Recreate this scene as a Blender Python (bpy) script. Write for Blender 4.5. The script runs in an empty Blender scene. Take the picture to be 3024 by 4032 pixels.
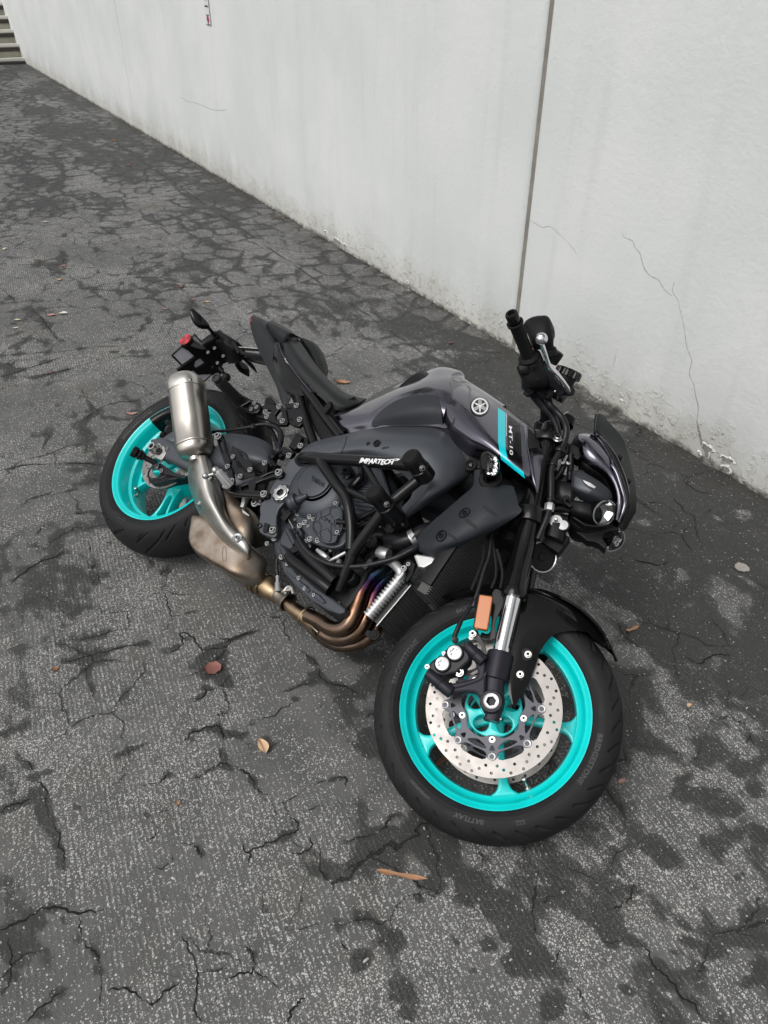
import bpy, bmesh, math, random
import numpy as np
from mathutils import Vector, Matrix
from mathutils.bvhtree import BVHTree

random.seed(7)
rng = np.random.default_rng(7)
PI = math.pi
scene = bpy.context.scene
COL = scene.collection

# ------------------------------------------------------------------ camera
# camera pose solved from the wheels (0.46 m rim flanges, 1.405 m wheelbase) and the wall joints
FPX = 2990.0            # focal length in pixels of the 3024 x 4032 photograph
CAMW = Matrix(((1.0, -0.0029, -0.0021), (0.0, 0.5914, -0.8064), (0.0036, 0.8064, 0.5914)))
CAM = Vector((0, 0, 1.6686))
cd = bpy.data.cameras.new('camera')
cam = bpy.data.objects.new('camera', cd)
COL.objects.link(cam)
cd.sensor_fit = 'VERTICAL'
cd.sensor_height = 36.0
cd.sensor_width = 27.0
cd.lens = 36.0 * FPX / 4032.0
cd.clip_start = 0.05
cd.clip_end = 400
cam.matrix_world = Matrix.Translation(CAM) @ CAMW.to_4x4()
scene.camera = cam

# ------------------------------------------------------------------ light: overcast noon
world = bpy.data.worlds.new('World')
scene.world = world
world.use_nodes = True
wn = world.node_tree.nodes
wl = world.node_tree.links
for n in list(wn):
    wn.remove(n)
SUN_EL, SUN_AZ = math.radians(54), math.radians(234)
sky = wn.new('ShaderNodeTexSky')
sky.sky_type = 'NISHITA'
sky.sun_disc = False
sky.sun_elevation = SUN_EL
sky.sun_rotation = SUN_AZ
sky.air_density = 1.0
sky.dust_density = 3.0
hs = wn.new('ShaderNodeHueSaturation')          # cloud cover: the blue is greyed all over
hs.inputs['Saturation'].default_value = 0.10
bg = wn.new('ShaderNodeBackground')
bg.inputs['Strength'].default_value = 0.14
wo = wn.new('ShaderNodeOutputWorld')
wl.new(sky.outputs[0], hs.inputs['Color'])
wtc = wn.new('ShaderNodeTexCoord')              # uneven overcast
wno = wn.new('ShaderNodeTexNoise')
wno.inputs['Scale'].default_value = 2.2
wno.inputs['Detail'].default_value = 5
wmr = wn.new('ShaderNodeMapRange')
wmr.inputs['From Min'].default_value = .35
wmr.inputs['From Max'].default_value = .65
wmr.inputs['To Min'].default_value = .75
wmr.inputs['To Max'].default_value = 1.25
wvm = wn.new('ShaderNodeVectorMath')
wvm.operation = 'SCALE'
wl.new(wtc.outputs['Generated'], wno.inputs['Vector'])
wl.new(wno.outputs['Fac'], wmr.inputs['Value'])
wl.new(hs.outputs[0], wvm.inputs[0])
wl.new(wmr.outputs['Result'], wvm.inputs['Scale'])
wl.new(wvm.outputs[0], bg.inputs['Color'])
wl.new(bg.outputs[0], wo.inputs['Surface'])
sl = bpy.data.lights.new('sun', 'SUN')
sl.energy = 1.15
sl.angle = math.radians(40)
sl.color = (1.0, 0.97, 0.93)
so = bpy.data.objects.new('sun', sl)
COL.objects.link(so)
dv = Vector((math.sin(SUN_AZ) * math.cos(SUN_EL), math.cos(SUN_AZ) * math.cos(SUN_EL), math.sin(SUN_EL)))
so.rotation_euler = dv.to_track_quat('Z', 'Y').to_euler()
so.location = dv * 20
scene.view_settings.view_transform = 'Standard'
scene.view_settings.look = 'None'
scene.view_settings.exposure = 0.12
scene.view_settings.gamma = 1.0
scene.view_settings.use_curve_mapping = False

# ------------------------------------------------------------------ survey helpers
CROPS = dict(T=(0, 0, 1.8228), A=(350, 1150, .6028), B=(900, 1150, .6028), C=(1700, 1150, .5425),
             G=(0, 2300, .9042), H=(1500, 2900, .9186), I=(0, 900, .6329), J=(2200, 1700, .6782), D=(950, 1700, .4822), E=(1400, 2150, .7233), Z=(1600, 2400, .4220), a=(600, 1150, .3014),
             b=(400, 1500, .3165), c=(800, 1700, .3014), d=(1700, 1400, .3165), e=(1950, 1200, .2486),
             g=(2100, 1600, .2939), h=(1000, 2150, .4219), S=(0, 0, 1.0))


def src(k, x, y):
    o = CROPS[k]
    return o[0] + x * o[2], o[1] + y * o[2]


def ray(px, py):
    return CAMW @ Vector(((px - 1512) / FPX, -(py - 2016) / FPX, -1.0))


# motorcycle frame: x forwards, y up through the bike, z to its right hand side; origin = rear axle
BR = Matrix(((0.6989, 0.6042, -0.3828), (-0.7151, 0.5799, -0.3904), (-0.0139, 0.5465, 0.8373)))
BO = Vector((-0.6962, 2.2174, 0.2164))
BIKE = Matrix.Translation(BO) @ BR.to_4x4()
BIKE_INV = BIKE.inverted()
RAKE = math.radians(24)
UAX = Vector((-math.sin(RAKE), math.cos(RAKE), 0))
FAX = Vector((1.405, -0.02, 0))
PIV = FAX - 0.029 * Vector((math.cos(RAKE), math.sin(RAKE), 0))
STM = Matrix.Rotation(0.2064, 3, UAX)
XH, YH, ZH = Vector((1, 0, 0)), Vector((0, 1, 0)), Vector((0, 0, 1))
ZF = STM @ ZH                       # lateral axis of the steered fork


def f2b(q):
    return PIV + STM @ (Vector(q) - PIV)


def ZP(z):
    return (Vector((0, 0, z)), ZH)


def FP(z):
    return (f2b((1.405, 0, z)), ZF)


def hit(plane, k, x, y):
    """sight line through a surveyed point met with a plane of the motorcycle (bike coordinates)"""
    o = BIKE_INV @ CAM
    d = BIKE_INV.to_3x3() @ ray(*src(k, x, y))
    t = (plane[0] - o).dot(plane[1]) / d.dot(plane[1])
    return o + d * t


def P(k, x, y, z):
    return hit(ZP(z), k, x, y)


def Q(k, x, y, z):
    return hit(FP(z), k, x, y)


def ground_pt(k, x, y, h=0.0):
    d = ray(*src(k, x, y))
    return CAM + d * ((h - CAM.z) / d.z)


# ------------------------------------------------------------------ mesh builders
def catmull(p, n, closed=False):
    p = [Vector(v) for v in p]
    if len(p) == 2 and not closed:
        return [p[0].lerp(p[1], i / n) for i in range(n + 1)]
    out = []
    m = len(p)
    rngk = range(m) if closed else range(m - 1)
    for i in rngk:
        if closed:
            a, b, c, d = p[(i - 1) % m], p[i], p[(i + 1) % m], p[(i + 2) % m]
        else:
            b, c = p[i], p[i + 1]
            a = p[i - 1] if i > 0 else b * 2 - c
            d = p[i + 2] if i + 2 < m else c * 2 - b
        for j in range(n):
            t = j / n
            out.append(0.5 * ((2 * b) + (c - a) * t + (2 * a - 5 * b + 4 * c - d) * t * t + (3 * b - a - 3 * c + d) * t ** 3))
    if not closed:
        out.append(p[-1])
    return out


class MB:
    def __init__(s):
        s.v = []
        s.f = []
        s.hard = False

    def add(s, v, f):
        o = len(s.v)
        s.v += [tuple(q) for q in v]
        s.f += [tuple(i + o for i in g) for g in f]
        return s

    def grid(s, rows, closed_u=False, closed_v=False):
        nr, nc = len(rows), len(rows[0])
        v = [q for r in rows for q in r]
        f = []
        for i in range(nr if closed_u else nr - 1):
            for j in range(nc if closed_v else nc - 1):
                i2, j2 = (i + 1) % nr, (j + 1) % nc
                f.append((i * nc + j, i * nc + j2, i2 * nc + j2, i2 * nc + j))
        return s.add(v, f)

    def ring_skin(s, rings, caps=True):
        n = len(rings[0])
        s.grid(rings, closed_v=True)
        if caps:
            o = len(s.v) - n * len(rings)
            s.f.append(tuple(o + i for i in range(n))[::-1])
            o2 = o + n * (len(rings) - 1)
            s.f.append(tuple(o2 + i for i in range(n)))
        return s

    def tube(s, pts, r, seg=12, n=6, caps=True, smooth=True):
        pts = [Vector(p) for p in pts]
        c = catmull(pts, n) if (smooth and len(pts) > 2) else pts
        m = len(c)
        if isinstance(r, (int, float)):
            rr = [r] * m
        else:
            rr = [float(np.interp(i * (len(r) - 1) / (m - 1), range(len(r)), r)) for i in range(m)]
        t0 = (c[1] - c[0]).normalized()
        nrm = t0.orthogonal().normalized()
        rings = []
        for i in range(m):
            t = (c[min(i + 1, m - 1)] - c[max(i - 1, 0)]).normalized()
            nrm = (nrm - t * nrm.dot(t)).normalized()
            b = t.cross(nrm)
            rings.append([c[i] + (nrm * math.cos(a) + b * math.sin(a)) * rr[i] for a in [2 * PI * k / seg for k in range(seg)]])
        return s.ring_skin(rings, caps)

    def lathe(s, prof, o=(0, 0, 0), ax=ZH, seg=48, closed=False, ph=0.0):
        """prof: (distance along axis, radius)"""
        o = Vector(o)
        ax = Vector(ax).normalized()
        u = ax.orthogonal().normalized()
        w = ax.cross(u)
        rings = []
        for (h, r) in prof:
            rings.append([o + ax * h + (u * math.cos(a) + w * math.sin(a)) * r for a in [ph + 2 * PI * k / seg for k in range(seg)]])
        return s.grid(rings, closed_u=closed, closed_v=True)

    def cyl(s, p0, p1, r0, r1=None, seg=24, bev=0.0):
        p0, p1 = Vector(p0), Vector(p1)
        r1 = r0 if r1 is None else r1
        L = (p1 - p0).length
        if bev:
            pr = [(0, 1e-5), (0, r0 - bev), (bev * .3, r0 - bev * .3), (bev, r0), (L - bev, r1), (L - bev * .3, r1 - bev * .3), (L, r1 - bev), (L, 1e-5)]
        else:
            pr = [(0, 1e-5), (0, r0), (0, r0), (L, r1), (L, r1), (L, 1e-5)]
        return s.lathe(pr, p0, p1 - p0, seg)

    def sphere(s, c, r, seg=16, sc=(1, 1, 1)):
        c = Vector(c)
        rows = []
        for i in range(seg // 2 + 1):
            th = PI * i / (seg // 2)
            rr = max(math.sin(th), 1e-4)
            rows.append([c + Vector((rr * math.cos(a) * r * sc[0], rr * math.sin(a) * r * sc[1], math.cos(th) * r * sc[2])) for a in [2 * PI * k / seg for k in range(seg)]])
        return s.grid(rows, closed_v=True)

    def box(s, c, sx, sy, sz, ax=None):
        c = Vector(c)
        ax = ax or (XH, YH, ZH)
        v = []
        for i in (-1, 1):
            for j in (-1, 1):
                for k in (-1, 1):
                    v.append(c + ax[0] * i * sx / 2 + ax[1] * j * sy / 2 + ax[2] * k * sz / 2)
        return s.add(v, [(0, 1, 3, 2), (4, 6, 7, 5), (0, 4, 5, 1), (2, 3, 7, 6), (0, 2, 6, 4), (1, 5, 7, 3)])

    def patch(s, rows, thick=0.003, k=5, mirror=False, close_c=False):
        """smooth shell through a net of points; mirror continues it over the centre line"""
        rows = [[Vector(q) for q in r] for r in rows]
        if mirror:
            rows = [r + [Vector((q.x, q.y, -q.z)) for q in (r[-2::-1] if abs(r[-1].z) < 1e-6 else r[::-1])] for r in rows]
        a = [catmull(r, k) for r in rows]
        cols = [catmull([r[j] for r in a], k) for j in range(len(a[0]))]
        g = [[cols[j][i] for j in range(len(cols))] for i in range(len(cols[0]))]
        nr, nc = len(g), len(g[0])
        nm = []
        for i in range(nr):
            row = []
            for j in range(nc):
                du = g[min(i + 1, nr - 1)][j] - g[max(i - 1, 0)][j]
                dw = g[i][min(j + 1, nc - 1)] - g[i][max(j - 1, 0)]
                n = du.cross(dw)
                row.append(n.normalized() if n.length > 1e-12 else Vector((0, 0, 1)))
            nm.append(row)
        # outward = towards the viewer side (+z of the bike)
        mid = nm[nr // 2][nc // 4 if mirror else nc // 2]
        sg = 1.0 if mid.z > 0 else -1.0
        inner = [[g[i][j] - nm[i][j] * sg * thick for j in range(nc)] for i in range(nr)]
        s.grid(g)
        s.grid(inner)
        o = len(s.v) - 2 * nr * nc
        m = nr * nc
        b = [(i, 0) for i in range(nr)] + [(nr - 1, j) for j in range(1, nc)] + [(i, nc - 1) for i in range(nr - 2, -1, -1)] + [(0, j) for j in range(nc - 2, 0, -1)]
        ids = [o + i * nc + j for i, j in b]
        for q in range(len(ids)):
            p, r = ids[q], ids[(q + 1) % len(ids)]
            s.f.append((p, r, r + m, p + m))
        return s

    def body(s, st, seg=20, k=4, e=2.0, caps=True):
        """st: (edge point, edge point, half depth[, exponent]) stations -> closed swept body"""
        cs, vs, hs_, es = [], [], [], []
        for t in st:
            a, b = Vector(t[0]), Vector(t[1])
            cs.append((a + b) / 2)
            vs.append((a - b) / 2)
            hs_.append(Vector((t[2], t[3] if len(t) > 3 else e, 0)))
        cs, vs, hs_ = catmull(cs, k), catmull(vs, k), catmull(hs_, k)
        rings = []
        m = len(cs)
        for i in range(m):
            t = (cs[min(i + 1, m - 1)] - cs[max(i - 1, 0)]).normalized()
            w = t.cross(vs[i])
            w = w.normalized() if w.length > 1e-9 else ZH
            ex = 2.0 / hs_[i].y
            ring = []
            for q in range(seg):
                a = 2 * PI * (q + .5) / seg
                ca, sa = math.cos(a), math.sin(a)
                ring.append(cs[i] + vs[i] * (math.copysign(abs(ca) ** ex, ca)) + w * hs_[i].x * math.copysign(abs(sa) ** ex, sa))
            rings.append(ring)
        return s.ring_skin(rings, caps)

    def build(s, name, mat, parent=None, label=None, bevel=0.0, ang=35, flat=False, cat=None, group=None, kind=None):
        me = bpy.data.meshes.new(name)
        me.from_pydata(s.v, [], s.f)
        bm = bmesh.new()
        bm.from_mesh(me)
        bmesh.ops.remove_doubles(bm, verts=bm.verts, dist=1e-6)
        if bevel:
            es = [e for e in bm.edges if len(e.link_faces) == 2 and e.calc_face_angle(0) > math.radians(30)]
            bmesh.ops.bevel(bm, geom=es, offset=bevel, segments=2, affect='EDGES', profile=.6, clamp_overlap=True)
        bmesh.ops.recalc_face_normals(bm, faces=bm.faces)
        bm.to_mesh(me)
        bm.free()
        if not flat:
            me.polygons.foreach_set('use_smooth', [True] * len(me.polygons))
            me.set_sharp_from_angle(angle=math.radians(min(ang, 18) if s.hard else ang))
        me.materials.append(mat)
        o = bpy.data.objects.new(name, me)
        COL.objects.link(o)
        o.parent = parent
        tag(o, label, cat, group, kind)
        return o


def tag(o, label=None, cat=None, group=None, kind=None):
    if label:
        o['label'] = label
    if cat:
        o['category'] = cat
    if group:
        o['group'] = group
    if kind:
        o['kind'] = kind
    return o


def empty(name, mw=None, parent=None):
    o = bpy.data.objects.new(name, None)
    COL.objects.link(o)
    o.empty_display_size = 0.1
    if parent:
        o.parent = parent
    if mw is not None:
        o.matrix_world = mw
    return o


def curve_mesh(loops, t, bevel=0.0, smooth=None):
    """filled 2D outline with holes, thickness t -> (verts, faces) with z in 0..-t"""
    cu = bpy.data.curves.new('tmp', 'CURVE')
    cu.dimensions = '2D'
    cu.fill_mode = 'BOTH'
    cu.extrude = max(t / 2 - bevel, 0)
    cu.bevel_depth = bevel
    cu.bevel_resolution = 1
    cu.offset = -bevel
    for lp in loops:
        sp = cu.splines.new('POLY')
        sp.points.add(len(lp) - 1)
        for i, q in enumerate(lp):
            sp.points[i].co = (q[0], q[1], 0, 1)
        sp.use_cyclic_u = True
    ob = bpy.data.objects.new('tmp', cu)
    COL.objects.link(ob)
    dg = bpy.context.evaluated_depsgraph_get()
    me = bpy.data.meshes.new_from_object(ob.evaluated_get(dg))
    v = [Vector((q.co.x, q.co.y, q.co.z - t / 2)) for q in me.vertices]
    f = [tuple(p.vertices) for p in me.polygons]
    bpy.data.objects.remove(ob)
    bpy.data.curves.remove(cu)
    bpy.data.meshes.remove(me)
    return v, f


def circle2(c, r, n=20, ph=0.0):
    return [(c[0] + r * math.cos(ph + 2 * PI * i / n), c[1] + r * math.sin(ph + 2 * PI * i / n)) for i in range(n)]


def round_loop(pts, n=4):
    v = catmull([Vector((p[0], p[1], 0)) for p in pts], n, closed=True)
    return [(q.x, q.y) for q in v]


def plate(mb, plane, loops, t=0.006, bevel=0.0015, smooth=True):
    """loops: surveyed outlines [(crop, x, y) ...] or ('round', crop, x, y, metres) holes; smooth: list or bool"""
    mb.hard = True
    p0, n = plane
    n = Vector(n).normalized()
    e1 = (XH - n * XH.dot(n))
    if e1.length < .1:
        e1 = ZH - n * ZH.dot(n)
    e1.normalize()
    e2 = n.cross(e1)
    L = []
    for i, lp in enumerate(loops):
        if lp[0] == 'round':
            q = hit(plane, *lp[1:4]) - p0
            L.append(circle2((q.dot(e1), q.dot(e2)), lp[4]))
            continue
        k = lp[0]
        pts = []
        for (x, y) in lp[1:]:
            q = hit(plane, k, x, y) - p0
            pts.append((q.dot(e1), q.dot(e2)))
        sm = smooth if isinstance(smooth, bool) else smooth[i]
        L.append(round_loop(pts) if sm else pts)
    v, f = curve_mesh(L, t, bevel)
    mb.add([p0 + e1 * q.x + e2 * q.y + n * q.z for q in v], f)
    return mb


def text_mesh(body, size=1.0, shear=0.0, bold=0.0, space=1.0):
    cu = bpy.data.curves.new('tmp', 'FONT')
    cu.body = body
    cu.size = size
    cu.shear = shear
    cu.offset = bold
    cu.space_character = space
    cu.resolution_u = 2
    ob = bpy.data.objects.new('tmp', cu)
    COL.objects.link(ob)
    dg = bpy.context.evaluated_depsgraph_get()
    me = bpy.data.meshes.new_from_object(ob.evaluated_get(dg))
    v = [Vector(q.co) for q in me.vertices]
    f = [tuple(p.vertices) for p in me.polygons]
    bpy.data.objects.remove(ob)
    bpy.data.curves.remove(cu)
    bpy.data.meshes.remove(me)
    return v, f


def refine(v, f, L):
    bm = bmesh.new()
    vs = [bm.verts.new(q) for q in v]
    for g in f:
        try:
            bm.faces.new([vs[i] for i in g])
        except ValueError:
            pass
    bmesh.ops.triangulate(bm, faces=bm.faces)
    for _ in range(5):
        es = [e for e in bm.edges if e.calc_length() > L]
        if not es:
            break
        bmesh.ops.subdivide_edges(bm, edges=es, cuts=1)
        bmesh.ops.triangulate(bm, faces=[q for q in bm.faces if len(q.verts) > 3])
    bm.verts.index_update()
    v = [q.co.copy() for q in bm.verts]
    f = [tuple(q.index for q in g.verts) for g in bm.faces]
    bm.free()
    return v, f


def bvh_of(o):
    me = o.data
    return BVHTree.FromPolygons([v.co.copy() for v in me.vertices], [tuple(p.vertices) for p in me.polygons])


def decal(mb, target, k, v, f, off=0.0008, fallback=None):
    """a thin skin of paint laid on a surface: 2D outline in survey coordinates dropped on to the target"""
    bv = target if isinstance(target, BVHTree) else bvh_of(target)
    o = BIKE_INV @ CAM
    out, ok = [], []
    for q in v:
        d = (BIKE_INV.to_3x3() @ ray(*src(k, q[0], q[1]))).normalized()
        h, n, _, _ = bv.ray_cast(o, d)
        if h is None:
            h, n, _, _ = bv.find_nearest(o + d * (BIKE_INV @ BO - o).length)
            ok.append(False)
        else:
            ok.append(True)
        if n.dot(d) > 0:
            n = -n
        out.append(h + n * off)
    mb.add(out, [g for g in f if all(ok[i] for i in g)])
    return mb


def loop_fill(loops):
    v, f = curve_mesh([[(p[0], p[1]) for p in lp] for lp in loops], 0.0)
    return v, f


# ------------------------------------------------------------------ materials
def mat(name, base, rough=.5, metal=0.0, coat=0.0, spec=.5, noise=0.0, nscale=60, bump=0.0, bscale=400, rvar=0.0, coat_r=.04, trans=0.0, ior=1.5, emit=None):
    m = bpy.data.materials.new(name)
    m.use_nodes = True
    nt = m.node_tree
    b = nt.nodes['Principled BSDF']
    b.inputs['Base Color'].default_value = (*base, 1)
    b.inputs['Roughness'].default_value = rough
    b.inputs['Metallic'].default_value = metal
    b.inputs['Coat Weight'].default_value = coat
    b.inputs['Coat Roughness'].default_value = coat_r
    b.inputs['Specular IOR Level'].default_value = spec
    b.inputs['Transmission Weight'].default_value = trans
    b.inputs['IOR'].default_value = ior
    tc = nt.nodes.new('ShaderNodeTexCoord')
    if noise or rvar:
        n = nt.nodes.new('ShaderNodeTexNoise')
        n.inputs['Scale'].default_value = nscale
        n.inputs['Detail'].default_value = 6
        nt.links.new(tc.outputs['Object'], n.inputs['Vector'])
        if noise:
            mx = nt.nodes.new('ShaderNodeMix')
            mx.data_type = 'RGBA'
            mx.inputs['A'].default_value = (*[c * (1 - noise) for c in base], 1)
            mx.inputs['B'].default_value = (*[min(1, c * (1 + noise)) for c in base], 1)
            nt.links.new(n.outputs['Fac'], mx.inputs['Factor'])
            nt.links.new(mx.outputs['Result'], b.inputs['Base Color'])
        if rvar:
            mr = nt.nodes.new('ShaderNodeMapRange')
            mr.inputs['From Min'].default_value = .3
            mr.inputs['From Max'].default_value = .7
            mr.inputs['To Min'].default_value = max(rough - rvar, .02)
            mr.inputs['To Max'].default_value = rough + rvar
            nt.links.new(n.outputs['Fac'], mr.inputs['Value'])
            nt.links.new(mr.outputs['Result'], b.inputs['Roughness'])
    if bump:
        n2 = nt.nodes.new('ShaderNodeTexNoise')
        n2.inputs['Scale'].default_value = bscale
        n2.inputs['Detail'].default_value = 3
        nt.links.new(tc.outputs['Object'], n2.inputs['Vector'])
        bp = nt.nodes.new('ShaderNodeBump')
        bp.inputs['Strength'].default_value = bump
        bp.inputs['Distance'].default_value = .001
        nt.links.new(n2.outputs['Fac'], bp.inputs['Height'])
        nt.links.new(bp.outputs['Normal'], b.inputs['Normal'])
    return m


M = {}
M['cyan'] = mat('cyan_wheel_paint', (0.0, .68, .66), .36, coat=.45, coat_r=.12, noise=.18, nscale=13, bump=.08, bscale=500)
M['cyan_decal'] = mat('cyan_decal', (0.0, .60, .68), .3, coat=.5)
M['tyre'] = mat('tyre_rubber', (.014, .014, .015), .62, noise=.5, nscale=26, bump=.3, bscale=700, rvar=.1, spec=.22)
M['tyre_text'] = mat('tyre_lettering', (.027, .027, .028), .5, spec=.4)
M['plastic'] = mat('black_plastic', (.009, .009, .010), .42, bump=.12, bscale=900, rvar=.08, spec=.16)
M['plastic_g'] = mat('grey_textured_plastic', (.026, .029, .034), .5, bump=.2, bscale=1200, rvar=.07, noise=.12, spec=.22)
M['rubber'] = mat('soft_rubber', (.009, .009, .009), .6, bump=.2, spec=.16)
M['black_metal'] = mat('black_powder_coat', (.006, .006, .007), .30, bump=.05, bscale=900, spec=.14, coat=.35, coat_r=.10)
M['frame'] = mat('grey_frame_paint', (.068, .074, .085), .42, metal=.35, noise=.10, nscale=12, bump=.1, bscale=1300, spec=.4)
M['engine'] = mat('dark_engine_paint', (.046, .051, .060), .42, metal=.35, noise=.15, nscale=30, bump=.15, bscale=900, spec=.4)
M['engine_dark'] = mat('shaded_engine_casting', (.008, .009, .010), .5, noise=.3, nscale=40, bump=.3, bscale=500, spec=.25)  # near-black: the deep shade between engine parts is put into this colour
M['fork_grey'] = mat('anodised_fork_foot', (.024, .023, .030), .42, metal=.4, noise=.1, bump=.08, bscale=900, spec=.22)
M['gloss'] = mat('dark_gloss_paint', (.125, .118, .146), .17, metal=1.0, coat=.8, coat_r=.015)
M['gloss_black'] = mat('gloss_black', (.005, .005, .005), .09, coat=.25, spec=.18)
M['titan'] = mat('brushed_silencer', (.46, .43, .39), .34, metal=1.0, noise=.08, nscale=20, rvar=.05)
M['alu'] = mat('satin_aluminium', (.56, .54, .50), .34, metal=1.0, noise=.05, nscale=30, rvar=.06, bump=.04, bscale=900)
M['steel'] = mat('bright_steel', (.50, .50, .49), .26, metal=1.0, rvar=.08, nscale=200)
M['chrome'] = mat('chrome', (.74, .74, .76), .05, metal=1.0)
M['disc'] = mat('disc_steel', (.285, .268, .255), .40, metal=.85, noise=.28, nscale=30, rvar=.10)
M['dark_alu'] = mat('grey_anodised', (.075, .075, .088), .4, metal=.5, noise=.08)
M['hole'] = mat('dark_recess', (.004, .004, .004), .7)
M['tail'] = mat('tail_plastic', (.017, .019, .021), .5, bump=.2, bscale=1200, spec=.2)
M['seat'] = mat('seat_vinyl', (.013, .014, .015), .52, spec=.3, bump=.35, bscale=1600, noise=.1, nscale=20)
M['red'] = mat('red_reflector', (.55, .012, .02), .18, coat=.6)
M['red2'] = mat('dark_red_reflector', (.22, .01, .014), .2, coat=.6)
M['amber'] = mat('amber_reflector', (.48, .13, .012), .3, coat=.5, noise=.3, nscale=900)
M['white'] = mat('white_print', (.78, .78, .78), .4)
M['plate_back'] = mat('plate_back_metal', (.80, .78, .84), .5, noise=.10, nscale=30)
M['screen'] = mat('dark_tinted_screen', (.009, .013, .012), .45, spec=.06)
M['lens'] = mat('clear_lens', (.93, .95, .94), .02, trans=1.0, ior=1.12)
M['reflect'] = mat('lamp_reflector', (.66, .66, .66), .26, metal=1.0)
M['caliper'] = mat('caliper_black', (.010, .010, .013), .36, bump=.1, spec=.3)
M['piston'] = mat('silver_cap', (.62, .62, .62), .42, metal=.5)
M['core'] = mat('radiator_core', (.150, .148, .145), .5, metal=.4, spec=.3)
M['core_mid'] = mat('core_grey', (.070, .069, .067), .55, spec=.3)
M['core_dark'] = mat('core_black', (.020, .020, .020), .6, spec=.2)  # darkest tone of the core
M['peg_rubber'] = mat('peg_rubber', (.020, .020, .021), .45, spec=.4)
M['rubber_hose'] = mat('rubber_hose', (.008, .008, .010), .36, rvar=.1, spec=.32)
M['fin'] = mat('bare_alloy', (.50, .50, .50), .45, metal=.8, noise=.1)


def heat_mat(name, stops, axis, lo, hi, rough, metal=1.0):
    """metal whose oxide colour changes along the part"""
    m = mat(name, (.3, .2, .1), rough, metal=metal)
    nt = m.node_tree
    b = nt.nodes['Principled BSDF']
    tc = nt.nodes.new('ShaderNodeTexCoord')
    sp = nt.nodes.new('ShaderNodeSeparateXYZ')
    n = nt.nodes.new('ShaderNodeTexNoise')
    n.inputs['Scale'].default_value = 22
    n.inputs['Detail'].default_value = 7
    nt.links.new(tc.outputs['Object'], sp.inputs[0])
    nt.links.new(tc.outputs['Object'], n.inputs['Vector'])
    mr = nt.nodes.new('ShaderNodeMapRange')
    mr.inputs['From Min'].default_value = lo
    mr.inputs['From Max'].default_value = hi
    nt.links.new(sp.outputs[axis], mr.inputs['Value'])
    ad = nt.nodes.new('ShaderNodeMath')
    ad.operation = 'MULTIPLY_ADD'
    ad.inputs[1].default_value = .30
    nt.links.new(n.outputs['Fac'], ad.inputs[0])
    sb = nt.nodes.new('ShaderNodeMath')
    sb.operation = 'SUBTRACT'
    sb.inputs[1].default_value = .15
    nt.links.new(mr.outputs['Result'], sb.inputs[0])
    nt.links.new(sb.outputs[0], ad.inputs[2])
    cr = nt.nodes.new('ShaderNodeValToRGB')
    el = cr.color_ramp.elements
    el[0].position, el[0].color = stops[0][0], (*stops[0][1], 1)
    el[1].position, el[1].color = stops[-1][0], (*stops[-1][1], 1)
    for p, c in stops[1:-1]:
        q = el.new(p)
        q.color = (*c, 1)
    nt.links.new(ad.outputs[0], cr.inputs['Fac'])
    nt.links.new(cr.outputs['Color'], b.inputs['Base Color'])
    mr2 = nt.nodes.new('ShaderNodeMapRange')
    mr2.inputs['From Min'].default_value = .35
    mr2.inputs['From Max'].default_value = .65
    mr2.inputs['To Min'].default_value = rough - .08
    mr2.inputs['To Max'].default_value = rough + .12
    nt.links.new(n.outputs['Fac'], mr2.inputs['Value'])
    nt.links.new(mr2.outputs['Result'], b.inputs['Roughness'])
    return m


M['header'] = heat_mat('heat_tinted_header', [(0, (.17, .12, .09)), (.25, (.24, .15, .095)), (.50, (.22, .11, .07)), (.66, (.22, .07, .12)), (.78, (.16, .10, .34)), (.9, (.14, .32, .50)), (1, (.3, .34, .36))], 1, -.10, .11, .26)
M['cat'] = heat_mat('weathered_steel', [(0, (.10, .085, .07)), (.3, (.155, .135, .11)), (.5, (.23, .205, .17)), (.62, (.34, .31, .26)), (.72, (.20, .15, .11)), (.85, (.38, .34, .30)), (1, (.17, .13, .10))], 2, -.10, .20, .46)
M['collector'] = heat_mat('bronzed_collector', [(0, (.15, .11, .08)), (.5, (.27, .20, .14)), (1, (.46, .34, .20))], 2, -.06, .09, .36)

# ================================================================== THE MOTORCYCLE
bike = empty('motorcycle', BIKE)
tag(bike, 'black and dark grey naked sports motorcycle with turquoise wheels lying on its left side', 'motorcycle')


def mkbolt(name, m, hexhead=False):
    mb = MB()
    mb.lathe([(0, 1.0), (.18, 1.0), (.25, .93), (.25, .74), (.72, .70), (.80, .62), (.80, .40)], seg=6 if False else 20)
    n1 = len(mb.f)
    mb.lathe([(.80, .40), (.35, .38), (.35, .001)], seg=6)
    me = bpy.data.meshes.new(name)
    me.from_pydata(mb.v, [], mb.f)
    me.materials.append(m)
    me.materials.append(M['hole'])
    for i, p in enumerate(me.polygons):
        p.use_smooth = i < n1
        p.material_index = 0 if i < n1 else 1
    me.set_sharp_from_angle(angle=math.radians(35))
    return me


BOLT = {'steel': mkbolt('bolt', M['steel']), 'dark': mkbolt('dark_bolt', M['plastic']), 'piston': None}


def bolt(pos, r=.008, n=ZH, kind='steel', parent=None, name='bolt'):
    o = bpy.data.objects.new(name, BOLT[kind])
    COL.objects.link(o)
    o.parent = parent or bike
    n = Vector(n).normalized()
    o.matrix_local = Matrix.Translation(pos) @ n.to_track_quat('Z', 'X').to_matrix().to_4x4() @ Matrix.Scale(r, 4)
    return o


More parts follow.
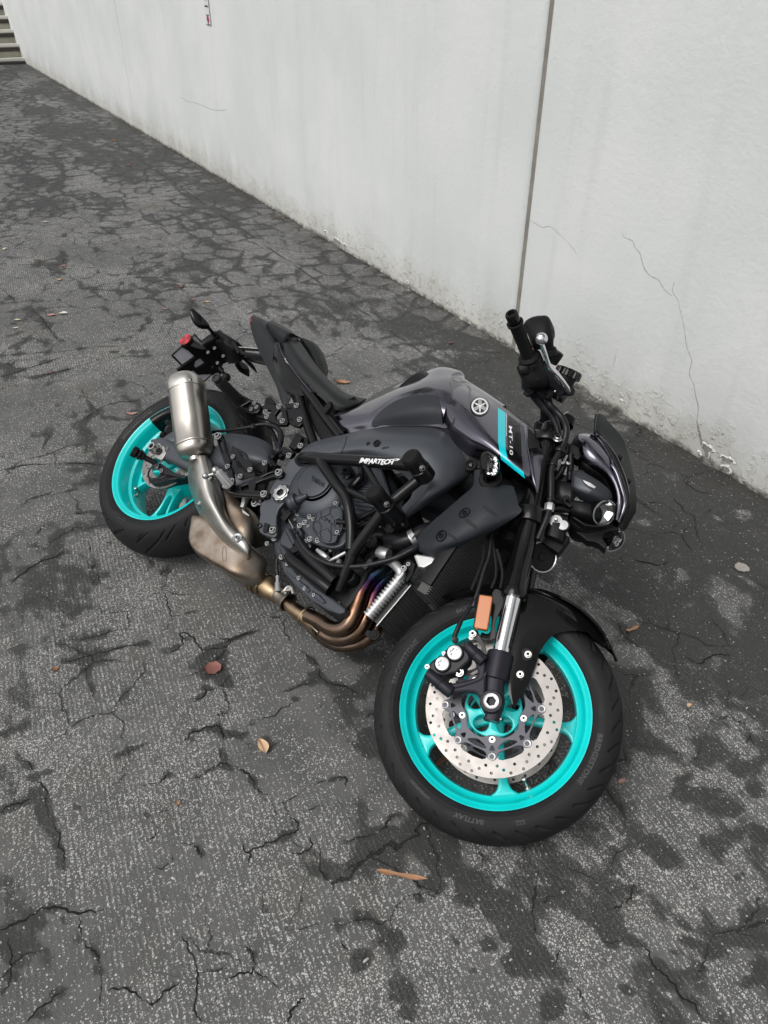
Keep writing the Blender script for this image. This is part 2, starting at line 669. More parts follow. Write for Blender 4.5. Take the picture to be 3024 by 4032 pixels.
# ------------------------------------------------------------------ wheels
def tyre_mesh(C, Rm, prof, n_ang, grooves):
    half = catmull([Vector((z, r, 0)) for z, r in prof], 5)
    sec = [(q.x, q.y) for q in half] + [(-q.x, q.y) for q in half[-2::-1]]
    z = np.array([a for a, _ in sec])
    r = np.array([b for _, b in sec])
    ds = np.hypot(np.diff(z), np.diff(r))
    s = np.concatenate([[0], np.cumsum(ds)])
    # resample finely over the tread
    m = 92
    ss = np.linspace(0, s[-1], m)
    z, r = np.interp(ss, s, z), np.interp(ss, s, r)
    lat = ss - ss[-1] / 2
    nz = -np.gradient(r)
    nr = np.gradient(z)
    ln = np.hypot(nz, nr)
    nz, nr = nz / ln, nr / ln
    th = np.linspace(0, 2 * PI, n_ang, endpoint=False)
    TH, LAT = np.meshgrid(th, lat, indexing='ij')
    dep = np.zeros_like(TH)
    Rr = r.max()
    for (N, l0, l1, k1, k2, hw, off) in grooves:
        for sgn in (1, -1):
            u = np.clip((sgn * LAT - l0) / (l1 - l0), 0, 1)
            inside = (sgn * LAT > l0) & (sgn * LAT < l1)
            cen = (k1 * u + k2 * u * u) / Rr + (0 if sgn > 0 else PI / N) + off
            d = (TH - cen) * N / (2 * PI)
            d = (d - np.round(d)) * 2 * PI / N * Rr
            w = hw * np.clip(np.sin(PI * np.clip(u, .04, .96)) * 1.6, .2, 1)
            dep = np.maximum(dep, np.where(inside, np.clip(1.8 - np.abs(d) / w, 0, 1), 0) * .0060)
    # fine moulding ring at the edge of the side wall
    edge = ss[-1] / 2 * .80
    dep -= np.exp(-((np.abs(LAT) - edge) / .0012) ** 2) * .0011
    dep -= np.exp(-((np.abs(LAT) - ss[-1] / 2 * .955) / .0012) ** 2) * .0009
    ZZ = z[None, :] - nz[None, :] * dep
    RR_ = r[None, :] - nr[None, :] * dep
    X = RR_ * np.cos(TH)
    Y = RR_ * np.sin(TH)
    pts = np.stack([X, Y, ZZ], -1).reshape(-1, 3) @ np.array(Rm.to_3x3()).T + np.array(C)
    i = np.arange(n_ang)[:, None]
    j = np.arange(m - 1)[None, :]
    i2 = (i + 1) % n_ang
    f = np.stack([i * m + j, i2 * m + j, i2 * m + j + 1, i * m + j + 1], -1).reshape(-1, 4)
    me = bpy.data.meshes.new('tyre')
    me.from_pydata(pts.tolist(), [], f.tolist())
    me.polygons.foreach_set('use_smooth', [True] * len(me.polygons))
    me.update()
    return me, (np.abs(z), r)


def sidewall_text(mb, body, size, ang_c, r0, prof, xf, flip=False, bold=.0, shear=0, space=1.0):
    v, f = text_mesh(body, size, shear=shear, bold=bold, space=space)
    v, f = refine(v, f, size * .6)
    w = max(q.x for q in v)
    out = []
    zs, rs = prof
    k = len(zs) // 2
    order = np.argsort(rs[-k:][::-1])
    rz = rs[-k:][::-1]
    zz = zs[-k:][::-1]
    side = rz < rs.max() * .96
    rz, zz = rz[side], zz[side]
    o = np.argsort(rz)
    rz, zz = rz[o], zz[o]
    for q in v:
        r = r0 - q.y if flip else r0 + q.y
        a = ang_c + ((q.x - w / 2) / r0 if flip else -(q.x - w / 2) / r0)
        z = float(np.interp(r, rz, zz)) + .0006
        out.append(xf(Vector((r * math.cos(a), r * math.sin(a), z))))
    mb.add(out, f)


def wheel(name, C, Rm, w, ri, tyre_prof, grooves, spoke_angles, texts, valve_ang, front):
    xf = lambda q: C + Rm @ Vector(q)
    ax = Rm @ ZH
    hub = MB()
    hub.lathe([(-.075, .012), (-.075, .028), (-.05, .030), (-.02, .024), (.02, .024), (.05, .030), (.072, .028), (.072, .012)], C, ax, 40)
    if front:
        loops = [circle2((0, 0), .068, 48)]
        for i in range(5):
            a = math.radians(-20 + 72 * i)
            loops.append([(math.cos(a) * .043 + math.cos(t) * .0205 * math.cos(a) - math.sin(t) * (.0185 + .004 * math.cos(t)) * math.sin(a),
                           math.sin(a) * .043 + math.cos(t) * .0205 * math.sin(a) + math.sin(t) * (.0185 + .004 * math.cos(t)) * math.cos(a)) for t in [2 * PI * j / 20 for j in range(20)]])
        for zz in (.056, -.044):
            v, f = curve_mesh(loops, .012, .0025)
            hub.add([xf((q.x, q.y, q.z + zz)) for q in v], f)
    else:
        hub.lathe([(-.075, .03), (-.07, .075), (-.03, .082), (.02, .062), (.05, .055), (.06, .03)], C, ax, 48)
    wh = hub.build(name, M['cyan'], bike, bevel=0)
    rim = MB()
    pr = [(w, .2235), (w + .002, .230), (w - .001, .2318), (w - .004, .229), (w - .010, .222)]
    outer = [(w - .016, .219), (w * .4, .214), (-w * .4, .214), (-(w - .016), .219)]
    pr2 = [(-(w - .010), .222), (-(w - .004), .229), (-(w - .001), .2318), (-(w + .002), .230), (-w, .2235)]
    hf = [(w * .30, ri + .004), (w * .36, ri + .013), (w - .024, .2085), (w - .009, .2120), (w - .0065, .2145), (w - .004, .2215)]
    inner = [(-a, b) for a, b in hf[::-1]] + [(0, ri)] + hf
    rim.lathe(pr + outer + pr2 + inner, C, ax, 128, closed=True)
    rim.build('rim', M['cyan'], wh, ang=50)
    if front:
        st = [(.022, .020), (.06, .0145), (.10, .0105), (.14, .0105), (.165, .0125), (.178, .018), (.186, .028), (ri + .004, .044)]
        th_, zc = .030, -.004
    else:
        st = [(.05, .038), (.08, .028), (.11, .023), (.14, .024), (.165, .030), (.18, .038), (ri + .004, .052)]
        th_, zc = .040, -.022
    for a in spoke_angles:
        a = math.radians(a)
        out = catmull([Vector((r, hw, 0)) for r, hw in st], 4) + catmull([Vector((r, -hw, 0)) for r, hw in st[::-1]], 4)
        loops = [[(q.x, q.y) for q in out]]
        if not front:
            lp = round_loop([(.095, .0), (.105, .010), (.150, .014), (.172, .018), (.180, 0), (.172, -.018), (.150, -.014), (.105, -.010)], 4)
            loops.append(lp)
        v, f = curve_mesh(loops, th_, .006)
        mb = MB()
        mb.add([xf((q.x * math.cos(a) - q.y * math.sin(a), q.x * math.sin(a) + q.y * math.cos(a), q.z + th_ / 2 + zc)) for q in v], f)
        mb.build('spoke', M['cyan'], wh, ang=40)
    me, prof = tyre_mesh(C, Rm, tyre_prof, 1500, grooves)
    me.materials.append(M['tyre'])
    ty = bpy.data.objects.new('tyre', me)
    COL.objects.link(ty)
    ty.parent = wh
    for t in texts:
        tb = MB()
        sidewall_text(tb, *t[:4], prof, xf, **(t[4] if len(t) > 4 else {}))
        tb.build('tyre_lettering', M['tyre_text'], wh)
    vs = MB()
    a = math.radians(valve_ang)
    d = Vector((math.cos(a), math.sin(a), 0))
    b0 = xf(d * (ri + .002) + Vector((0, 0, .004)))
    b1 = xf(d * (ri - .016) + Vector((0, 0, .012)))
    b2 = xf(d * (ri - .022) + Vector((0, 0, .040)))
    vs.tube([b0, b1, b2], .0035, 10)
    vs.cyl(b1.lerp(b2, .5), b2, .005, .005, 12, .001)
    vs.cyl(b0, b0.lerp(b1, .4), .009, .008, 14, .001)
    vs.build('valve_stem', M['steel'], wh)
    return wh, xf


fc = f2b(FAX)
front_wheel, FX = wheel(
    'front_wheel', fc, STM, .049, .190,
    [(-.044, .222), (-.0535, .231), (-.0595, .244), (-.0612, .256), (-.056, .273), (-.042, .288), (-.021, .297), (0, .300)],
    [(36, .036, .068, -.020, -.016, .0024, .05), (18, .008, .064, -.045, -.030, .0024, .0)],
    [25.5, -46.5, -118.5, 97.5, 169.5],
    [('BATTLAX', .0155, math.radians(-66), .249, dict(bold=.0006, shear=.25)), ('HYPERSPORT', .010, math.radians(-95), .2505, dict(bold=.0003)),
     ('S22', .014, math.radians(-40), .252, dict(bold=.0004)), ('BRIDGESTONE', .017, math.radians(10), .242, dict(bold=.0006, space=1.1)),
     ('BRIDGESTONE', .017, math.radians(-170), .242, dict(bold=.0006, space=1.1)), ('BATTLAX', .0155, math.radians(140), .249, dict(bold=.0005)),
     ('M/C 58W  TUBELESS', .007, math.radians(-140), .243), ('120/70ZR17', .009, math.radians(-120), .246)],
    -29.7, True)
rear_wheel, RX = wheel(
    'rear_wheel', Vector((0, 0, 0)), Matrix.Identity(3), .083, .192,
    [(-.076, .222), (-.085, .231), (-.0925, .244), (-.0955, .257), (-.091, .274), (-.073, .294), (-.045, .310), (-.022, .3175), (0, .320)],
    [(16, .058, .100, .05, .02, .0032, .0), (10, .010, .092, .11, .03, .0034, .1), (20, .078, .098, .02, .01, .0022, .13)],
    [-145, -73, -1, 71, 143],
    [('BRIDGESTONE', .021, math.radians(172), .241, dict(bold=.0008, space=1.05)), ('BATTLAX', .016, math.radians(-88), .243, dict(bold=.0006, flip=False)),
     ('HYPERSPORT', .010, math.radians(-112), .244), ('BRIDGESTONE', .021, math.radians(30), .241, dict(bold=.0008)),
     ('BATTLAX', .016, math.radians(85), .243, dict(bold=.0006)), ('190/55ZR17 M/C 75W', .009, math.radians(-155), .245)],
    -121, False)


def wplate(mb, loops, z, t, bev, xf):
    mb.hard = True
    v, f = curve_mesh(loops, t, bev)
    mb.add([xf((q.x, q.y, q.z + z)) for q in v], f)
    return mb


# front discs with 64 drillings, eight floating rivets, grey carrier
HR = [.153, .143, .133, .149, .133, .143, .152, .136]
for side in (1, -1):
    z = .068 * side + (.0025 if side > 0 else .0025)
    tabs = []
    for i in range(8):
        ac = -144.6 + 45 * i
        for da, r in ((-22, .1215), (-11, .1215), (-7, .118), (-5, .106), (0, .104), (5, .106), (7, .118), (11, .1215)):
            a = math.radians(ac + da)
            tabs.append((r * math.cos(a), r * math.sin(a)))
    loops = [circle2((0, 0), .160, 160), tabs]
    for i in range(64):
        a = math.radians(-161.9 + 5.625 * i)
        r = HR[i % 8]
        loops.append(circle2((r * math.cos(a), r * math.sin(a)), .0034, 12))
    mb = MB()
    wplate(mb, loops, z, .0045, .0003, FX)
    dsc = mb.build('brake_disc', M['disc'], front_wheel, ang=30)
    outer = []
    for i in range(8):
        ac = -144.6 + 45 * i
        for da, r in ((-22.5, .101), (-14, .1015), (-8, .106), (-5, .117), (0, .122), (5, .117), (8, .106), (14, .1015)):
            a = math.radians(ac + da)
            outer.append((r * math.cos(a), r * math.sin(a)))
    inner = []
    for i in range(5):
        ac = -126.9 + 72 * i
        for da, r in ((-36, .0755), (-22, .0745), (-12, .069), (-6, .0655), (0, .065), (6, .0655), (12, .069), (22, .0745)):
            a = math.radians(ac + da)
            inner.append((r * math.cos(a), r * math.sin(a)))
    loops = [round_loop(outer, 3), round_loop(inner, 3)]
    for i in range(8):
        ac = -144.6 + 45 * i
        loops.append(round_loop([(r * math.cos(math.radians(ac + da)), r * math.sin(math.radians(ac + da))) for da, r in ((8.5, .0955), (22.5, .0965), (36.5, .0955), (31, .0865), (22.5, .082), (14, .0865))], 3))
        loops.append(round_loop([(r * math.cos(math.radians(ac + da)), r * math.sin(math.radians(ac + da))) for da, r in ((0, .088), (3.2, .098), (-3.2, .098))], 4))
    mb = MB()
    wplate(mb, loops, z + .001 * side, .0055, .0008, FX)
    mb.build('disc_carrier', M['dark_alu'], front_wheel, ang=30)
    for i in range(8):
        a = math.radians(-144.6 + 45 * i)
        p = FX((.1128 * math.cos(a), .1128 * math.sin(a), z - (.004 if side > 0 else .004)))
        mb = MB()
        mb.lathe([(-.004, .0062), (-.004, .0088), (.004, .0092), (.0068, .0088), (.0072, .0078), (.0066, .0054), (.0030, .0046), (-.003, .0046)], p, ZF, 24, closed=True)
        mb.build('disc_rivet', M['fin'], front_wheel)
    if side > 0:
        for a in (-126.9, -54.9, 17.1, 89.1, 161.1):
            a = math.radians(a)
            bolt(FX((.0750 * math.cos(a), .0750 * math.sin(a), z + .001)), .0078, ZF, parent=front_wheel)

# rear disc
loops = [circle2((0, 0), .110, 96), circle2((0, 0), .070, 48)]
for i in range(36):
    a = math.radians(10 * i)
    r = (.103, .094, .085)[i % 3]
    loops.append(circle2((r * math.cos(a), r * math.sin(a)), .0034, 12))
mb = MB()
wplate(mb, loops, .078, .005, .0003, RX)
mb.build('brake_disc', M['disc'], rear_wheel, ang=30)
# rear sprocket on the far side
tooth = []
for i in range(43):
    for da, r in ((0, .102), (.25, .102), (.4, .108), (.6, .108), (.75, .102)):
        a = 2 * PI * (i + da) / 43
        tooth.append((r * math.cos(a), r * math.sin(a)))
loops = [tooth] + [circle2((0, 0), .05, 32)]
for i in range(5):
    a = 2 * PI * i / 5
    loops.append(circle2((.074 * math.cos(a), .074 * math.sin(a)), .012, 16))
mb = MB()
wplate(mb, loops, -.092, .006, .0003, RX)
mb.build('sprocket', M['fin'], rear_wheel, ang=30)
mb = MB()
for i in range(46):
    t = i / 45
    for yy0, yy1 in ((.108, .150), (-.108, .02)):
        x = .02 + t * .48
        y = yy0 * (1 - t) + yy1 * t * .5
        mb.box((x, y, -.092), .009, .011, .014)
ch = mb.build('drive_chain', M['core'], bike)
tag(ch, kind='stuff')
tag(ch, 'dark drive chain on the far side of the rear wheel')

# ------------------------------------------------------------------ fork
L0 = Vector((1.3965, -.0155, .105))


def FT(t, z=.105, off=0.0):
    """point on a fork leg: t metres up from the axle, off metres forwards of its axis"""
    n = Vector((math.cos(RAKE), math.sin(RAKE), 0))
    return f2b(Vector((L0.x, L0.y, z)) + UAX * t + n * off)


for sd in (1, -1):
    mb = MB()
    a, b = FT(.255, .105 * sd), FT(.745, .105 * sd)
    U = (b - a).normalized()
    mb.lathe([(0, .0215), (0, .030), (.006, .0315), (.020, .0315), (.024, .0295), (.060, .0288), (.062, .0275), (.16, .0268), (.455, .0262), (.488, .0262), (.492, .0235), (.498, .012), (.498, .0001)], a, U, 40)
    leg = mb.build('fork_leg', M['gloss_black'], bike)
    mb = MB()
    mb.lathe([(0, .0215), (.19, .0215)], FT(.080, .105 * sd), U, 40)
    mb.build('stanchion', M['chrome'], leg)
    # foot with the axle clamp
    mb = MB()
    mb.lathe([(0, .024), (.004, .0300), (.040, .0318), (.066, .0312), (.069, .0285), (.070, .0216)], FT(.046, .105 * sd), U, 40)
    c = f2b((1.405, -.02, .105 * sd))
    o2 = .030 * sd
    mb.body([(FT(.062, .105 * sd, -.026), FT(.062, .105 * sd, .024), .026, 2.6), (FT(.03, .105 * sd, -.020), FT(.03, .105 * sd, .026), .024, 3),
             (FT(.0, .105 * sd, -.016), FT(.0, .105 * sd, .034), .024, 3), (FT(-.028, .105 * sd, -.004), FT(-.028, .105 * sd, .032), .022, 3.5), (FT(-.046, .105 * sd, -.006), FT(-.046, .105 * sd, .030), .020, 4)], seg=24)
    mb.lathe([(-.034, .019), (-.034, .026), (.030, .0265), (.034, .0245), (.034, .0185)], c, ZF, 36)
    mb.build('fork_foot', M['fork_grey'], leg)
    mb = MB()
    mb.lathe([(.010, .0112), (.0355, .0118), (.0355, .0170)], c, ZF, 6)
    mb.lathe([(.0355, .0152), (.0362, .0178), (.034, .0184)], c, ZF, 36)
    mb.build('wheel_axle', M['fin'], leg)
    mb = MB()
    mb.cyl(c - ZF * .02, c + ZF * .012, .0122, .0122, 24)
    mb.build('axle_bore', M['hole'], leg)
    bolt(FT(-.036, .105 * sd, .029), .0075, (STM @ Vector((math.cos(RAKE), math.sin(RAKE), 0))), parent=leg)

# triple clamps
n_f = STM @ Vector((math.cos(RAKE), math.sin(RAKE), 0))
u_f = STM @ UAX
for t0, th, nm in ((.455, .040, 'lower_fork_clamp'), (.690, .026, 'upper_fork_clamp')):
    def q2(x, z, t):
        return f2b(Vector((L0.x, L0.y, 0)) + UAX * t + Vector((math.cos(RAKE), math.sin(RAKE), 0)) * x + Vector((0, 0, z)))
    out = [(.034, .095), (.030, .125), (.006, .142), (-.024, .136), (-.040, .110), (-.060, .05), (-.070, .0), (-.060, -.05), (-.040, -.110), (-.024, -.136), (.006, -.142), (.030, -.125), (.034, -.095), (-.005, -.05), (-.012, 0), (-.005, .05)]
    v, f = curve_mesh([round_loop(out, 4)], th, .003)
    mb = MB()
    mb.add([q2(q.x, q.y, t0 + q.z + th) for q in v], f)
    for sd in (1, -1):
        mb.lathe([(0, .0270), (0, .0345), (.003, .0362), (th - .003, .0362), (th, .0345), (th, .0270)], FT(t0, .105 * sd), u_f, 40)
    mb.build(nm, M['black_metal'], bike)
for sd in (1, -1):
    mb = MB()
    mb.lathe([(0, .024), (.004, .024), (.010, .021), (.013, .012), (.022, .011), (.023, .0001)], FT(.742, .105 * sd), u_f, 30)
    mb.build('fork_cap', M['dark_alu'], bike)
mb = MB()
mb.cyl(f2b(Vector((L0.x, L0.y, 0)) + UAX * .43 - Vector((.05, 0.02, 0))), f2b(Vector((L0.x, L0.y, 0)) + UAX * .74 - Vector((.05, 0.02, 0))), .036, .036, 32)
mb.box(Vector((1.10, .42, 0)), .09, .17, .09)
mb.build('steering_head', M['engine_dark'], bike, bevel=.004)

# ------------------------------------------------------------------ front brake
mb = MB()
plate(mb, FP(.128), [('Z', (560, 330), (600, 300), (650, 380), (735, 480), (740, 560), (730, 640), (715, 760), (670, 770), (640, 768), (560, 775), (440, 798), (390, 770), (380, 740), (410, 690), (500, 672), (620, 640), (665, 600), (645, 500), (600, 420))], .022, .005, smooth=True)
plate(mb, FP(.134), [('Z', (690, 640), (740, 560), (745, 700), (735, 800), (690, 830), (650, 780), (560, 770), (450, 775), (410, 735), (560, 690))], .024, .006, smooth=True)
arm = mb.build('caliper_arm', M['fork_grey'], bike)
for a_, b_ in ((('Z', 562, 335), ('Z', 725, 490)), (('Z', 195, 590), ('Z', 425, 780))):
    mb = MB()
    p0, p1 = Q(*a_, .128), Q(*b_, .128)
    mb.cyl(p0, p0.lerp(p1, .56), .0135, .0145, 24, .003)
    mb.cyl(p0.lerp(p1, .54), p1, .0155, .0150, 24, .002)
    mb.cyl(p0.lerp(p1, .50), p0.lerp(p1, .56), .0165, .0165, 24, .001)
    mb.build('caliper_mount', M['fork_grey'], arm)
mb = MB()
plate(mb, FP(.130), [('Z', (200, 560), (215, 500), (265, 455), (330, 440), (360, 400), (370, 370), (430, 345), (500, 330), (560, 360), (600, 430), (590, 480), (550, 520), (470, 590), (430, 600), (340, 620), (240, 605))], .050, .006, smooth=True)
cal = mb.build('brake_caliper', M['caliper'], bike)
for (x, y, r) in ((455, 412, .0170), (340, 515, .0160)):
    p = Q('Z', x, y, .128)
    mb = MB()
    mb.lathe([(-.01, r + .004), (.006, r + .004), (.009, r + .002), (.009, r)], p, ZF, 36)
    mb.build('piston_ring', M['caliper'], cal)
    star = []
    for i in range(48):
        a = 2 * PI * i / 48
        star.append((r * (.53 + .10 * math.cos(6 * a)) * math.cos(a + .3), r * (.53 + .10 * math.cos(6 * a)) * math.sin(a + .3)))
    e1 = STM @ XH
    e2 = STM @ YH
    mb = MB()
    v, f = curve_mesh([circle2((0, 0), r, 40), star], .004, .0006)
    mb.add([p + e1 * q.x + e2 * q.y + ZF * (q.z + .0125) for q in v], f)
    v, f = curve_mesh([circle2((0, 0), r, 40)], .003, .0)
    mb.add([p + e1 * q.x + e2 * q.y + ZF * (q.z + .0078) for q in v], f)
    mb.build('piston_cap', M['piston'], cal, ang=30)
bolt(Q('Z', 495, 588, .118), .011, ZF, parent=cal)
bolt(Q('Z', 350, 410, .118), .005, ZF, parent=cal)
bolt(Q('Z', 195, 535, .130), .006, ZF, parent=cal)
mb = MB()
mb.cyl(Q('Z', 455, 285, .120), Q('Z', 455, 285, .136), .0085, .0085, 20, .001)
mb.tube([Q('Z', 455, 285, .130), Q('Z', 455, 240, .130), Q('Z', 485, 165, .13), Q('Z', 520, 90, .128), Q('Z', 570, 20, .125), Q('E', 640, 310, .122), Q('E', 665, 250, .122), Q('E', 700, 130, .12), Q('E', 725, 60, .118), Q('E', 735, -20, .115), Q('E', 742, -110, .10)], [.0065, .0058, .006, .0052, .0055, .0050, .0055, .005, .005, .005, .005], 12)
mb.cyl(Q('E', 640, 335, .122), Q('E', 655, 295, .122), .0085, .0085, 16, .002)
mb.build('brake_hose', M['rubber_hose'], bike)
# fender bracket with two bolts, speed sensor
mb = MB()
plate(mb, FP(.118), [('Z', (640, 190), (665, 195), (690, 250), (720, 310), (745, 380), (740, 470), (700, 430), (700, 340), (660, 280), (600, 250), (610, 200))], .008, .001)
plate(mb, FP(.105), [('E', (745, 250), (800, 250), (800, 320), (760, 420), (762, 500), (690, 510), (685, 470), (735, 460))], .006, .001)
fb = mb.build('fender_bracket', M['black_metal'], bike)
bolt(Q('Z', 620, 228, .122), .009, ZF, parent=fb)
bolt(Q('Z', 605, 262, .118), .006, ZF, parent=fb)

# amber side reflector
mb = MB()
plate(mb, FP(.150), [('E', (680, 265), (743, 274), (745, 285), (718, 450), (712, 456), (650, 445), (645, 436), (674, 270))], .012, .002, smooth=False)
rf = mb.build('side_reflector', M['amber'], bike, label='amber plastic side reflector on the fork')
mb = MB()
plate(mb, FP(.140), [('E', (672, 260), (748, 268), (750, 285), (720, 458), (712, 462), (644, 450), (640, 436), (668, 266))], .006, .001, smooth=False)
mb.build('reflector_base', M['plastic'], rf)

# front fender: arch over the tyre with side skirts
mb = MB()


def fen(a, z, r):
    a = math.radians(a)
    return FX((r * math.cos(a), r * math.sin(a), z))


rows = []
for a, hw, ro in ((155, .006, .321), (152, .030, .321), (144, .058, .321), (134, .070, .322), (122, .075, .323), (108, .076, .324), (96, .074, .325), (84, .075, .326), (74, .071, .326), (67, .060, .325), (63, .040, .323), (60.5, .012, .322)):
    rows.append([fen(a, hw, ro - .034 * (hw / .07) ** 2), fen(a, hw * .82, ro - .014 * (hw / .07) ** 2), fen(a, hw * .45, ro - .003), fen(a, 0, ro)])
mb.patch(rows, .003, 5, mirror=True)
fen_o = mb.build('front_fender', M['gloss_black'], bike, ang=60)
for sd in (1, -1):
    mb = MB()
    rows = []
    side = [[(116, .076, .292), (99, .077, .292), (83, .070, .289), (76, .066, .288)],
            [(114, .082, .262), (100, .084, .262), (88, .080, .262), (80, .074, .268)],
            [(112, .088, .228), (101, .090, .225), (92, .086, .225), (86, .080, .228)],
            [(110, .094, .180), (102, .095, .175), (93, .090, .175), (86, .084, .178)],
            [(106, .098, .130), (98, .098, .130), (88, .094, .132), (80, .088, .138)],
            [(95, .100, .080), (88, .099, .085), (78, .096, .090), (66, .090, .092)],
            [(80, .100, .052), (72, .100, .056), (60, .097, .060), (48, .094, .062)],
            [(40, .098, .046), (36, .098, .048), (32, .097, .050), (28, .096, .052)]]
    for r_ in side:
        rows.append([fen(a, z * sd, r) for a, z, r in r_])
    mb.patch(rows, .003, 5)
    sk = mb.build('fender_skirt', M['gloss_black'], fen_o, ang=60)
    if sd > 0:
        for (x, y) in ((1135, 420), (1062, 607)):
            p = Q('Z', x, y, .098)
            mb = MB()
            mb.lathe([(-.004, .0145), (-.003, .0150), (-.0015, .0145), (-.0015, .001)], p + n_f * -.003, ZF, 28)
            mb.build('bolt_recess', M['hole'], fen_o)
            bolt(p, .0088, ZF, parent=fen_o)

# ------------------------------------------------------------------ rear brake, axle and swingarm
mb = MB()
rows = [
    [P('c', 60, 560, .10), P('c', -60, 430, .115), P('A', 650, 1010, .10), P('A', 640, 960, .08)],
    [P('c', 180, 580, .10), P('c', 60, 420, .13), P('c', 30, 240, .13), P('c', 0, 110, .10)],
    [P('c', 330, 600, .10), P('c', 220, 420, .14), P('c', 180, 220, .145), P('c', 230, 32, .105)],
    [P('c', 480, 640, .09), P('c', 420, 460, .135), P('c', 430, 250, .15), P('c', 470, 30, .11)],
    [P('c', 640, 640, .08), P('c', 620, 480, .12), P('c', 650, 290, .14), P('c', 700, 75, .10)],
    [P('c', 820, 600, .07), P('c', 800, 500, .10), P('c', 840, 350, .12), P('c', 880, 175, .09)],
    [P('c', 960, 600, .05), P('c', 960, 520, .07), P('c', 960, 430, .09), P('c', 985, 330, .07)]]
mb.patch(rows, .012, 5)
swing = mb.build('swingarm', M['frame'], bike, ang=50)
mb = MB()
mb.body([(P('A', 425, 975, .105), P('A', 470, 1095, .105), .022, 4), (P('A', 500, 960, .108), P('A', 540, 1120, .108), .024, 3.5),
         (P('A', 560, 985, .11), P('A', 600, 1150, .11), .024, 3), (P('A', 660, 1040, .11), P('A', 680, 1190, .11), .024, 3),
         (P('A', 800, 1090, .10), P('A', 800, 1260, .10), .024, 3), (P('A', 960, 1120, .09), P('A', 960, 1290, .09), .026, 3), (P('A', 1130, 1130, .07), P('A', 1130, 1300, .07), .03, 3)], seg=24)
mb.build('swingarm_beam', M['frame'], swing)
mb = MB()
mb.body([(P('A', 500, 960, .108), P('A', 520, 1010, .108), .018, 3), (P('A', 600, 900, .10), P('A', 640, 990, .10), .020, 3), (P('A', 760, 880, .09), P('A', 780, 1000, .09), .022, 3)], seg=20)
mb.build('swingarm_brace', M['frame'], swing)
for z0 in (-.115,):
    mb = MB()
    mb.body([((-.03, .035, z0), (-.03, -.035, z0), .02, 4), ((.1, .055, z0), (.1, -.03, z0), .022, 3), ((.3, .12, z0), (.3, -.0, z0), .024, 3), ((.52, .17, z0 + .03), (.52, .03, z0 + .03), .03, 3)], seg=20)
    mb.build('swingarm_beam', M['frame'], swing)
mb = MB()
plate(mb, ZP(.132), [('A', (395, 1065), (432, 995), (510, 1012), (520, 1020), (480, 1090), (470, 1095))], .006, .0008, smooth=False)
blk = mb.build('axle_block', M['alu'], swing)
mb = MB()
pa = P('A', 438, 1030, .132)
mb.lathe([(.000, .0235), (.003, .0235), (.003, .019)], pa, ZH, 32)
mb.lathe([(.003, .0195), (.016, .0195), (.018, .017)], pa, ZH, 6)
mb.lathe([(.016, .017), (.020, .0155), (.023, .0135), (.026, .0135), (.026, .0085), (.004, .0085)], pa, ZH, 32)
mb.build('axle_nut', M['steel'], swing)
mb = MB()
mb.cyl((0, 0, -.14), (0, 0, .135), .0125, .0125, 24)
mb.build('rear_axle', M['hole'], swing)
bolt(P('A', 512, 1022, .135), .005, ZH, parent=swing)
bolt(P('A', 643, 1190, .132), .006, ZH, parent=swing)
# paddock bobbin
mb = MB()
b0, b1 = P('A', 440, 1120, .120), P('A', 290, 1040, .175)
dd = (b1 - b0)
mb.lathe([(0, .0095), (dd.length * .5, .009), (dd.length * .52, .014), (dd.length * .60, .0145), (dd.length * .62, .012), (dd.length * .66, .0185), (dd.length * .74, .0185), (dd.length * .78, .013), (dd.length * .84, .019), (dd.length, .0195), (dd.length + .002, .018), (dd.length + .001, .013), (dd.length - .006, .0125), (dd.length - .006, .007), (dd.length - .002, .0065), (dd.length - .002, .0001)], b0, dd, 32)
mb.build('axle_slider', M['plastic'], swing)
# rear caliper
mb = MB()
plate(mb, ZP(.100), [('A', (385, 1235), (392, 1215), (450, 1205), (470, 1165), (510, 1170), (570, 1190), (600, 1195), (640, 1190), (610, 1212), (520, 1228), (470, 1246), (410, 1252))], .045, .004, smooth=False)
plate(mb, ZP(.112), [('A', (440, 1125), (470, 1118), (560, 1180), (640, 1200), (620, 1215), (500, 1190), (455, 1170))], .012, .002, smooth=False)
rc = mb.build('rear_caliper', M['caliper'], bike)
bolt(P('A', 443, 1140, .118), .0095, ZH, parent=rc)
bolt(P('A', 473, 1168, .114), .008, ZH, parent=rc)
mb = MB()
mb.tube([P('A', 445, 1130, .125), P('A', 405, 1150, .13), P('A', 388, 1190, .13), P('A', 400, 1230, .125), P('A', 420, 1240, .12)], .0032, 10)
mb.tube([P('A', 520, 1185, .11), P('A', 480, 1215, .115), P('A', 430, 1225, .115)], .003, 8)
mb.build('sensor_wire', M['rubber_hose'], rc)
mb = MB()
plate(mb, ZP(.10), [('A', (495, 905), (510, 880), (540, 850), (590, 850), (600, 940), (560, 955), (500, 950))], .04, .006)
mb.cyl(P('A', 535, 905, .095), P('A', 535, 905, .105), .021, .020, 28, .003)
mb.cyl(P('A', 520, 855, .095), P('A', 520, 855, .11), .011, .011, 20, .002)
r2 = mb.build('rear_caliper_body', M['caliper'], rc)
p0, p1 = P('A', 530, 945, .10), P('A', 467, 932, .115)
mb = MB()
d = (p1 - p0).length
mb.lathe([(0, .007), (d * .5, .007), (d * .55, .013), (d * .64, .013), (d * .68, .010), (d * .74, .012), (d * .82, .012), (d * .86, .009), (d * .92, .010), (d, .008), (d, .0001)], p0, p1 - p0, 24)
mb.build('caliper_pin_boot', M['rubber'], rc)
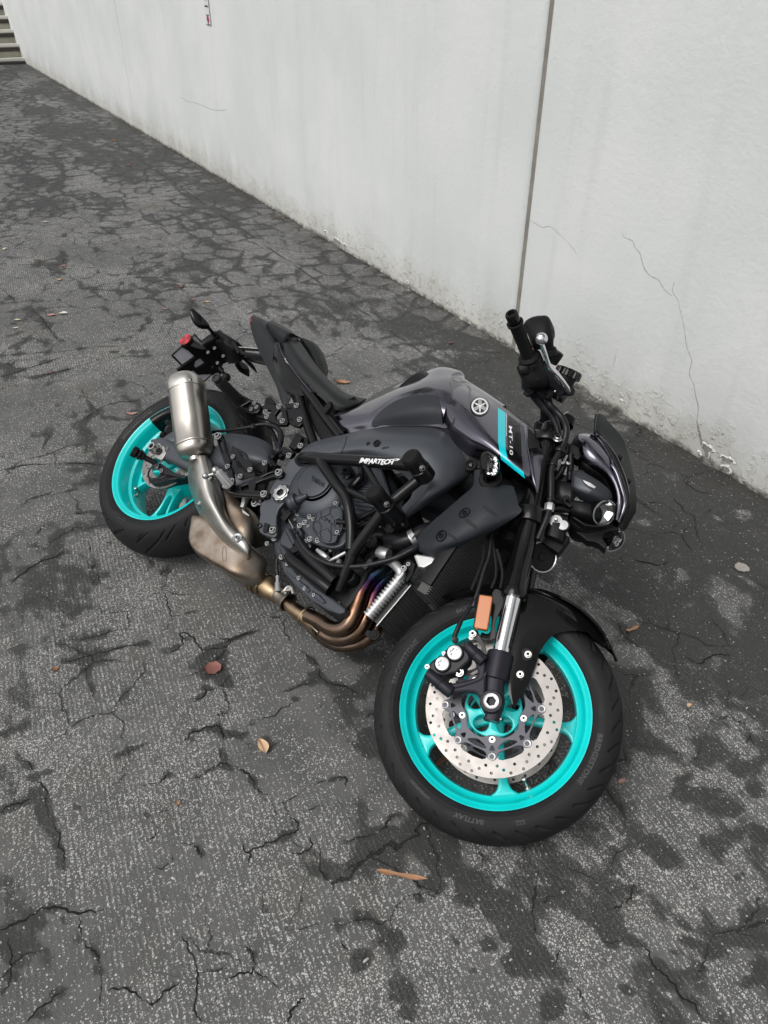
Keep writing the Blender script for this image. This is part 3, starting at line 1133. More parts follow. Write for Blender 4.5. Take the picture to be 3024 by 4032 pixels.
# black hugger along the rim
mb = MB()
rows = []
for a in range(118, 166, 6):
    t = math.radians(a)
    rows.append([Vector((r * math.cos(t), r * math.sin(t), z)) for r, z in ((.226, .0875), (.206, .082), (.196, .055), (.194, .02))])
mb.patch(rows, .002, 4)
mb.build('rim_hugger', M['gloss_black'], swing)
mb = MB()
rows = []
for a in (20, 40, 60, 78, 92):
    t = math.radians(a)
    rows.append([Vector((.338 * math.cos(t), .338 * math.sin(t), z)) + Vector((0, 0, 0)) - Vector((math.cos(t), math.sin(t), 0)) * abs(z) ** 2 * 4 for z in (.085, .05, 0, -.05, -.085)])
mb.patch(rows, .003, 4)
mb.build('hugger', M['plastic'], swing)

# ------------------------------------------------------------------ silencer and exhaust
def norm_ring(c, ax, up, ra, rb, n=32, e=2.6):
    ax = ax.normalized()
    u = (up - ax * up.dot(ax)).normalized()
    w = ax.cross(u)
    out = []
    for k in range(n):
        a = 2 * PI * (k + .5) / n
        ca, sa = math.cos(a), math.sin(a)
        out.append(c + u * ra * math.copysign(abs(ca) ** (2 / e), ca) + w * rb * math.copysign(abs(sa) ** (2 / e), sa))
    return out


m0, m1 = P('A', 702, 1100, .165), P('A', 628, 545, .235)
mu = ZH
AXM = m1 - m0
LM = AXM.length


def mring(t, ra, rb, e=2.6, off=0.0):
    return norm_ring(m0 + AXM * t, AXM, ZH, ra, rb, 40, e)


mb = MB()
rings = [mring(-.01, .022, .022, 2), mring(.025, .024, .024, 2), mring(.035, .036, .036, 2.2), mring(.055, .048, .046, 2.5), mring(.09, .0545, .0520), mring(.135, .0566, .0544),
         mring(.150, .0560, .0538), mring(.156, .0585, .0560), mring(.168, .0590, .0564), mring(.178, .0575, .0552), mring(.4, .0578, .0555), mring(.6, .0578, .0555), mring(.835, 0.0574, .0552)]
mb.ring_skin(rings)
sil = mb.build('silencer', M['titan'], bike, ang=60)
mb = MB()
tilt = 0.10
def cap_ring(t, ra, rb, e, tl):
    out = []
    for q in mring(t, ra, rb, e):
        d = (q - (m0 + AXM * t))
        out.append(q + AXM.normalized() * (-d.dot(XH) * tl))
    return out
mb.ring_skin([cap_ring(.80, .0590, .0567, 2.7, 0), cap_ring(.832, .0592, .0569, 2.7, 0), cap_ring(.88, .0585, .0562, 2.8, .1), cap_ring(.94, .052, .052, 2.8, .2), cap_ring(.985, .041, .042, 2.8, .25), cap_ring(.998, .037, .038, 2.6, .25), cap_ring(.99, .033, .034, 2.5, .25), cap_ring(.9, .030, .030, 2.2, .2)], caps=True)
mb.build('silencer_cap', M['alu'], sil, ang=45)
for k, (x, y) in enumerate(((537, 636), (665, 572), (745, 640))):
    c = P('A', x, y, .26)
    ax_p = m0 + AXM * ((c - m0).dot(AXM) / LM ** 2)
    # put the screw on the cap's surface
    cam_b = BIKE_INV @ CAM
    bv = bvh_of(bpy.data.objects['silencer_cap'])
    dr = (BIKE_INV.to_3x3() @ ray(*src('A', x, y))).normalized()
    h, n, _, _ = bv.ray_cast(cam_b, dr)
    if h is not None:
        if n.dot(dr) > 0:
            n = -n
        bolt(h, .0055, n, parent=sil)
# heat shield
mb = MB()
mb.patch([
    [P('A', 648, 1130, .140), P('A', 672, 1092, .165), P('A', 715, 1070, .182), P('A', 760, 1068, .17), P('A', 795, 1100, .145)],
    [P('A', 645, 1190, .135), P('A', 680, 1185, .165), P('A', 735, 1180, .182), P('A', 790, 1178, .168), P('A', 828, 1190, .135)],
    [P('A', 655, 1270, .130), P('A', 700, 1275, .162), P('A', 755, 1270, .178), P('A', 810, 1260, .162), P('A', 855, 1270, .13)],
    [P('A', 680, 1350, .125), P('A', 730, 1360, .158), P('A', 785, 1350, .174), P('A', 835, 1340, .158), P('A', 880, 1345, .13)],
    [P('A', 715, 1440, .120), P('A', 775, 1440, .152), P('A', 825, 1430, .168), P('A', 862, 1415, .155), P('A', 890, 1420, .135)],
    [P('A', 755, 1520, .118), P('A', 820, 1520, .148), P('A', 870, 1510, .162), P('A', 905, 1498, .152), P('A', 925, 1500, .138)],
    [P('A', 815, 1602, .115), P('A', 880, 1600, .145), P('A', 925, 1590, .158), P('A', 965, 1575, .152), P('A', 985, 1572, .140)],
    [P('A', 895, 1675, .115), P('A', 945, 1660, .142), P('A', 985, 1645, .152), P('A', 1025, 1628, .146), P('A', 1050, 1640, .132)],
    [P('A', 975, 1722, .113), P('A', 1005, 1712, .130), P('A', 1030, 1700, .136), P('A', 1050, 1685, .132), P('A', 1062, 1680, .122)],
    [P('A', 1022, 1742, .108), P('A', 1035, 1740, .114), P('A', 1042, 1738, .116), P('A', 1048, 1735, .115), P('A', 1052, 1730, .110)]], .0018, 6)
shield = mb.build('heat_shield', M['alu'], bike, ang=70)
for (x, y, z) in ((718, 1384, .150), (968, 1608, .152), (800, 1215, .166)):
    bv = bvh_of(shield)
    dr = (BIKE_INV.to_3x3() @ ray(*src('A', x, y))).normalized()
    h, n, _, _ = bv.ray_cast(BIKE_INV @ CAM, dr)
    if h is not None:
        if n.dot(dr) > 0:
            n = -n
        mb = MB()
        mb.lathe([(.0005, .0155), (.0018, .0150), (.0010, .011), (.0006, .001)], h, n, 28)
        mb.build('washer', M['steel'], shield)
        bolt(h, .0085, n, parent=shield)
# catalyser: bulb and box
mb = MB()
mb.body([(P('A', 870, 1310, .09), P('A', 935, 1320, .09), .022), (P('A', 872, 1370, .09), P('A', 985, 1368, .09), .03), (P('A', 880, 1420, .085), P('A', 1050, 1420, .085), .038, 2.4),
         (P('A', 890, 1500, .075), P('A', 1095, 1480, .075), .045, 2.6), (P('A', 900, 1590, .065), P('A', 1115, 1560, .065), .055, 3), (P('A', 930, 1680, .05), P('A', 1115, 1650, .05), .06, 3)], seg=28)
catb = mb.build('collector_box', M['cat'], bike, ang=60)
mb = MB()
mb.body([(P('A', 768, 1530, .04), P('A', 752, 1660, .04), .070, 9), (P('A', 778, 1528, .04), P('A', 756, 1700, .04), .088, 9), (P('A', 820, 1530, .04), P('A', 788, 1765, .04), .092, 9), (P('A', 900, 1560, .04), P('A', 868, 1822, .04), .092, 9),
         (P('A', 1000, 1610, .04), P('A', 975, 1882, .04), .090, 9), (P('A', 1060, 1655, .04), P('A', 1035, 1918, .04), .086, 8), (P('A', 1105, 1720, .035), P('A', 1072, 1935, .035), .070, 4),
         (P('A', 1160, 1770, .02), P('A', 1110, 1950, .02), .05, 2.2)], seg=48)
mb.build('collector_shell', M['cat'], catb, ang=32)
mb = MB()
ov = [(885, 1662), (895, 1675), (897, 1710), (893, 1748), (883, 1756), (874, 1745), (872, 1705), (876, 1672)]
bv = bvh_of(bpy.data.objects['collector_shell'])
pts = []
for x, y in ov:
    dr = (BIKE_INV.to_3x3() @ ray(*src('A', x, y))).normalized()
    h, n, _, _ = bv.ray_cast(BIKE_INV @ CAM, dr)
    if h is not None:
        pts.append(h)
if len(pts) > 4:
    mb.tube(catmull(pts, 4, closed=True) + [pts[0]], .0014, 8, smooth=False)
    mb.build('stamped_rib', M['cat'], catb)
# collector tube with bands
col_p = [P('D', 90, 1190, .02), P('D', 160, 1230, .02), P('D', 250, 1300, .02), P('D', 330, 1355, .02)]
mb = MB()
mb.tube(col_p, [.037, .036, .034, .032, .026, .0245], 36, 8)
for t in (.1, .24, .44):
    a = col_p[0].lerp(col_p[-1], t)
    r = (.0375, .0375, .0365)[int(t * 5) if t < .44 else 2]
    mb.lathe([(-.003, r - .003), (-.0015, r + .0012), (.0015, r + .0012), (.003, r - .003)], a, col_p[-1] - col_p[0], 36)
col = mb.build('collector_pipe', M['collector'], bike, ang=60)
mb = MB()
c0, c1 = P('D', 312, 1325, .02), P('D', 385, 1395, .02)
d = (c1 - c0).length
mb.lathe([(0, .0255), (0, .0275), (d * .12, .0288), (d * .2, .0275), (d * .75, .0275), (d * .85, .0300), (d, .0300), (d, .0255)], c0, c1 - c0, 40)
mb.cyl(P('D', 335, 1310, .05), P('D', 420, 1285, .05), .0075, .0075, 16, .001)
mb.box(P('D', 385, 1300, .045), .018, .014, .012)
mb.build('exhaust_clamp', M['cat'], col)
mb = MB()
mb.tube([P('D', 350, 1300, .055), P('D', 378, 1268, .057), P('D', 410, 1275, .057), P('D', 425, 1320, .050)], .0045, 8)
mb.build('clamp_band', M['fin'], col)
bolt(P('D', 365, 1318, .056), .008, (P('D', 365, 1318, .06) - P('D', 420, 1285, .05)), parent=col)
# lambda probe
mb = MB()
l0, l1 = P('D', 300, 1290, .05), P('D', 298, 1170, .075)
d = (l1 - l0).length
mb.lathe([(0, .0135), (.004, .0135), (.005, .009)], l0, l1 - l0, 24)
mb.lathe([(.005, .0092), (.022, .0092), (.024, .006), (.035, .0058), (.036, .0068), (.040, .0068), (.041, .0050), (d, .0045), (d, .0001)], l0, l1 - l0, 24)
lam = mb.build('oxygen_sensor', M['fin'], col)
mb = MB()
mb.tube([l1, P('D', 290, 1090, .08), P('D', 300, 1010, .085), P('D', 290, 960, .085)], .0035, 10)
mb.build('sensor_lead', M['rubber_hose'], col)
# joined header tube then four pipes
HP = [[(395, 1400, .02), (480, 1455, .02), (540, 1500, .02)]]
mb = MB()
mb.body([(P('D', 405, 1375, .02), P('D', 355, 1445, .02), .0215), (P('D', 460, 1400, .02), P('D', 395, 1500, .02), .026), (P('D', 540, 1450, .02), P('D', 475, 1565, .02), .030),
         (P('D', 580, 1480, .02), P('D', 520, 1610, .02), .031), (P('D', 640, 1510, .02), P('D', 600, 1660, .02), .031)], seg=32)
mb.lathe([(-.003, .030), (-.001, .0325), (.002, .0325), (.004, .030)], P('D', 530, 1508, .02), P('D', 560, 1530, .02) - P('D', 500, 1480, .02), 36)
mb.build('collector_joint', M['collector'], col, ang=60)
hdr = [
    ([(540, 1500, .045), (640, 1550, .05), (720, 1600, .055), (800, 1612, .06), (870, 1575, .065), (920, 1490, .07), (955, 1400, .07), (990, 1300, .07), (1040, 1210, .065), (1110, 1150, .055), (1180, 1110, .04), (1260, 1060, .02)], .0205),
    ([(560, 1560, .0), (660, 1640, -.0), (760, 1690, .0), (850, 1690, .01), (950, 1630, .02), (1010, 1540, .03), (1050, 1430, .03), (1090, 1320, .03), (1160, 1220, .02), (1250, 1150, .0)], .0205),
    ([(580, 1590, -.04), (700, 1700, -.05), (820, 1745, -.05), (950, 1730, -.05), (1060, 1660, -.04), (1130, 1560, -.04), (1190, 1430, -.04), (1260, 1300, -.05), (1350, 1200, -.06)], .0205)
]
for pts, r in hdr:
    mb = MB()
    mb.tube([P('D', *q) for q in pts], r, 28, 8)
    mb.build('header_pipe', M['header'], bike, ang=60)
mb = MB()
mb.cyl(P('D', 575, 1590, .055), P('D', 630, 1640, .055), .004, .004, 10, .001)
mb.build('pipe_tab', M['cat'], col)

# ------------------------------------------------------------------ engine
mb = MB()
plate(mb, ZP(.095), [('D', (330, 1120), (300, 900), (340, 780), (400, 600), (430, 430), (500, 320), (620, 200), (800, 170), (1000, 200), (1180, 240), (1330, 560), (1290, 720), (1200, 900), (1120, 1050), (1040, 1150), (980, 1280), (900, 1400), (820, 1480), (680, 1450), (520, 1330))], .22, .012, smooth=False)
eng = mb.build('engine_block', M['engine_dark'], bike, bevel=0)
mb = MB()  # cylinder head and barrel block behind the crash bars, with cooling ribs
for i in range(11):
    t = i / 10
    p = P('D', 930 + 60 * t, 640 + 130 * t, .115).lerp(P('D', 1000, 460, .115), 1 - t)
    mb.box(p, .13, .0045, .03, (XH * .93 + YH * .36, YH * .93 - XH * .36, ZH))
mb.build('cylinder_ribs', M['engine'], eng)
mb = MB()
plate(mb, ZP(.125), [('D', (880, 260), (1140, 270), (1190, 420), (1230, 560), (1150, 720), (980, 760), (900, 620), (860, 450))], .05, .006, smooth=False)
mb.build('cylinder_head', M['engine'], eng)
# clutch cover (big bowl)
mb = MB()
cc = P('D', 640, 455, .150)
mb.lathe([(-.05, .108), (-.012, .107), (.004, .100), (.016, .086), (.022, .066), (.023, .056), (.0235, .0565)], cc, ZH, 72)
mb.lathe([(.0228, .058), (.0200, .0555), (.0205, .0535), (.0275, .0515), (.0285, .048), (.0285, .0001)], P('D', 632, 432, .150), ZH, 64)
clutch = mb.build('clutch_cover', M['engine'], eng, ang=28)
# lettering on the cover: raised
v, f = text_mesh('YAMAHA', 1.0, bold=.02)
w = max(q.x for q in v)
o0, ux, uy = Vector((566, 395)), Vector((108, 62)) / w, Vector((16, -40)) / .72
v, f = refine(v, f, .5)
mb = MB()
mb.patch  # noqa
decal(mb, clutch, 'D', [(o0.x + q.x * ux.x + q.y * uy.x, o0.y + q.x * ux.y + q.y * uy.y) for q in v], f, .0009)
mb.build('cover_lettering', M['black_metal'], eng)
# crank (pickup) cover with pockets
mb = MB()
plate(mb, ZP(.162), [('D', (600, 700), (610, 650), (650, 625), (730, 600), (790, 605), (825, 640), (830, 720), (825, 800), (790, 850), (770, 905), (700, 915), (650, 890), (600, 840), (575, 780))], .06, .005)
plate(mb, ZP(.150), [('D', (430, 640), (520, 650), (590, 630), (680, 560), (760, 500), (800, 480), (850, 560), (860, 760), (850, 900), (760, 950), (640, 930), (560, 890), (500, 800), (440, 730))], .05, .006)
crank = mb.build('crank_cover', M['engine'], eng)
mb = MB()
for lp in ([(735, 622), (800, 622), (812, 680), (800, 700), (765, 715), (728, 680), (722, 645)],
           [(760, 720), (810, 700), (822, 760), (812, 790), (770, 780)],
           [(735, 740), (770, 790), (800, 800), (770, 840), (735, 830)],
           [(655, 800), (700, 790), (730, 845), (725, 890), (690, 900), (655, 870), (640, 825)],
           [(590, 735), (632, 740), (650, 775), (632, 830), (610, 810), (590, 780)],
           [(615, 660), (650, 645), (640, 700), (628, 722), (600, 718)],
           [(650, 640), (720, 620), (715, 668), (668, 690), (650, 690)]):
    pts = [P('D', x, y, .1632) for x, y in lp]
    mb.tube(catmull(pts, 3, closed=True) + [pts[0]], .0017, 6, smooth=False)
cp = [P('D', x, y, .1630) for x, y in [(600, 700), (610, 650), (650, 625), (730, 600), (790, 605), (825, 640), (830, 720), (825, 800), (790, 850), (770, 905), (700, 915), (650, 890), (600, 840), (575, 780)]]
mb.tube(catmull([c.lerp(P('D', 705, 755, .163), .05) for c in cp], 3, closed=True) + [cp[0].lerp(P('D', 705, 755, .163), .05)], .0024, 6, smooth=False)
mb.build('cover_ribs', M['engine'], eng)
v, f = text_mesh('CP4', 1.0, bold=.01)
w = max(q.x for q in v)
v, f = refine(v, f, .5)
o0, ux, uy = Vector((648, 712)), Vector((74, 38)) / w, Vector((12, -30)) / .72
mb = MB()
decal(mb, crank, 'D', [(o0.x + q.x * ux.x + q.y * uy.x, o0.y + q.x * ux.y + q.y * uy.y) for q in v], f, .0012)
mb.build('cover_lettering', M['black_metal'], eng)
for (x, y, r, z) in ((775, 590, .0085, .158), (465, 670, .0085, .150), (562, 695, .0085, .154), (587, 715, .0055, .154), (434, 714, .0055, .150), (520, 743, .0085, .152), (478, 768, .0085, .152), (790, 826, .0088, .160),
                     (562, 878, .0088, .150), (627, 888, .0085, .150), (522, 895, .0065, .145), (728, 962, .0065, .13), (435, 1010, .008, .135), (328, 1025, .008, .13), (548, 770, .005, .152), (553, 940, .0065, .135),
                     (986, 362, .0100, .150), (905, 465, .006, .14), (268, 870, .0085, .13), (470, 1195, .0065, .12), (520, 1280, .0065, .12), (375, 1080, .006, .13), (597, 1335, .0065, .12), (700, 1425, .005, .11), (755, 590, .0055, .157),
                     (527, 1085, .006, .13), (210, 915, .006, .12), (800, 1075, .006, .12), (1330, 1118, .008, .14), (790, 1400, .006, .10), (930, 1245, .006, .10)):
    bolt(P('D', x, y, z), r, ZH, parent=eng)
# clutch cable lever housing (grey cone)
mb = MB()
p0, p1 = P('D', 400, 590, .175), P('D', 510, 535, .178)
d = (p1 - p0).length
mb.lathe([(-.002, .0001), (-.002, .022), (.004, .0255), (d * .25, .0255), (d * .3, .024), (d * .33, .0245), (d * .5, .0235), (d * .56, .0135), (d * .62, .0125), (d * .66, .0135), (d, .008), (d * 1.25, .006)], p0, p1 - p0, 36)
mb.build('clutch_actuator', M['engine'], eng)
mb = MB()
mb.cyl(P('D', 350, 640, .165), P('D', 375, 700, .165), .010, .008, 12, .002)
mb.box(P('D', 372, 690, .165), .02, .03, .014)
mb.build('actuator_joint', M['plastic'], eng, bevel=.001)
mb = MB()
mb.tube([P('D', 385, 715, .165), P('D', 410, 760, .165), P('D', 432, 800, .165)], .0016, 8)
mb.build('inner_cable', M['steel'], eng)
mb = MB()
mb.cyl(P('D', 428, 795, .165), P('D', 470, 870, .163), .0058, .0058, 16, .001)
mb.cyl(P('D', 445, 825, .165), P('D', 452, 838, .165), .0085, .0085, 6, .001)
mb.tube([P('D', 465, 860, .163), P('D', 510, 940, .162), P('D', 580, 1010, .16), P('D', 680, 1065, .158), P('D', 760, 1090, .156), P('D', 850, 1100, .155), P('D', 980, 1098, .152), P('D', 1120, 1070, .15), P('D', 1260, 1030, .148), P('D', 1400, 960, .145), P('D', 1500, 900, .13)], .0075, 14)
mb.build('clutch_cable', M['rubber_hose'], bike)
mb = MB()
mb.tube([P('D', 900, 1085, .14), P('D', 1050, 1080, .14), P('D', 1200, 1050, .138), P('D', 1330, 980, .135), P('D', 1440, 920, .13)], .0062, 12)
mb.box(P('D', 1040, 1090, .15), .012, .03, .016)
mb.build('coolant_hose', M['rubber_hose'], bike)
# big lower hose with clamp
mb = MB()
mb.tube([P('D', 1200, 890, .11), P('D', 1300, 900, .118), P('D', 1400, 870, .12), P('D', 1480, 820, .115), P('D', 1570, 800, .10)], .0225, 24)
hs_ = mb.build('radiator_hose', M['rubber_hose'], bike)
mb = MB()
a, b = P('D', 1385, 878, .12), P('D', 1425, 855, .12)
d = (b - a).length
mb.lathe([(0, .0232), (0, .0242), (d * .4, .0242), (d * .42, .0236), (d * .58, .0236), (d * .6, .0242), (d, .0242), (d, .0232)], a, b - a, 32)
mb.box(P('D', 1398, 850, .145), .010, .012, .008)
mb.build('hose_clip', M['fin'], hs_)
mb = MB()
mb.cyl(P('D', 1120, 985, .105), P('D', 1205, 1010, .105), .019, .019, 28, .002)
mb.build('hose_elbow', M['fin'], hs_)
mb = MB()
mb.tube([P('D', 1000, 950, .09), P('D', 1080, 985, .10), P('D', 1150, 1000, .105)], .0175, 20)
mb.build('water_pipe', M['rubber_hose'], hs_)
# water pump and gear cover at the bottom left
mb = MB()
mb.lathe([(-.05, .068), (-.006, .066), (.002, .058), (.004, .040), (.012, .034), (.013, .0001)], P('D', 425, 880, .125), ZH, 56)
mb.body([(P('D', 370, 830, .14), P('D', 420, 800, .14), .018), (P('D', 400, 890, .14), P('D', 455, 860, .14), .02), (P('D', 430, 950, .14), P('D', 485, 920, .14), .02)], seg=20)
mb.body([(P('D', 320, 960, .14), P('D', 350, 930, .14), .016), (P('D', 330, 1000, .14), P('D', 390, 960, .14), .02), (P('D', 370, 1060, .14), P('D', 420, 1010, .14), .02)], seg=20)
mb.build('water_pump', M['engine'], eng, ang=45)
for pts, r in (([(395, 1010, .145), (430, 1060, .147), (520, 1130, .147), (640, 1220, .145), (730, 1290, .14)], .0185), ([(470, 910, .145), (520, 980, .15), (600, 1070, .15), (690, 1150, .148), (770, 1225, .145)], .0175)):
    mb = MB()
    mb.tube([P('D', *q) for q in pts], r, 28, 6, caps=False)
    mb.tube([P('D', *q) for q in pts[::-1]], r * .82, 28, 6, caps=False)
    mb.build('lower_guard_tube', M['black_metal'], bike)
mb = MB()
plate(mb, ZP(.163), [('D', (395, 950), (440, 930), (500, 905), (510, 930), (470, 965), (430, 985), (410, 985))], .012, .002)
mb.build('pipe_bracket', M['plastic'], eng)
# sump
mb = MB()
plate(mb, ZP(.118), [('D', (318, 1060), (345, 1040), (420, 1090), (520, 1180), (620, 1270), (740, 1350), (850, 1440), (845, 1475), (800, 1490), (700, 1455), (560, 1370), (440, 1260), (340, 1140))], .20, .006, smooth=False)
plate(mb, ZP(.124), [('D', (360, 1080), (420, 1110), (465, 1165), (455, 1205), (410, 1185), (365, 1140))], .03, .004, smooth=False)
plate(mb, ZP(.124), [('D', (470, 1210), (530, 1250), (560, 1290), (540, 1310), (475, 1250))], .03, .004, smooth=False)
plate(mb, ZP(.124), [('D', (570, 1290), (640, 1330), (690, 1390), (660, 1400), (585, 1350))], .03, .004, smooth=False)
mb.build('oil_sump', M['engine'], eng, bevel=0)
# bright selector parts between the pipes
mb = MB()
mb.body([(P('D', 620, 990, .135), P('D', 640, 960, .135), .012, 3), (P('D', 660, 1030, .138), P('D', 690, 990, .138), .014, 3), (P('D', 700, 1050, .138), P('D', 720, 1020, .138), .012, 3)], seg=16)
mb.cyl(P('D', 660, 1060, .14), P('D', 700, 1110, .14), .009, .009, 6, .001)
mb.cyl(P('D', 715, 1060, .13), P('D', 855, 985, .13), .0055, .0055, 12, .001)
mb.cyl(P('D', 805, 1060, .12), P('D', 790, 1080, .13), .008, .008, 14, .001)
mb.build('selector_linkage', M['fin'], eng, ang=30)
for (x, y, r) in ((690, 930, .013), (740, 960, .012), (815, 930, .017), (780, 1000, .012), (700, 990, .010), (860, 830, .010), (1050, 1030, .013), (880, 1180, .02), (980, 960, .016), (1060, 900, .02), (820, 420, .021)):
    mb = MB()
    mb.lathe([(-.03, r), (0, r), (.003, r * .9), (.003, r * .6), (-.002, r * .55), (-.002, .0001)], P('D', x, y, .128), ZH, 24)
    mb.build('engine_plug', M['plastic'], eng)
for pts, r in (([(780, 735, .165), (850, 740, .16), (920, 730, .15), (1100, 640, .14)], .008), ([(800, 780, .16), (900, 800, .15), (1040, 740, .14)], .006), ([(600, 880, .13), (680, 960, .135), (760, 900, .135), (830, 860, .13)], .006), ([(960, 900, .12), (1050, 860, .12), (1150, 850, .12), (1200, 900, .11)], .012)):
    mb = MB()
    mb.tube([P('D', *q) for q in pts], r, 12)
    mb.build('engine_hose', M['plastic'], eng)
for i in range(9):
    mb = MB()
    mb.tube([P('D', 880 + 25 * i, 960 + 12 * i, .10), P('D', 910 + 25 * i, 1030 + 8 * i, .105), P('D', 960 + 25 * i, 1040 - 10 * i, .10)], .0045, 8)
    mb.build('ignition_lead', M['plastic'], eng)
mb = MB()   # oil filler cap
fcap = P('D', 838, 345, .165)
mb.lathe([(-.03, .021), (-.004, .0215), (0, .020), (.001, .017), (-.004, .016), (-.004, .0001)], fcap, ZH, 12)
mb.box(fcap, .006, .034, .008, ((XH + YH).normalized(), (YH - XH).normalized(), ZH))
mb.box(fcap, .034, .006, .008, ((XH + YH).normalized(), (YH - XH).normalized(), ZH))
mb.build('oil_filler_cap', M['plastic'], eng)
mb = MB()   # cam chain case arm with bolt
mb.body([(P('D', 870, 440, .145), P('D', 900, 490, .145), .012, 3), (P('D', 930, 400, .15), P('D', 955, 440, .15), .013, 3), (P('D', 960, 340, .15), P('D', 1010, 370, .15), .015, 3), (P('D', 950, 290, .145), P('D', 1000, 290, .145), .013, 3)], seg=18)
mb.build('case_arm', M['black_metal'], eng)

# ------------------------------------------------------------------ frame
mb = MB()
mb.patch([
    [P('B', 430, 1110, .140), P('B', 452, 1075, .150), P('B', 478, 1030, .138), P('B', 500, 1005, .12)],
    [P('B', 560, 1110, .150), P('B', 580, 1065, .165), P('B', 590, 1010, .160), P('B', 600, 965, .125)],
    [P('B', 700, 1085, .160), P('B', 735, 1030, .178), P('B', 755, 975, .170), P('B', 775, 925, .13)],
    [P('B', 840, 1070, .165), P('B', 900, 1020, .186), P('B', 930, 950, .178), P('B', 950, 890, .13)],
    [P('B', 950, 1105, .168), P('B', 1060, 1040, .190), P('B', 1110, 950, .182), P('B', 1140, 870, .12)],
    [P('B', 1060, 1150, .170), P('B', 1200, 1080, .190), P('B', 1290, 970, .180), P('B', 1330, 870, .115)],
    [P('B', 1150, 1200, .168), P('B', 1290, 1150, .182), P('B', 1410, 1040, .165), P('B', 1480, 920, .10)],
    [P('B', 1200, 1270, .162), P('B', 1320, 1235, .175), P('B', 1460, 1160, .155), P('B', 1600, 1060, .09)],
    [P('B', 1190, 1340, .155), P('B', 1290, 1325, .165), P('B', 1430, 1270, .150), P('B', 1600, 1180, .09)],
    [P('B', 1130, 1410, .145), P('B', 1210, 1400, .152), P('B', 1310, 1360, .145), P('B', 1430, 1300, .11)],
    [P('B', 1080, 1480, .130), P('B', 1120, 1480, .136), P('B', 1165, 1475, .132), P('B', 1210, 1450, .12)]], .03, 6)
frame = mb.build('frame_spar', M['frame'], bike, ang=60)
mb = MB()
fr2 = bpy.data.meshes.new('frame_spar')
fr2.from_pydata([(v.co.x, v.co.y, -v.co.z) for v in frame.data.vertices], [], [tuple(p.vertices)[::-1] for p in frame.data.polygons])
fr2.materials.append(M['frame'])
fr2.polygons.foreach_set('use_smooth', [True] * len(fr2.polygons))
o = bpy.data.objects.new('frame_spar', fr2)
COL.objects.link(o)
o.parent = bike
mb = MB()
plate(mb, ZP(.152), [('c', (1290, 238), (1345, 300), (1330, 370), (1405, 425), (1320, 520), (1240, 640), (1190, 780), (1125, 875), (1040, 940), (985, 1010), (958, 1100), (955, 1200), (972, 1290), (955, 1350), (925, 1378), (870, 1372), (790, 1345), (738, 1315), (712, 1240), (728, 1160), (742, 1080), (735, 1000), (750, 930), (800, 890), (850, 840), (868, 760), (905, 690), (960, 610), (1045, 500), (1110, 400), (1200, 310)),
                     ], .03, .004, smooth=False)
pp = mb.build('pivot_plate', M['frame'], bike)
pn = P('c', 1030, 812, .152)
mb = MB()
mb.lathe([(.0002, .0315), (.001, .031), (.001, .028), (.0005, .0278)], pn, ZH, 48)
mb.build('nut_recess', M['hole'], pp)
mb = MB()
nl = []
for i in range(48):
    a = 2 * PI * i / 48
    r = .0262 if (i // 3) % 2 == 0 else .0235
    nl.append((r * math.cos(a), r * math.sin(a)))
v, f = curve_mesh([nl, circle2((0, 0), .0195, 36)], .008, .0008)
mb.add([pn + Vector((q.x, q.y, q.z + .009)) for q in v], f)
v, f = curve_mesh([circle2((0, 0), .020, 36), circle2((0, 0), .0125, 6)], .008, .0008)
mb.add([pn + Vector((q.x, q.y, q.z + .012)) for q in v], f)
mb.build('pivot_nut', M['steel'], pp, ang=30)
mb = MB()
mb.cyl(pn + ZH * .001, pn + ZH * .003, .013, .013, 20)
mb.build('nut_bore', M['hole'], pp)
mb = MB()
mb.lathe([(.0005, .0150), (.001, .0135), (-.001, .0001)], P('c', 912, 1288, .153), ZH, 28)
mb.build('bolt_recess', M['hole'], pp)
bolt(P('c', 912, 1288, .154), .0112, ZH, parent=pp)
mb = MB()
plate(mb, ZP(.158), [('c', (800, 1185), (860, 1205), (850, 1240), (825, 1310), (780, 1310), (775, 1290))], .006, .001, smooth=False)
mb.lathe([(-.02, .0085), (.001, .0085), (.001, .006), (-.01, .0055)], P('c', 735, 1225, .155), ZH, 20)
mb.build('plate_tab', M['black_metal'], pp)
bolt(P('c', 1122, 312, .150), .009, ZH, parent=pp)
for (x, y, r) in ((680, 935, .0125), (743, 892, .0065), (737, 935, .0065), (932, 1393, .0095), (836, 1462, .007)):
    bolt(P('c', x, y, .135), r, ZH, parent=pp)
# frame details: seam, bolt, slot
mb = MB()
sp_ = []
bvf = bvh_of(frame)


def on(bv, k, x, y, off=0.0):
    dr = (BIKE_INV.to_3x3() @ ray(*src(k, x, y))).normalized()
    h, n, _, _ = bv.ray_cast(BIKE_INV @ CAM, dr)
    if h is None:
        h, n, _, _ = bv.find_nearest(P(k, x, y, .16))
    if n.dot(dr) > 0:
        n = -n
    return h + n * off, n


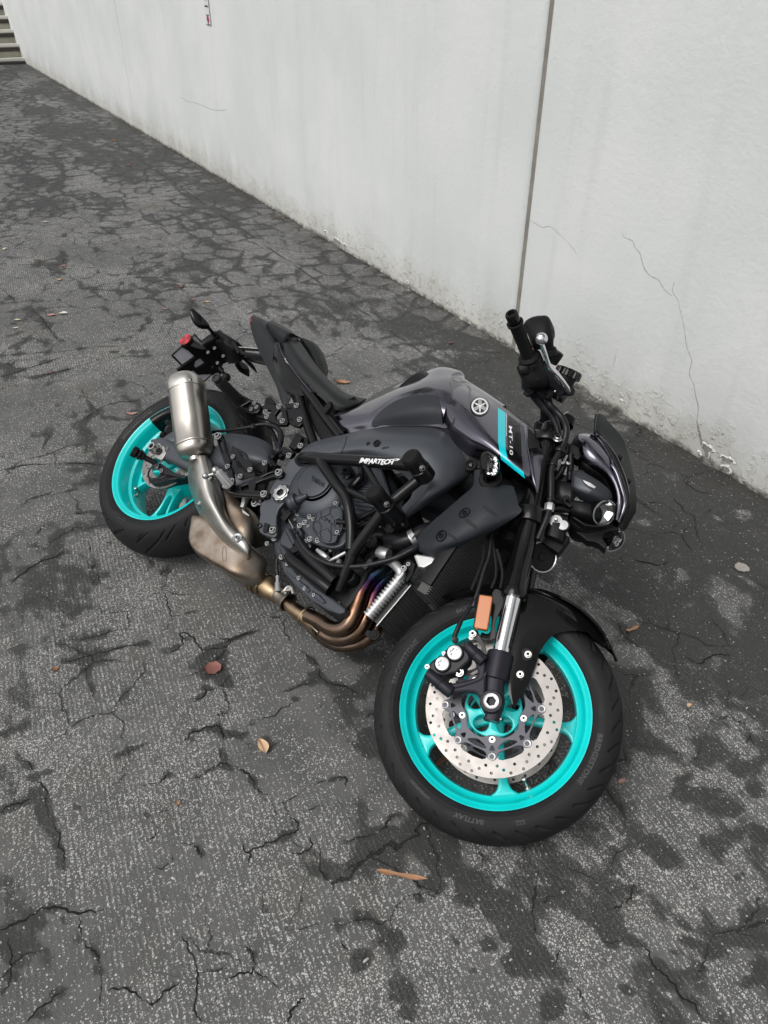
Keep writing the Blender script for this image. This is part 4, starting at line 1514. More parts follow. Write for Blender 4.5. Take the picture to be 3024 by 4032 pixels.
for k in range(9):
    t = k / 8
    sp_.append(on(bvf, 'B', 772 - 45 * t + 8 * math.sin(t * 3), 945 + 115 * t, .0003)[0])
mb.tube(sp_, .0011, 6)
sl_ = [on(bvf, 'B', x, y, .0006)[0] for x, y in ((1006, 1015), (1050, 1008), (1045, 1020), (1000, 1028))]
mb.add(sl_, [(0, 1, 2, 3)])
mb.build('frame_seam', M['hole'], frame)
p_, n_ = on(bvf, 'B', 970, 990)
mb = MB()
mb.lathe([(.0005, .0115), (.0035, .0110), (.0035, .0080), (.0010, .0072), (.0010, .004), (.0030, .0035), (.0030, .0001)], p_, n_, 24)
mb.lathe([(.0005, .0065), (.0012, .0060), (.0012, .0001)], on(bvf, 'B', 912, 990)[0], n_, 20)
mb.build('frame_boss', M['black_metal'], frame)
# subframe
for sd in (1, -1):
    pa_, pb_ = P('B', 520, 660, .10), P('B', 735, 950, .11)
    mb = MB()
    mb.tube([Vector((q.x, q.y, q.z * sd)) for q in (P('B', 300, 400, .075), P('B', 420, 550, .085), pa_, P('B', 620, 800, .105), pb_)], .0145, 20)
    sf = mb.build('subframe_tube', M['black_metal'], bike)
    mb = MB()
    mb.tube([Vector((q.x, q.y, q.z * sd)) for q in (P('B', 455, 660, .085), P('B', 500, 820, .09), P('B', 560, 1000, .10))], .0150, 20)
    mb.build('subframe_strut', M['black_metal'], sf)
mb = MB()
plate(mb, ZP(.075), [('B', (520, 700), (640, 860), (700, 940), (600, 960), (560, 900), (520, 800))], .15, .003, smooth=False)
plate(mb, ZP(.06), [('B', (560, 660), (700, 760), (790, 880), (720, 930), (640, 820))], .12, .003, smooth=False)
mb.box(P('B', 640, 770, .115), .02, .035, .012)
mb.build('battery_box', M['plastic'], bike)
# seat hinge strips and small links between seat and frame
mb = MB()
mb.box(P('B', 655, 760, .105), .012, .045, .012, ((XH + YH * .6).normalized(), (YH - XH * .6).normalized(), ZH))
mb.build('seat_lock', M['plastic'], bike)

# ------------------------------------------------------------------ rear sets
mb = MB()
plate(mb, ZP(.165), [('c', (1050, 520), (1030, 580), (985, 605), (920, 590), (760, 640), (690, 670), (670, 760), (740, 770), (800, 760), (860, 790), (850, 850), (790, 870), (740, 850), (660, 810), (580, 800), (480, 820), (400, 800), (380, 740), (440, 700), (560, 650), (680, 590), (780, 555), (795, 480), (790, 430), (815, 395), (840, 410), (835, 460), (825, 535), (900, 505), (950, 480), (1010, 480)),
                     ('c', (770, 590), (860, 545), (915, 530), (920, 545), (840, 575), (780, 597)), ('c', (490, 720), (580, 685), (590, 745), (500, 760)), ('c', (805, 480), (822, 470), (815, 535), (802, 540))], .018, .003, smooth=False)
rs = mb.build('footrest_bracket', M['black_metal'], bike)
bolt(P('c', 990, 535, .168), .0120, ZH, parent=rs)
bolt(P('c', 795, 815, .168), .0115, ZH, parent=rs)
bolt(P('c', 806, 410, .168), .0085, ZH, parent=rs)
mb = MB()
plate(mb, ZP(.172), [('A', (825, 945), (828, 928), (848, 920), (868, 928), (880, 960), (892, 1010), (900, 1050), (915, 1075), (925, 1100), (920, 1120), (938, 1170), (948, 1235), (935, 1250), (915, 1250), (905, 1220), (895, 1150), (885, 1120), (862, 1060), (845, 1000)),
                     ('A', (846, 968), (862, 965), (880, 1010), (886, 1040), (874, 1048), (860, 1020), (845, 985))], .014, .003, smooth=[False, False])
mb.build('muffler_hanger', M['black_metal'], rs)
mb = MB()
plate(mb, ZP(.170), [('A', (930, 1020), (935, 1000), (960, 1015), (1010, 1040), (1030, 1055), (1065, 1130), (1085, 1190), (1080, 1200), (1000, 1225), (975, 1220), (960, 1180), (935, 1120), (925, 1060)),
                     ('A', (955, 1080), (970, 1085), (1000, 1130), (1035, 1170), (1025, 1180), (1000, 1150), (975, 1150)), ('A', (975, 1040), (1005, 1050), (1035, 1100), (1000, 1080))], .004, .001, smooth=False)
mb.build('heel_guard', M['black_metal'], rs)
for (x, y, r, z) in ((846, 942, .0130, .175), (942, 1076, .0075, .173), (907, 1140, .0085, .175), (1054, 1162, .0085, .173), (990, 1204, .0085, .173), (932, 1236, .0105, .178), (1149, 1117, .0085, .165), (640, 1190, .006, .13), (1383, 1005, .0095, .14), (1306, 1068, .0065, .14)):
    bolt(P('A', x, y, z), r, ZH, parent=rs)
# footrest: alloy peg with serrations and ball-ended lever
mb = MB()
p0, p1 = P('A', 925, 1270, .185), P('A', 838, 1165, .235)
mb.cyl(p0, p1, .0135, .0105, 10, .002)
dv_ = (p1 - p0)
for i in range(13):
    t = .05 + i * .07
    c = p0 + dv_ * t
    for k in range(8):
        a = 2 * PI * k / 8
        u = dv_.orthogonal().normalized()
        w_ = dv_.normalized().cross(u)
        mb.box(c + (u * math.cos(a) + w_ * math.sin(a)) * (.0135 - .003 * t), .003, .0035, .0035)
peg = mb.build('footrest', M['fin'], rs)
mb = MB()
b0, b1 = P('A', 830, 1185, .225), P('A', 763, 1202, .235)
mb.cyl(b0, b1, .0055, .0055, 16)
mb.sphere(b1, .0105, 18)
mb.sphere(P('A', 828, 1165, .235), .0125, 16)
mb.cyl(P('A', 880, 1270, .18), P('A', 925, 1270, .18), .007, .007, 12, .001)
mb.build('brake_pedal_tip', M['steel'], rs)
mb = MB()
mb.body([(P('A', 850, 1250, .165), P('A', 862, 1235, .165), .006, 3), (P('A', 900, 1310, .165), P('A', 920, 1285, .165), .009, 3), (P('A', 960, 1335, .160), P('A', 965, 1300, .160), .010, 3), (P('A', 1050, 1345, .158), P('A', 1050, 1310, .158), .010, 3), (P('A', 1140, 1350, .155), P('A', 1140, 1320, .155), .010, 3)], seg=16)
mb.lathe([(-.012, .014), (.006, .014), (.008, .011), (.008, .0001)], P('A', 928, 1272, .170), ZH, 24)
mb.build('brake_pedal', M['black_metal'], rs)
mb = MB()
mb.body([(P('c', 520, 860, .11), P('c', 590, 860, .11), .01, 3), (P('c', 510, 930, .11), P('c', 570, 930, .11), .009, 3), (P('c', 490, 990, .11), P('c', 540, 1000, .11), .008, 3)], seg=12)
plate(mb, ZP(.112), [('c', (430, 945), (455, 950), (520, 1020), (600, 1085), (590, 1100), (500, 1050), (470, 1010))], .004, .001, smooth=False)
mb.build('stay_bracket', M['fin'], rs)
mb = MB()
mb.cyl(P('c', 890, 310, .12), P('c', 940, 360, .12), .013, .013, 18, .002)
mb.cyl(P('c', 900, 380, .125), P('c', 960, 460, .13), .006, .006, 12, .001)
mb.box(P('c', 700, 470, .11), .09, .03, .03, ((XH * .97 + YH * .25), (YH * .97 - XH * .25), ZH))
mb.tube([P('c', 640, 500, .12), P('c', 720, 560, .13), P('c', 800, 550, .12), P('c', 900, 440, .12), P('c', 1000, 470, .12)], .006, 12)
mb.build('brake_master_cylinder', M['plastic'], rs, bevel=.002)
mb = MB()
mb.body([(P('A', 800, 940, .12), P('A', 800, 1010, .12), .01, 4), (P('A', 835, 938, .14), P('A', 835, 1010, .14), .01, 4)], seg=14)
mb.build('silencer_strap', M['fin'], rs)
# brake line, hoses and the fluid reservoir near the subframe
mb = MB()
mb.tube([P('A', 800, 915, .12), P('A', 900, 905, .12), P('A', 1030, 885, .12), P('A', 1120, 865, .115), P('A', 1190, 870, .11), P('A', 1240, 900, .11), P('A', 1255, 960, .115), P('A', 1240, 1030, .12), P('A', 1265, 1085, .13)], [.0055, .0055, .0055, .006, .0075, .0085, .0095, .0095, .009], 14)
mb.tube([P('A', 1170, 870, .09), P('A', 1205, 930, .09), P('A', 1230, 1000, .10), P('A', 1245, 1050, .11)], .0075, 12)
mb.cyl(P('A', 1070, 895, .12), P('A', 1075, 868, .12), .009, .009, 14, .001)
mb.lathe([(-.012, .014), (-.008, .0165), (-.002, .0165), (.002, .014), (.006, .0165), (.012, .0165), (.014, .013)], P('A', 1245, 1050, .125), P('A', 1255, 1100, .13) - P('A', 1240, 1030, .12), 24)
mb.build('rear_brake_hose', M['rubber_hose'], bike)
mb = MB()
plate(mb, ZP(.13), [('c', (1165, 95), (1200, 30), (1290, 65), (1270, 120), (1235, 200), (1190, 230), (1110, 190))], .035, .004, smooth=False)
plate(mb, ZP(.115), [('c', (1190, 30), (1230, 10), (1370, 90), (1370, 160), (1300, 200), (1250, 160))], .03, .004, smooth=False)
plate(mb, ZP(.135), [('c', (1000, 210), (1060, 190), (1150, 240), (1190, 260), (1130, 330), (1060, 300), (1010, 270))], .02, .003, smooth=False)
cn = mb.build('wiring_connector', M['plastic'], bike)
bolt(P('c', 1270, 185, .135), .009, ZH, parent=cn)

# passenger footrest and its machined hangers
pg0, pg1 = P('a', 1120, 1405, .105), P('a', 833, 1118, .232)
ax_ = (pg1 - pg0)
LP_ = ax_.length
mb = MB()
mb.lathe([(0, .0150), (LP_ - .004, .0150), (LP_ - .001, .0172), (LP_ + .002, .0172), (LP_ + .005, .014), (LP_ + .005, .008), (LP_ - .004, .0065), (LP_ - .004, .0001)], pg0, ax_, 36)
uu = ax_.orthogonal().normalized()
ww = ax_.normalized().cross(uu)
for i in range(15):
    for k in range(14):
        a = 2 * PI * (k + (i % 2) * .5) / 14
        mb.sphere(pg0 + ax_ * (.05 + i * .058) + (uu * math.cos(a) + ww * math.sin(a)) * .0160, .0036, 6)
pgo = mb.build('passenger_footrest', M['peg_rubber'], bike)
mb = MB()
mb.lathe([(LP_ + .0015, .0072), (LP_ - .002, .0072), (LP_ - .002, .003)], pg0, ax_, 20)
mb.build('peg_screw', M['steel'], pgo)
mb = MB()
plate(mb, ZP(.125), [('a', (1175, 1345), (1290, 1400), (1390, 1440), (1408, 1490), (1400, 1540), (1365, 1575), (1300, 1585), (1220, 1560), (1130, 1500), (1108, 1465)), ('a', (1185, 1362), (1260, 1400), (1150, 1455), (1140, 1440)), ('a', (1270, 1430), (1285, 1440), (1260, 1535), (1165, 1490))], .016, .0025, smooth=False)
hg = mb.build('passenger_hanger', M['black_metal'], bike)
for (x, y) in ((1335, 1450), (1362, 1503), (1290, 1530)):
    bolt(P('a', x, y, .127), .0072, ZH, parent=hg)
mb = MB()
plate(mb, ZP(.112), [('A', (1052, 790), (1085, 760), (1140, 738), (1150, 733), (1195, 742), (1222, 735), (1262, 738), (1285, 765), (1300, 850), (1288, 868), (1240, 868), (1180, 842), (1100, 812)),
                     ('A', (1140, 780), (1150, 768), (1185, 770), (1195, 785), (1165, 800), (1145, 800)), ('A', (1215, 800), (1240, 768), (1256, 772), (1262, 815), (1225, 838))], .014, .002, smooth=False)
plate(mb, ZP(.104), [('A', (1278, 732), (1345, 722), (1385, 745), (1400, 800), (1398, 850), (1370, 880), (1330, 870), (1298, 850))], .014, .002, smooth=False)
h2 = mb.build('hanger_plate', M['black_metal'], hg)
for (x, y, r) in ((1153, 784, .0088), (1163, 815, .0088), (1243, 749, .0095), (1265, 843, .0095), (1357, 743, .0095), (1378, 834, .0095)):
    bolt(P('A', x, y, .112 if x < 1300 else .106), r, ZH, parent=hg)
for (x, y) in ((1300, 760), (1318, 758), (1305, 835), (1322, 830)):
    bolt(P('A', x, y, .1045), .0035, ZH, 'dark', parent=hg)
mb = MB()
plate(mb, ZP(.06), [('A', (1145, 725), (1155, 690), (1185, 685), (1215, 725), (1200, 745), (1150, 745))], .02, .002, smooth=False)
mb.build('lock_bracket', M['plastic'], hg)

# ------------------------------------------------------------------ crash bars
TB = [('guard_tube', [('D', 490, 225, .155), ('D', 520, 210, .175), ('D', 580, 212, .19), ('D', 700, 222, .20), ('D', 1000, 240, .225), ('D', 1400, 275, .252)], .0165),
      ('guard_tube', [('D', 640, 235, .195), ('D', 675, 285, .205), ('D', 770, 420, .205), ('D', 850, 530, .20), ('D', 885, 650, .195), ('D', 900, 800, .185), ('D', 895, 960, .17)], .0155),
      ('guard_tube', [('D', 795, 1290, .12), ('D', 890, 1060, .155), ('D', 930, 960, .17), ('D', 1160, 650, .215)], .0155),
      ('guard_tube', [('D', 1180, 620, .215), ('D', 1300, 515, .218), ('D', 1460, 385, .225)], .0150),
      ('guard_tube', [('D', 1010, 270, .222), ('D', 1050, 340, .23), ('D', 1120, 460, .245)], .0095),
      ('guard_tube', [('D', 875, 480, .20), ('D', 960, 520, .215), ('D', 1090, 575, .24)], .0095)]
bar = MB()
bar.tube([P(*q) for q in TB[0][1]], TB[0][2], 24, 8)
cb = bar.build('crash_bar', M['black_metal'], bike, ang=50)
for nm, pts, r in TB[1:]:
    mb = MB()
    mb.tube([P(*q) for q in pts], r, 24, 8)
    mb.build(nm, M['black_metal'], cb, ang=50)
for (a_, b_, r) in ((('D', 1390, 215, .30), ('D', 1515, 375, .225), .0255), (('D', 1092, 500, .295), ('D', 1255, 700, .195), .0245)):
    p1, p0 = P(*a_), P(*b_)
    d = (p1 - p0).length
    mb = MB()
    mb.lathe([(-.002, .0001), (-.002, r - .004), (.003, r + .001), (d * .5, r + .0015), (d * .52, r - .001), (d - .008, r - .001)], p0, p1 - p0, 40)
    sl_o = mb.build('guard_slider', M['black_metal'], cb)
    mb = MB()
    mb.lathe([(d - .010, r), (d - .004, r + .0005), (d + .004, r), (d + .010, r - .004), (d + .012, r - .010), (d + .012, .0001)], p0, p1 - p0, 40)
    mb.build('slider_cap', M['rubber'], sl_o)
    a1 = on(bvh_of(sl_o), *(('D', 1475, 297) if r > .025 else ('D', 1185, 592)))
    bolt(a1[0], .0085, a1[1], parent=sl_o)
mb = MB()
plate(mb, ZP(.158), [('D', (440, 240), (480, 180), (520, 165), (560, 230), (560, 275), (500, 270), (460, 262))], .012, .002, smooth=False)
mb.cyl(P('D', 490, 225, .13), P('D', 490, 225, .165), .022, .020, 28, .003)
mb.build('guard_mount', M['black_metal'], cb)
mb = MB()
mb.lathe([(0, .020), (.004, .024), (.02, .022)], P('D', 1290, 740, .15), ZH, 28)
mb.tube([P('D', 1230, 640, .20), P('D', 1270, 700, .18), P('D', 1300, 745, .14)], .024, 24)
mb.build('guard_mount', M['black_metal'], cb)
# brush lettering on the top tube
v, f = text_mesh('IMPARTECH', 1.0, shear=.35, bold=.035, space=.92)
w = max(q.x for q in v)
v, f = refine(v, f, .35)
o0, ux, uy = Vector((960, 254)), Vector((286, 14)) / w, Vector((5, -40)) / .72
rr_ = random.Random(3)
vv = []
for q in v:
    yy = q.y + .10 * math.sin(q.x * 3.1) * (1 if q.y < .1 else .3)
    vv.append((o0.x + q.x * ux.x + yy * uy.x, o0.y + q.x * ux.y + yy * uy.y))
mb = MB()
decal(mb, cb, 'D', vv, f, .0004)
sw = [(1215, 226), (1270, 220), (1300, 222), (1280, 236), (1240, 240), (1278, 229), (1262, 226), (1216, 233)]
v2, f2 = loop_fill([sw])
v2, f2 = refine(v2, f2, 12)
decal(mb, cb, 'D', [(q.x, q.y) for q in v2], f2, .0004)
mb.build('brush_lettering', M['white'], cb)

# ------------------------------------------------------------------ radiator and oil cooler
mb = MB()
# radiator: a block facing forwards, leaning like the fork
ru = (YH * .94 - XH * .06).normalized()
rx_ = ru.cross(ZH)
if rx_.x < 0:
    rx_ = -rx_
rc0 = Vector((1.115, .255, 0))
mb.box(rc0, .028, .30, .29, (rx_, ru, ZH))
rad = mb.build('radiator', M['core_mid'], bike)
mb = MB()
for i in range(44):
    y = -.145 + .29 * i / 43
    mb.box(rc0 + ru * y + rx_ * .0155, .004, .0026, .285, (rx_, ru, ZH))
fn = mb.build('radiator_fins', M['core'], rad)
tag(fn, kind='stuff')
mb = MB()
mb.box(rc0 + ZH * .150 + ru * .01, .034, .27, .012, (rx_, ru, ZH))
mb.build('radiator_tank', M['plastic'], rad, bevel=.003)
mb = MB()
plate(mb, ZP(.140), [('D', (1405, 1010), (1430, 995), (1560, 1015), (1600, 1040), (1590, 1055), (1490, 1110), (1440, 1100))], .03, .005, smooth=False)
mb.build('radiator_corner', M['fin'], rad)
mb = MB()
for pts in ([(735, -60), (760, 60), (765, 160), (740, 230)], [(700, -20), (690, 80), (655, 180), (630, 240)], [(770, 20), (800, 140), (790, 230)]):
    mb.tube([P('E', x, y, .12) for x, y in pts], .004, 8)
mb.build('wiring', M['rubber_hose'], rad)

ct, cb_ = P('D', 1300, 1195, .125), P('D', 1035, 1510, .125)
cu_ = (ct - cb_)
LC = cu_.length
cun = cu_.normalized()
cxx = cun.cross(ZH).normalized()
if cxx.x < 0:
    cxx = -cxx
mb = MB()
prof = [(0, .0001), (0, .0135)]
for i in range(13):
    t = (.03 + .94 * i / 12) * LC
    prof += [(t - .0032, .0125), (t - .0026, .0165), (t + .0026, .0165), (t + .0032, .0125)]
prof += [(LC, .0135), (LC, .0001)]
mb.lathe(prof, cb_, cu_, 24)
oc = mb.build('oil_cooler', M['fin'], bike, ang=50)
mb = MB()
cm = cb_ + cu_ * .5 - ZH * .135
mb.box(cm + cxx * .012, .026, LC * .98, .235, (cxx, cun, ZH))
cr_ = mb.build('cooler_core', M['core_mid'], oc)
mb = MB()
for i in range(12):
    y = (-.46 + .92 * i / 11) * LC
    mb.box(cm + cun * y + cxx * .027, .006, .0030, .232, (cxx, cun, ZH))
    for k in range(30):
        z = -.112 + .224 * k / 29
        if i < 11:
            mb.box(cm + cun * (y + .042 * LC) + cxx * .0262 + ZH * z, .004, LC * .086, .0012, (cxx, (cun + ZH * (.35 if k % 2 else -.35)).normalized(), ZH))
tag(mb.build('cooler_fins', M['core'], cr_), kind='stuff')
mb = MB()
mb.box(cm + cxx * .030 + ZH * .120, .003, LC * 1.06, .006, (cxx, cun, ZH))
mb.build('cooler_edge', M['steel'], oc)
mb = MB()
mb.box(cb_ + cu_ * .5 - ZH * .265, .03, LC, .03, (cxx, cun, ZH))
mb.build('cooler_end_tank', M['fin'], oc)
mb = MB()
mb.tube([P('D', 1215, 1055, .12), P('D', 1260, 1090, .135), P('D', 1300, 1140, .14), P('D', 1300, 1190, .13)], [.0125, .0125, .0125, .014], 20)
mb.body([(P('D', 1260, 1200, .132), P('D', 1310, 1215, .132), .012, 3), (P('D', 1280, 1150, .14), P('D', 1335, 1170, .14), .008, 3), (P('D', 1315, 1110, .142), P('D', 1340, 1120, .142), .006, 3)], seg=20)
pipe = mb.build('cooler_pipe', M['fin'], oc)
bolt(P('D', 1328, 1117, .146), .0085, ZH, parent=pipe)
mb = MB()
plate(mb, ZP(.130), [('D', (1330, 1180), (1350, 1120), (1390, 1050), (1420, 1080), (1400, 1160), (1350, 1230))], .006, .001, smooth=False)
mb.build('cooler_bracket', M['plastic'], oc)
mb = MB()
plate(mb, ZP(.10), [('D', (1350, 1180), (1400, 1230), (1440, 1260), (1500, 1260), (1560, 1300), (1520, 1340), (1450, 1310), (1400, 1270))], .006, .001, smooth=False)
mb.build('cooler_bracket', M['plastic'], oc)
mb = MB()
plate(mb, ZP(.10), [('h', (1035, 815), (1060, 780), (1190, 830), (1195, 850), (1160, 880), (1130, 885), (1050, 850))], .006, .001, smooth=False)
br = mb.build('cooler_bracket', M['plastic'], oc)
for k, x, y, r in (('D', 1365, 1082, .0135), ('h', 1125, 828, .0145), ('D', 1475, 1270, .013), ('D', 1545, 1310, .011)):
    mb = MB()
    c = P(k, x, y, .128 if y < 1200 and k == 'D' else .104)
    mb.lathe([(-.004, r), (.001, r), (.002, r * .85), (.002, r * .6), (.004, r * .55), (.004, .0001)], c, ZH, 24)
    mb.build('rubber_mount', M['rubber'], br)
bolt(P('D', 1365, 1082, .131), .006, ZH, parent=br)
bolt(P('E', 262, 122, .135), .007, ZH, parent=br)

# ------------------------------------------------------------------ tank
mb = MB()
mb.patch([
    [P('B', 775, 925, .095), P('B', 735, 862, .100), P('B', 690, 795, .085), P('B', 760, 770, .06), P('B', 860, 742, .0)],
    [P('B', 860, 905, .105), P('B', 830, 850, .115), P('B', 790, 790, .095), P('B', 840, 745, .06), P('B', 900, 725, .0)],
    [P('B', 938, 895, .115), P('B', 925, 820, .128), P('B', 900, 760, .105), P('B', 920, 705, .07), P('B', 990, 665, .0)],
    [P('B', 1010, 880, .120), P('B', 1010, 790, .140), P('B', 1000, 710, .118), P('B', 1040, 650, .08), P('B', 1110, 608, .0)],
    [P('B', 1130, 875, .125), P('B', 1120, 770, .155), P('B', 1120, 670, .135), P('B', 1160, 605, .09), P('B', 1240, 555, .0)],
    [P('B', 1260, 875, .128), P('B', 1250, 760, .160), P('B', 1250, 640, .142), P('B', 1290, 560, .09), P('B', 1350, 510, .0)],
    [P('B', 1370, 880, .125), P('B', 1370, 760, .155), P('B', 1365, 640, .140), P('B', 1375, 550, .085), P('B', 1430, 500, .0)],
    [P('B', 1460, 900, .115), P('B', 1470, 780, .145), P('B', 1460, 650, .130), P('B', 1450, 550, .08), P('B', 1530, 530, .0)],
    [P('C', 130, 900, .10), P('C', 150, 800, .13), P('C', 150, 700, .115), P('C', 150, 620, .075), P('C', 250, 640, .0)],
    [P('C', 300, 1000, .08), P('C', 320, 880, .11), P('C', 320, 790, .095), P('C', 320, 720, .065), P('C', 390, 730, .0)],
    [P('C', 480, 1080, .06), P('C', 500, 980, .09), P('C', 500, 900, .075), P('C', 500, 850, .05), P('C', 540, 830, .0)]], .004, 6, mirror=True)
tank = mb.build('fuel_tank', M['gloss'], bike, ang=70)
# crease rib along the tank shoulder and matt knee panel
mb = MB()
bvt = bvh_of(tank)
rows = []
for r_ in (((948, 884), (943, 868), (945, 850)), ((1000, 872), (990, 836), (985, 802)), ((1070, 868), (1060, 806), (1055, 748)), ((1150, 866), (1145, 788), (1135, 708)), ((1240, 864), (1235, 776), (1225, 688)), ((1330, 862), (1320, 772), (1310, 682)), ((1404, 860), (1392, 776), (1374, 690))):
    rows.append([on(bvt, 'B', x, y, .0075)[0] for x, y in r_])
mb.patch(rows, .009, 4)
mb.build('tank_side_panel', M['plastic_g'], tank, ang=50)
mb = MB()
for pts in ([(1360, 660), (1310, 625), (1250, 635), (1150, 665), (1060, 705), (990, 755), (930, 800)],):
    mb.tube([on(bvt, 'B', x, y, -.001)[0] for x, y in pts], .0016, 6)
mb.tube([on(bvt, 'B', x, y, .0)[0] for x, y in ((932, 875), (942, 900), (945, 905))], .0022, 6)
mb.build('tank_crease', M['gloss_black'], tank)
# air-intake cover with badge, stripe and lettering
mb = MB()
mb.patch([
    [P('d', 205, 930, .122), P('d', 150, 800, .140), P('d', 105, 640, .138), P('d', 75, 515, .115), P('d', 110, 470, .09)],
    [P('d', 245, 1040, .125), P('d', 240, 870, .158), P('d', 200, 650, .155), P('d', 175, 470, .120), P('d', 240, 350, .075)],
    [P('d', 320, 1130, .125), P('d', 360, 930, .168), P('d', 330, 680, .162), P('d', 310, 450, .120), P('d', 345, 320, .065)],
    [P('d', 450, 1225, .125), P('d', 500, 1010, .172), P('d', 480, 740, .162), P('d', 470, 500, .118), P('d', 500, 400, .065)],
    [P('d', 600, 1270, .125), P('d', 650, 1090, .172), P('d', 640, 850, .160), P('d', 640, 600, .112), P('d', 670, 500, .065)],
    [P('d', 730, 1350, .123), P('d', 800, 1190, .168), P('d', 800, 960, .152), P('d', 810, 720, .105), P('d', 840, 602, .065)],
    [P('d', 870, 1440, .121), P('d', 940, 1300, .160), P('d', 950, 1080, .142), P('d', 960, 840, .100), P('d', 1000, 725, .062)],
    [P('d', 1030, 1540, .125), P('d', 1080, 1420, .158), P('d', 1090, 1210, .145), P('d', 1090, 960, .115), P('d', 1130, 825, .078)],
    [P('d', 1180, 1630, .135), P('d', 1200, 1520, .160), P('d', 1200, 1330, .155), P('d', 1175, 1060, .135), P('d', 1180, 868, .100)],
    [P('d', 1300, 1700, .150), P('d', 1272, 1560, .165), P('d', 1235, 1340, .166), P('d', 1195, 1080, .150), P('d', 1190, 885, .115)],
    [P('d', 1322, 1702, .148), P('d', 1335, 1600, .155), P('d', 1358, 1400, .152), P('d', 1385, 1215, .140), P('d', 1300, 1000, .118)]], .004, 7)
scoop = mb.build('intake_cover', M['gloss'], bike, ang=55)
o = bpy.data.objects.new('intake_cover', bpy.data.meshes.new('intake_cover'))
o.data.from_pydata([(v.co.x, v.co.y, -v.co.z) for v in scoop.data.vertices], [], [tuple(p.vertices)[::-1] for p in scoop.data.polygons])
o.data.polygons.foreach_set('use_smooth', [True] * len(o.data.polygons))
o.data.materials.append(M['gloss'])
COL.objects.link(o)
o.parent = bike
bvs = bvh_of(scoop)


def dpatch(name, m, parent, bv, k, loops, L, off=.0006):
    v, f = loop_fill(loops)
    v, f = refine(v, f, L)
    b = MB()
    decal(b, bv, k, [(q.x, q.y) for q in v], f, off)
    return b.build(name, m, parent, ang=60)


dpatch('side_stripe', M['cyan_decal'], scoop, bvs, 'd', [[(822, 652), (822, 860), (824, 1080), (845, 1200), (868, 1296), (1000, 1400), (1163, 1530), (1143, 1448), (1040, 1370), (945, 1292), (926, 1200), (917, 1150), (916, 860), (916, 712)]], 22, .0007)
dpatch('pin_stripe', M['white'], scoop, bvs, 'd', [[(924, 722), (926, 1000), (932, 1005), (930, 728)]], 25, .0007)
dpatch('dark_panel', M['gloss_black'], scoop, bvs, 'd', [[(945, 735), (1100, 850), (1110, 1050), (1120, 1250), (1135, 1420), (1040, 1345), (960, 1285), (945, 1200), (940, 900)]], 22, .0004)
dpatch('grey_band', M['dark_alu'], scoop, bvs, 'd', [[(1103, 852), (1150, 880), (1160, 1080), (1190, 1300), (1190, 1345), (1120, 1250), (1112, 1050)]], 22, .0006)
dpatch('intake_mouth', M['hole'], scoop, bvs, 'd', [[(1192, 900), (1240, 940), (1290, 1000), (1335, 1080), (1345, 1130), (1300, 1150), (1210, 1165), (1196, 1080)]], 22, .0012)
v, f = text_mesh('MT-10', 1.0, bold=.012, shear=.15, space=1.08)
w = max(q.x for q in v)
v, f = refine(v, f, .4)
o0, ux, uy = Vector((958, 868)), Vector((12, 372)) / w, Vector((42, 2)) / .72
mb = MB()
decal(mb, bvs, 'd', [(o0.x + q.x * ux.x + q.y * uy.x, o0.y + q.x * ux.y + q.y * uy.y) for q in v], f, .0013)
mb.build('model_lettering', M['white'], scoop)
# badge: ring with three crossed tuning forks
bc, rb_ = Vector((597, 637)), 104
dpatch('badge_backing', M['gloss_black'], scoop, bvs, 'd', [circle2(bc, rb_ * 1.17, 48)], 20, .0010)
dpatch('badge_ring', M['white'], scoop, bvs, 'd', [circle2(bc, rb_, 56), circle2(bc, rb_ * .80, 48)], 16, .0020)
lo = []
b = MB()
for k in range(3):
    a = math.radians(-30 + 120 * k)
    dx, dy = Vector((math.cos(a), math.sin(a))), Vector((-math.sin(a), math.cos(a)))

    def w2(u, t):
        q = bc + dx * u * rb_ + dy * t * rb_
        return (q.x, q.y)
    for lp in ([w2(-.74, .17), w2(-.05, .17), w2(-.05, .10), w2(-.74, .10)], [w2(-.74, -.17), w2(-.05, -.17), w2(-.05, -.10), w2(-.74, -.10)],
               [w2(-.74, .035), w2(.1, .035), w2(.1, -.035), w2(-.74, -.035)],
               [w2(-.10, .17), w2(.08, .17), w2(.2, .09), w2(.2, -.09), w2(.08, -.17), w2(-.10, -.17)],
               [w2(.2, .05), w2(.42, .10), w2(.52, .10), w2(.62, .05), w2(.82, .05), w2(.82, -.05), w2(.62, -.05), w2(.52, -.10), w2(.42, -.10), w2(.2, -.05)]):
        v, f = loop_fill([lp])
        v, f = refine(v, f, 18)
        decal(b, bvs, 'd', [(q.x, q.y) for q in v], f, .0020 + .0002 * k)
b.build('badge_forks', M['white'], scoop)
mb = MB()
for pts in ([(130, 575), (145, 510), (180, 465), (195, 480), (175, 540), (140, 560)], [(228, 910), (235, 870), (265, 830), (285, 775), (275, 840), (262, 880)]):
    mb.tube([on(bvs, 'd', x, y, -.001)[0] for x, y in pts], .0022, 6)
mb.build('cover_notch', M['hole'], scoop)
# body filler between covers (air box) so that the far side is closed
mb = MB()
mb.body([((.62, .70, 0), (.58, .44, 0), .09, 3), ((.80, .69, 0), (.80, .42, 0), .12, 3), ((.95, .66, 0), (.97, .40, 0), .12, 3), ((1.05, .60, 0), (1.06, .42, 0), .07, 3)], seg=24)
mb.build('air_box', M['plastic'], bike)

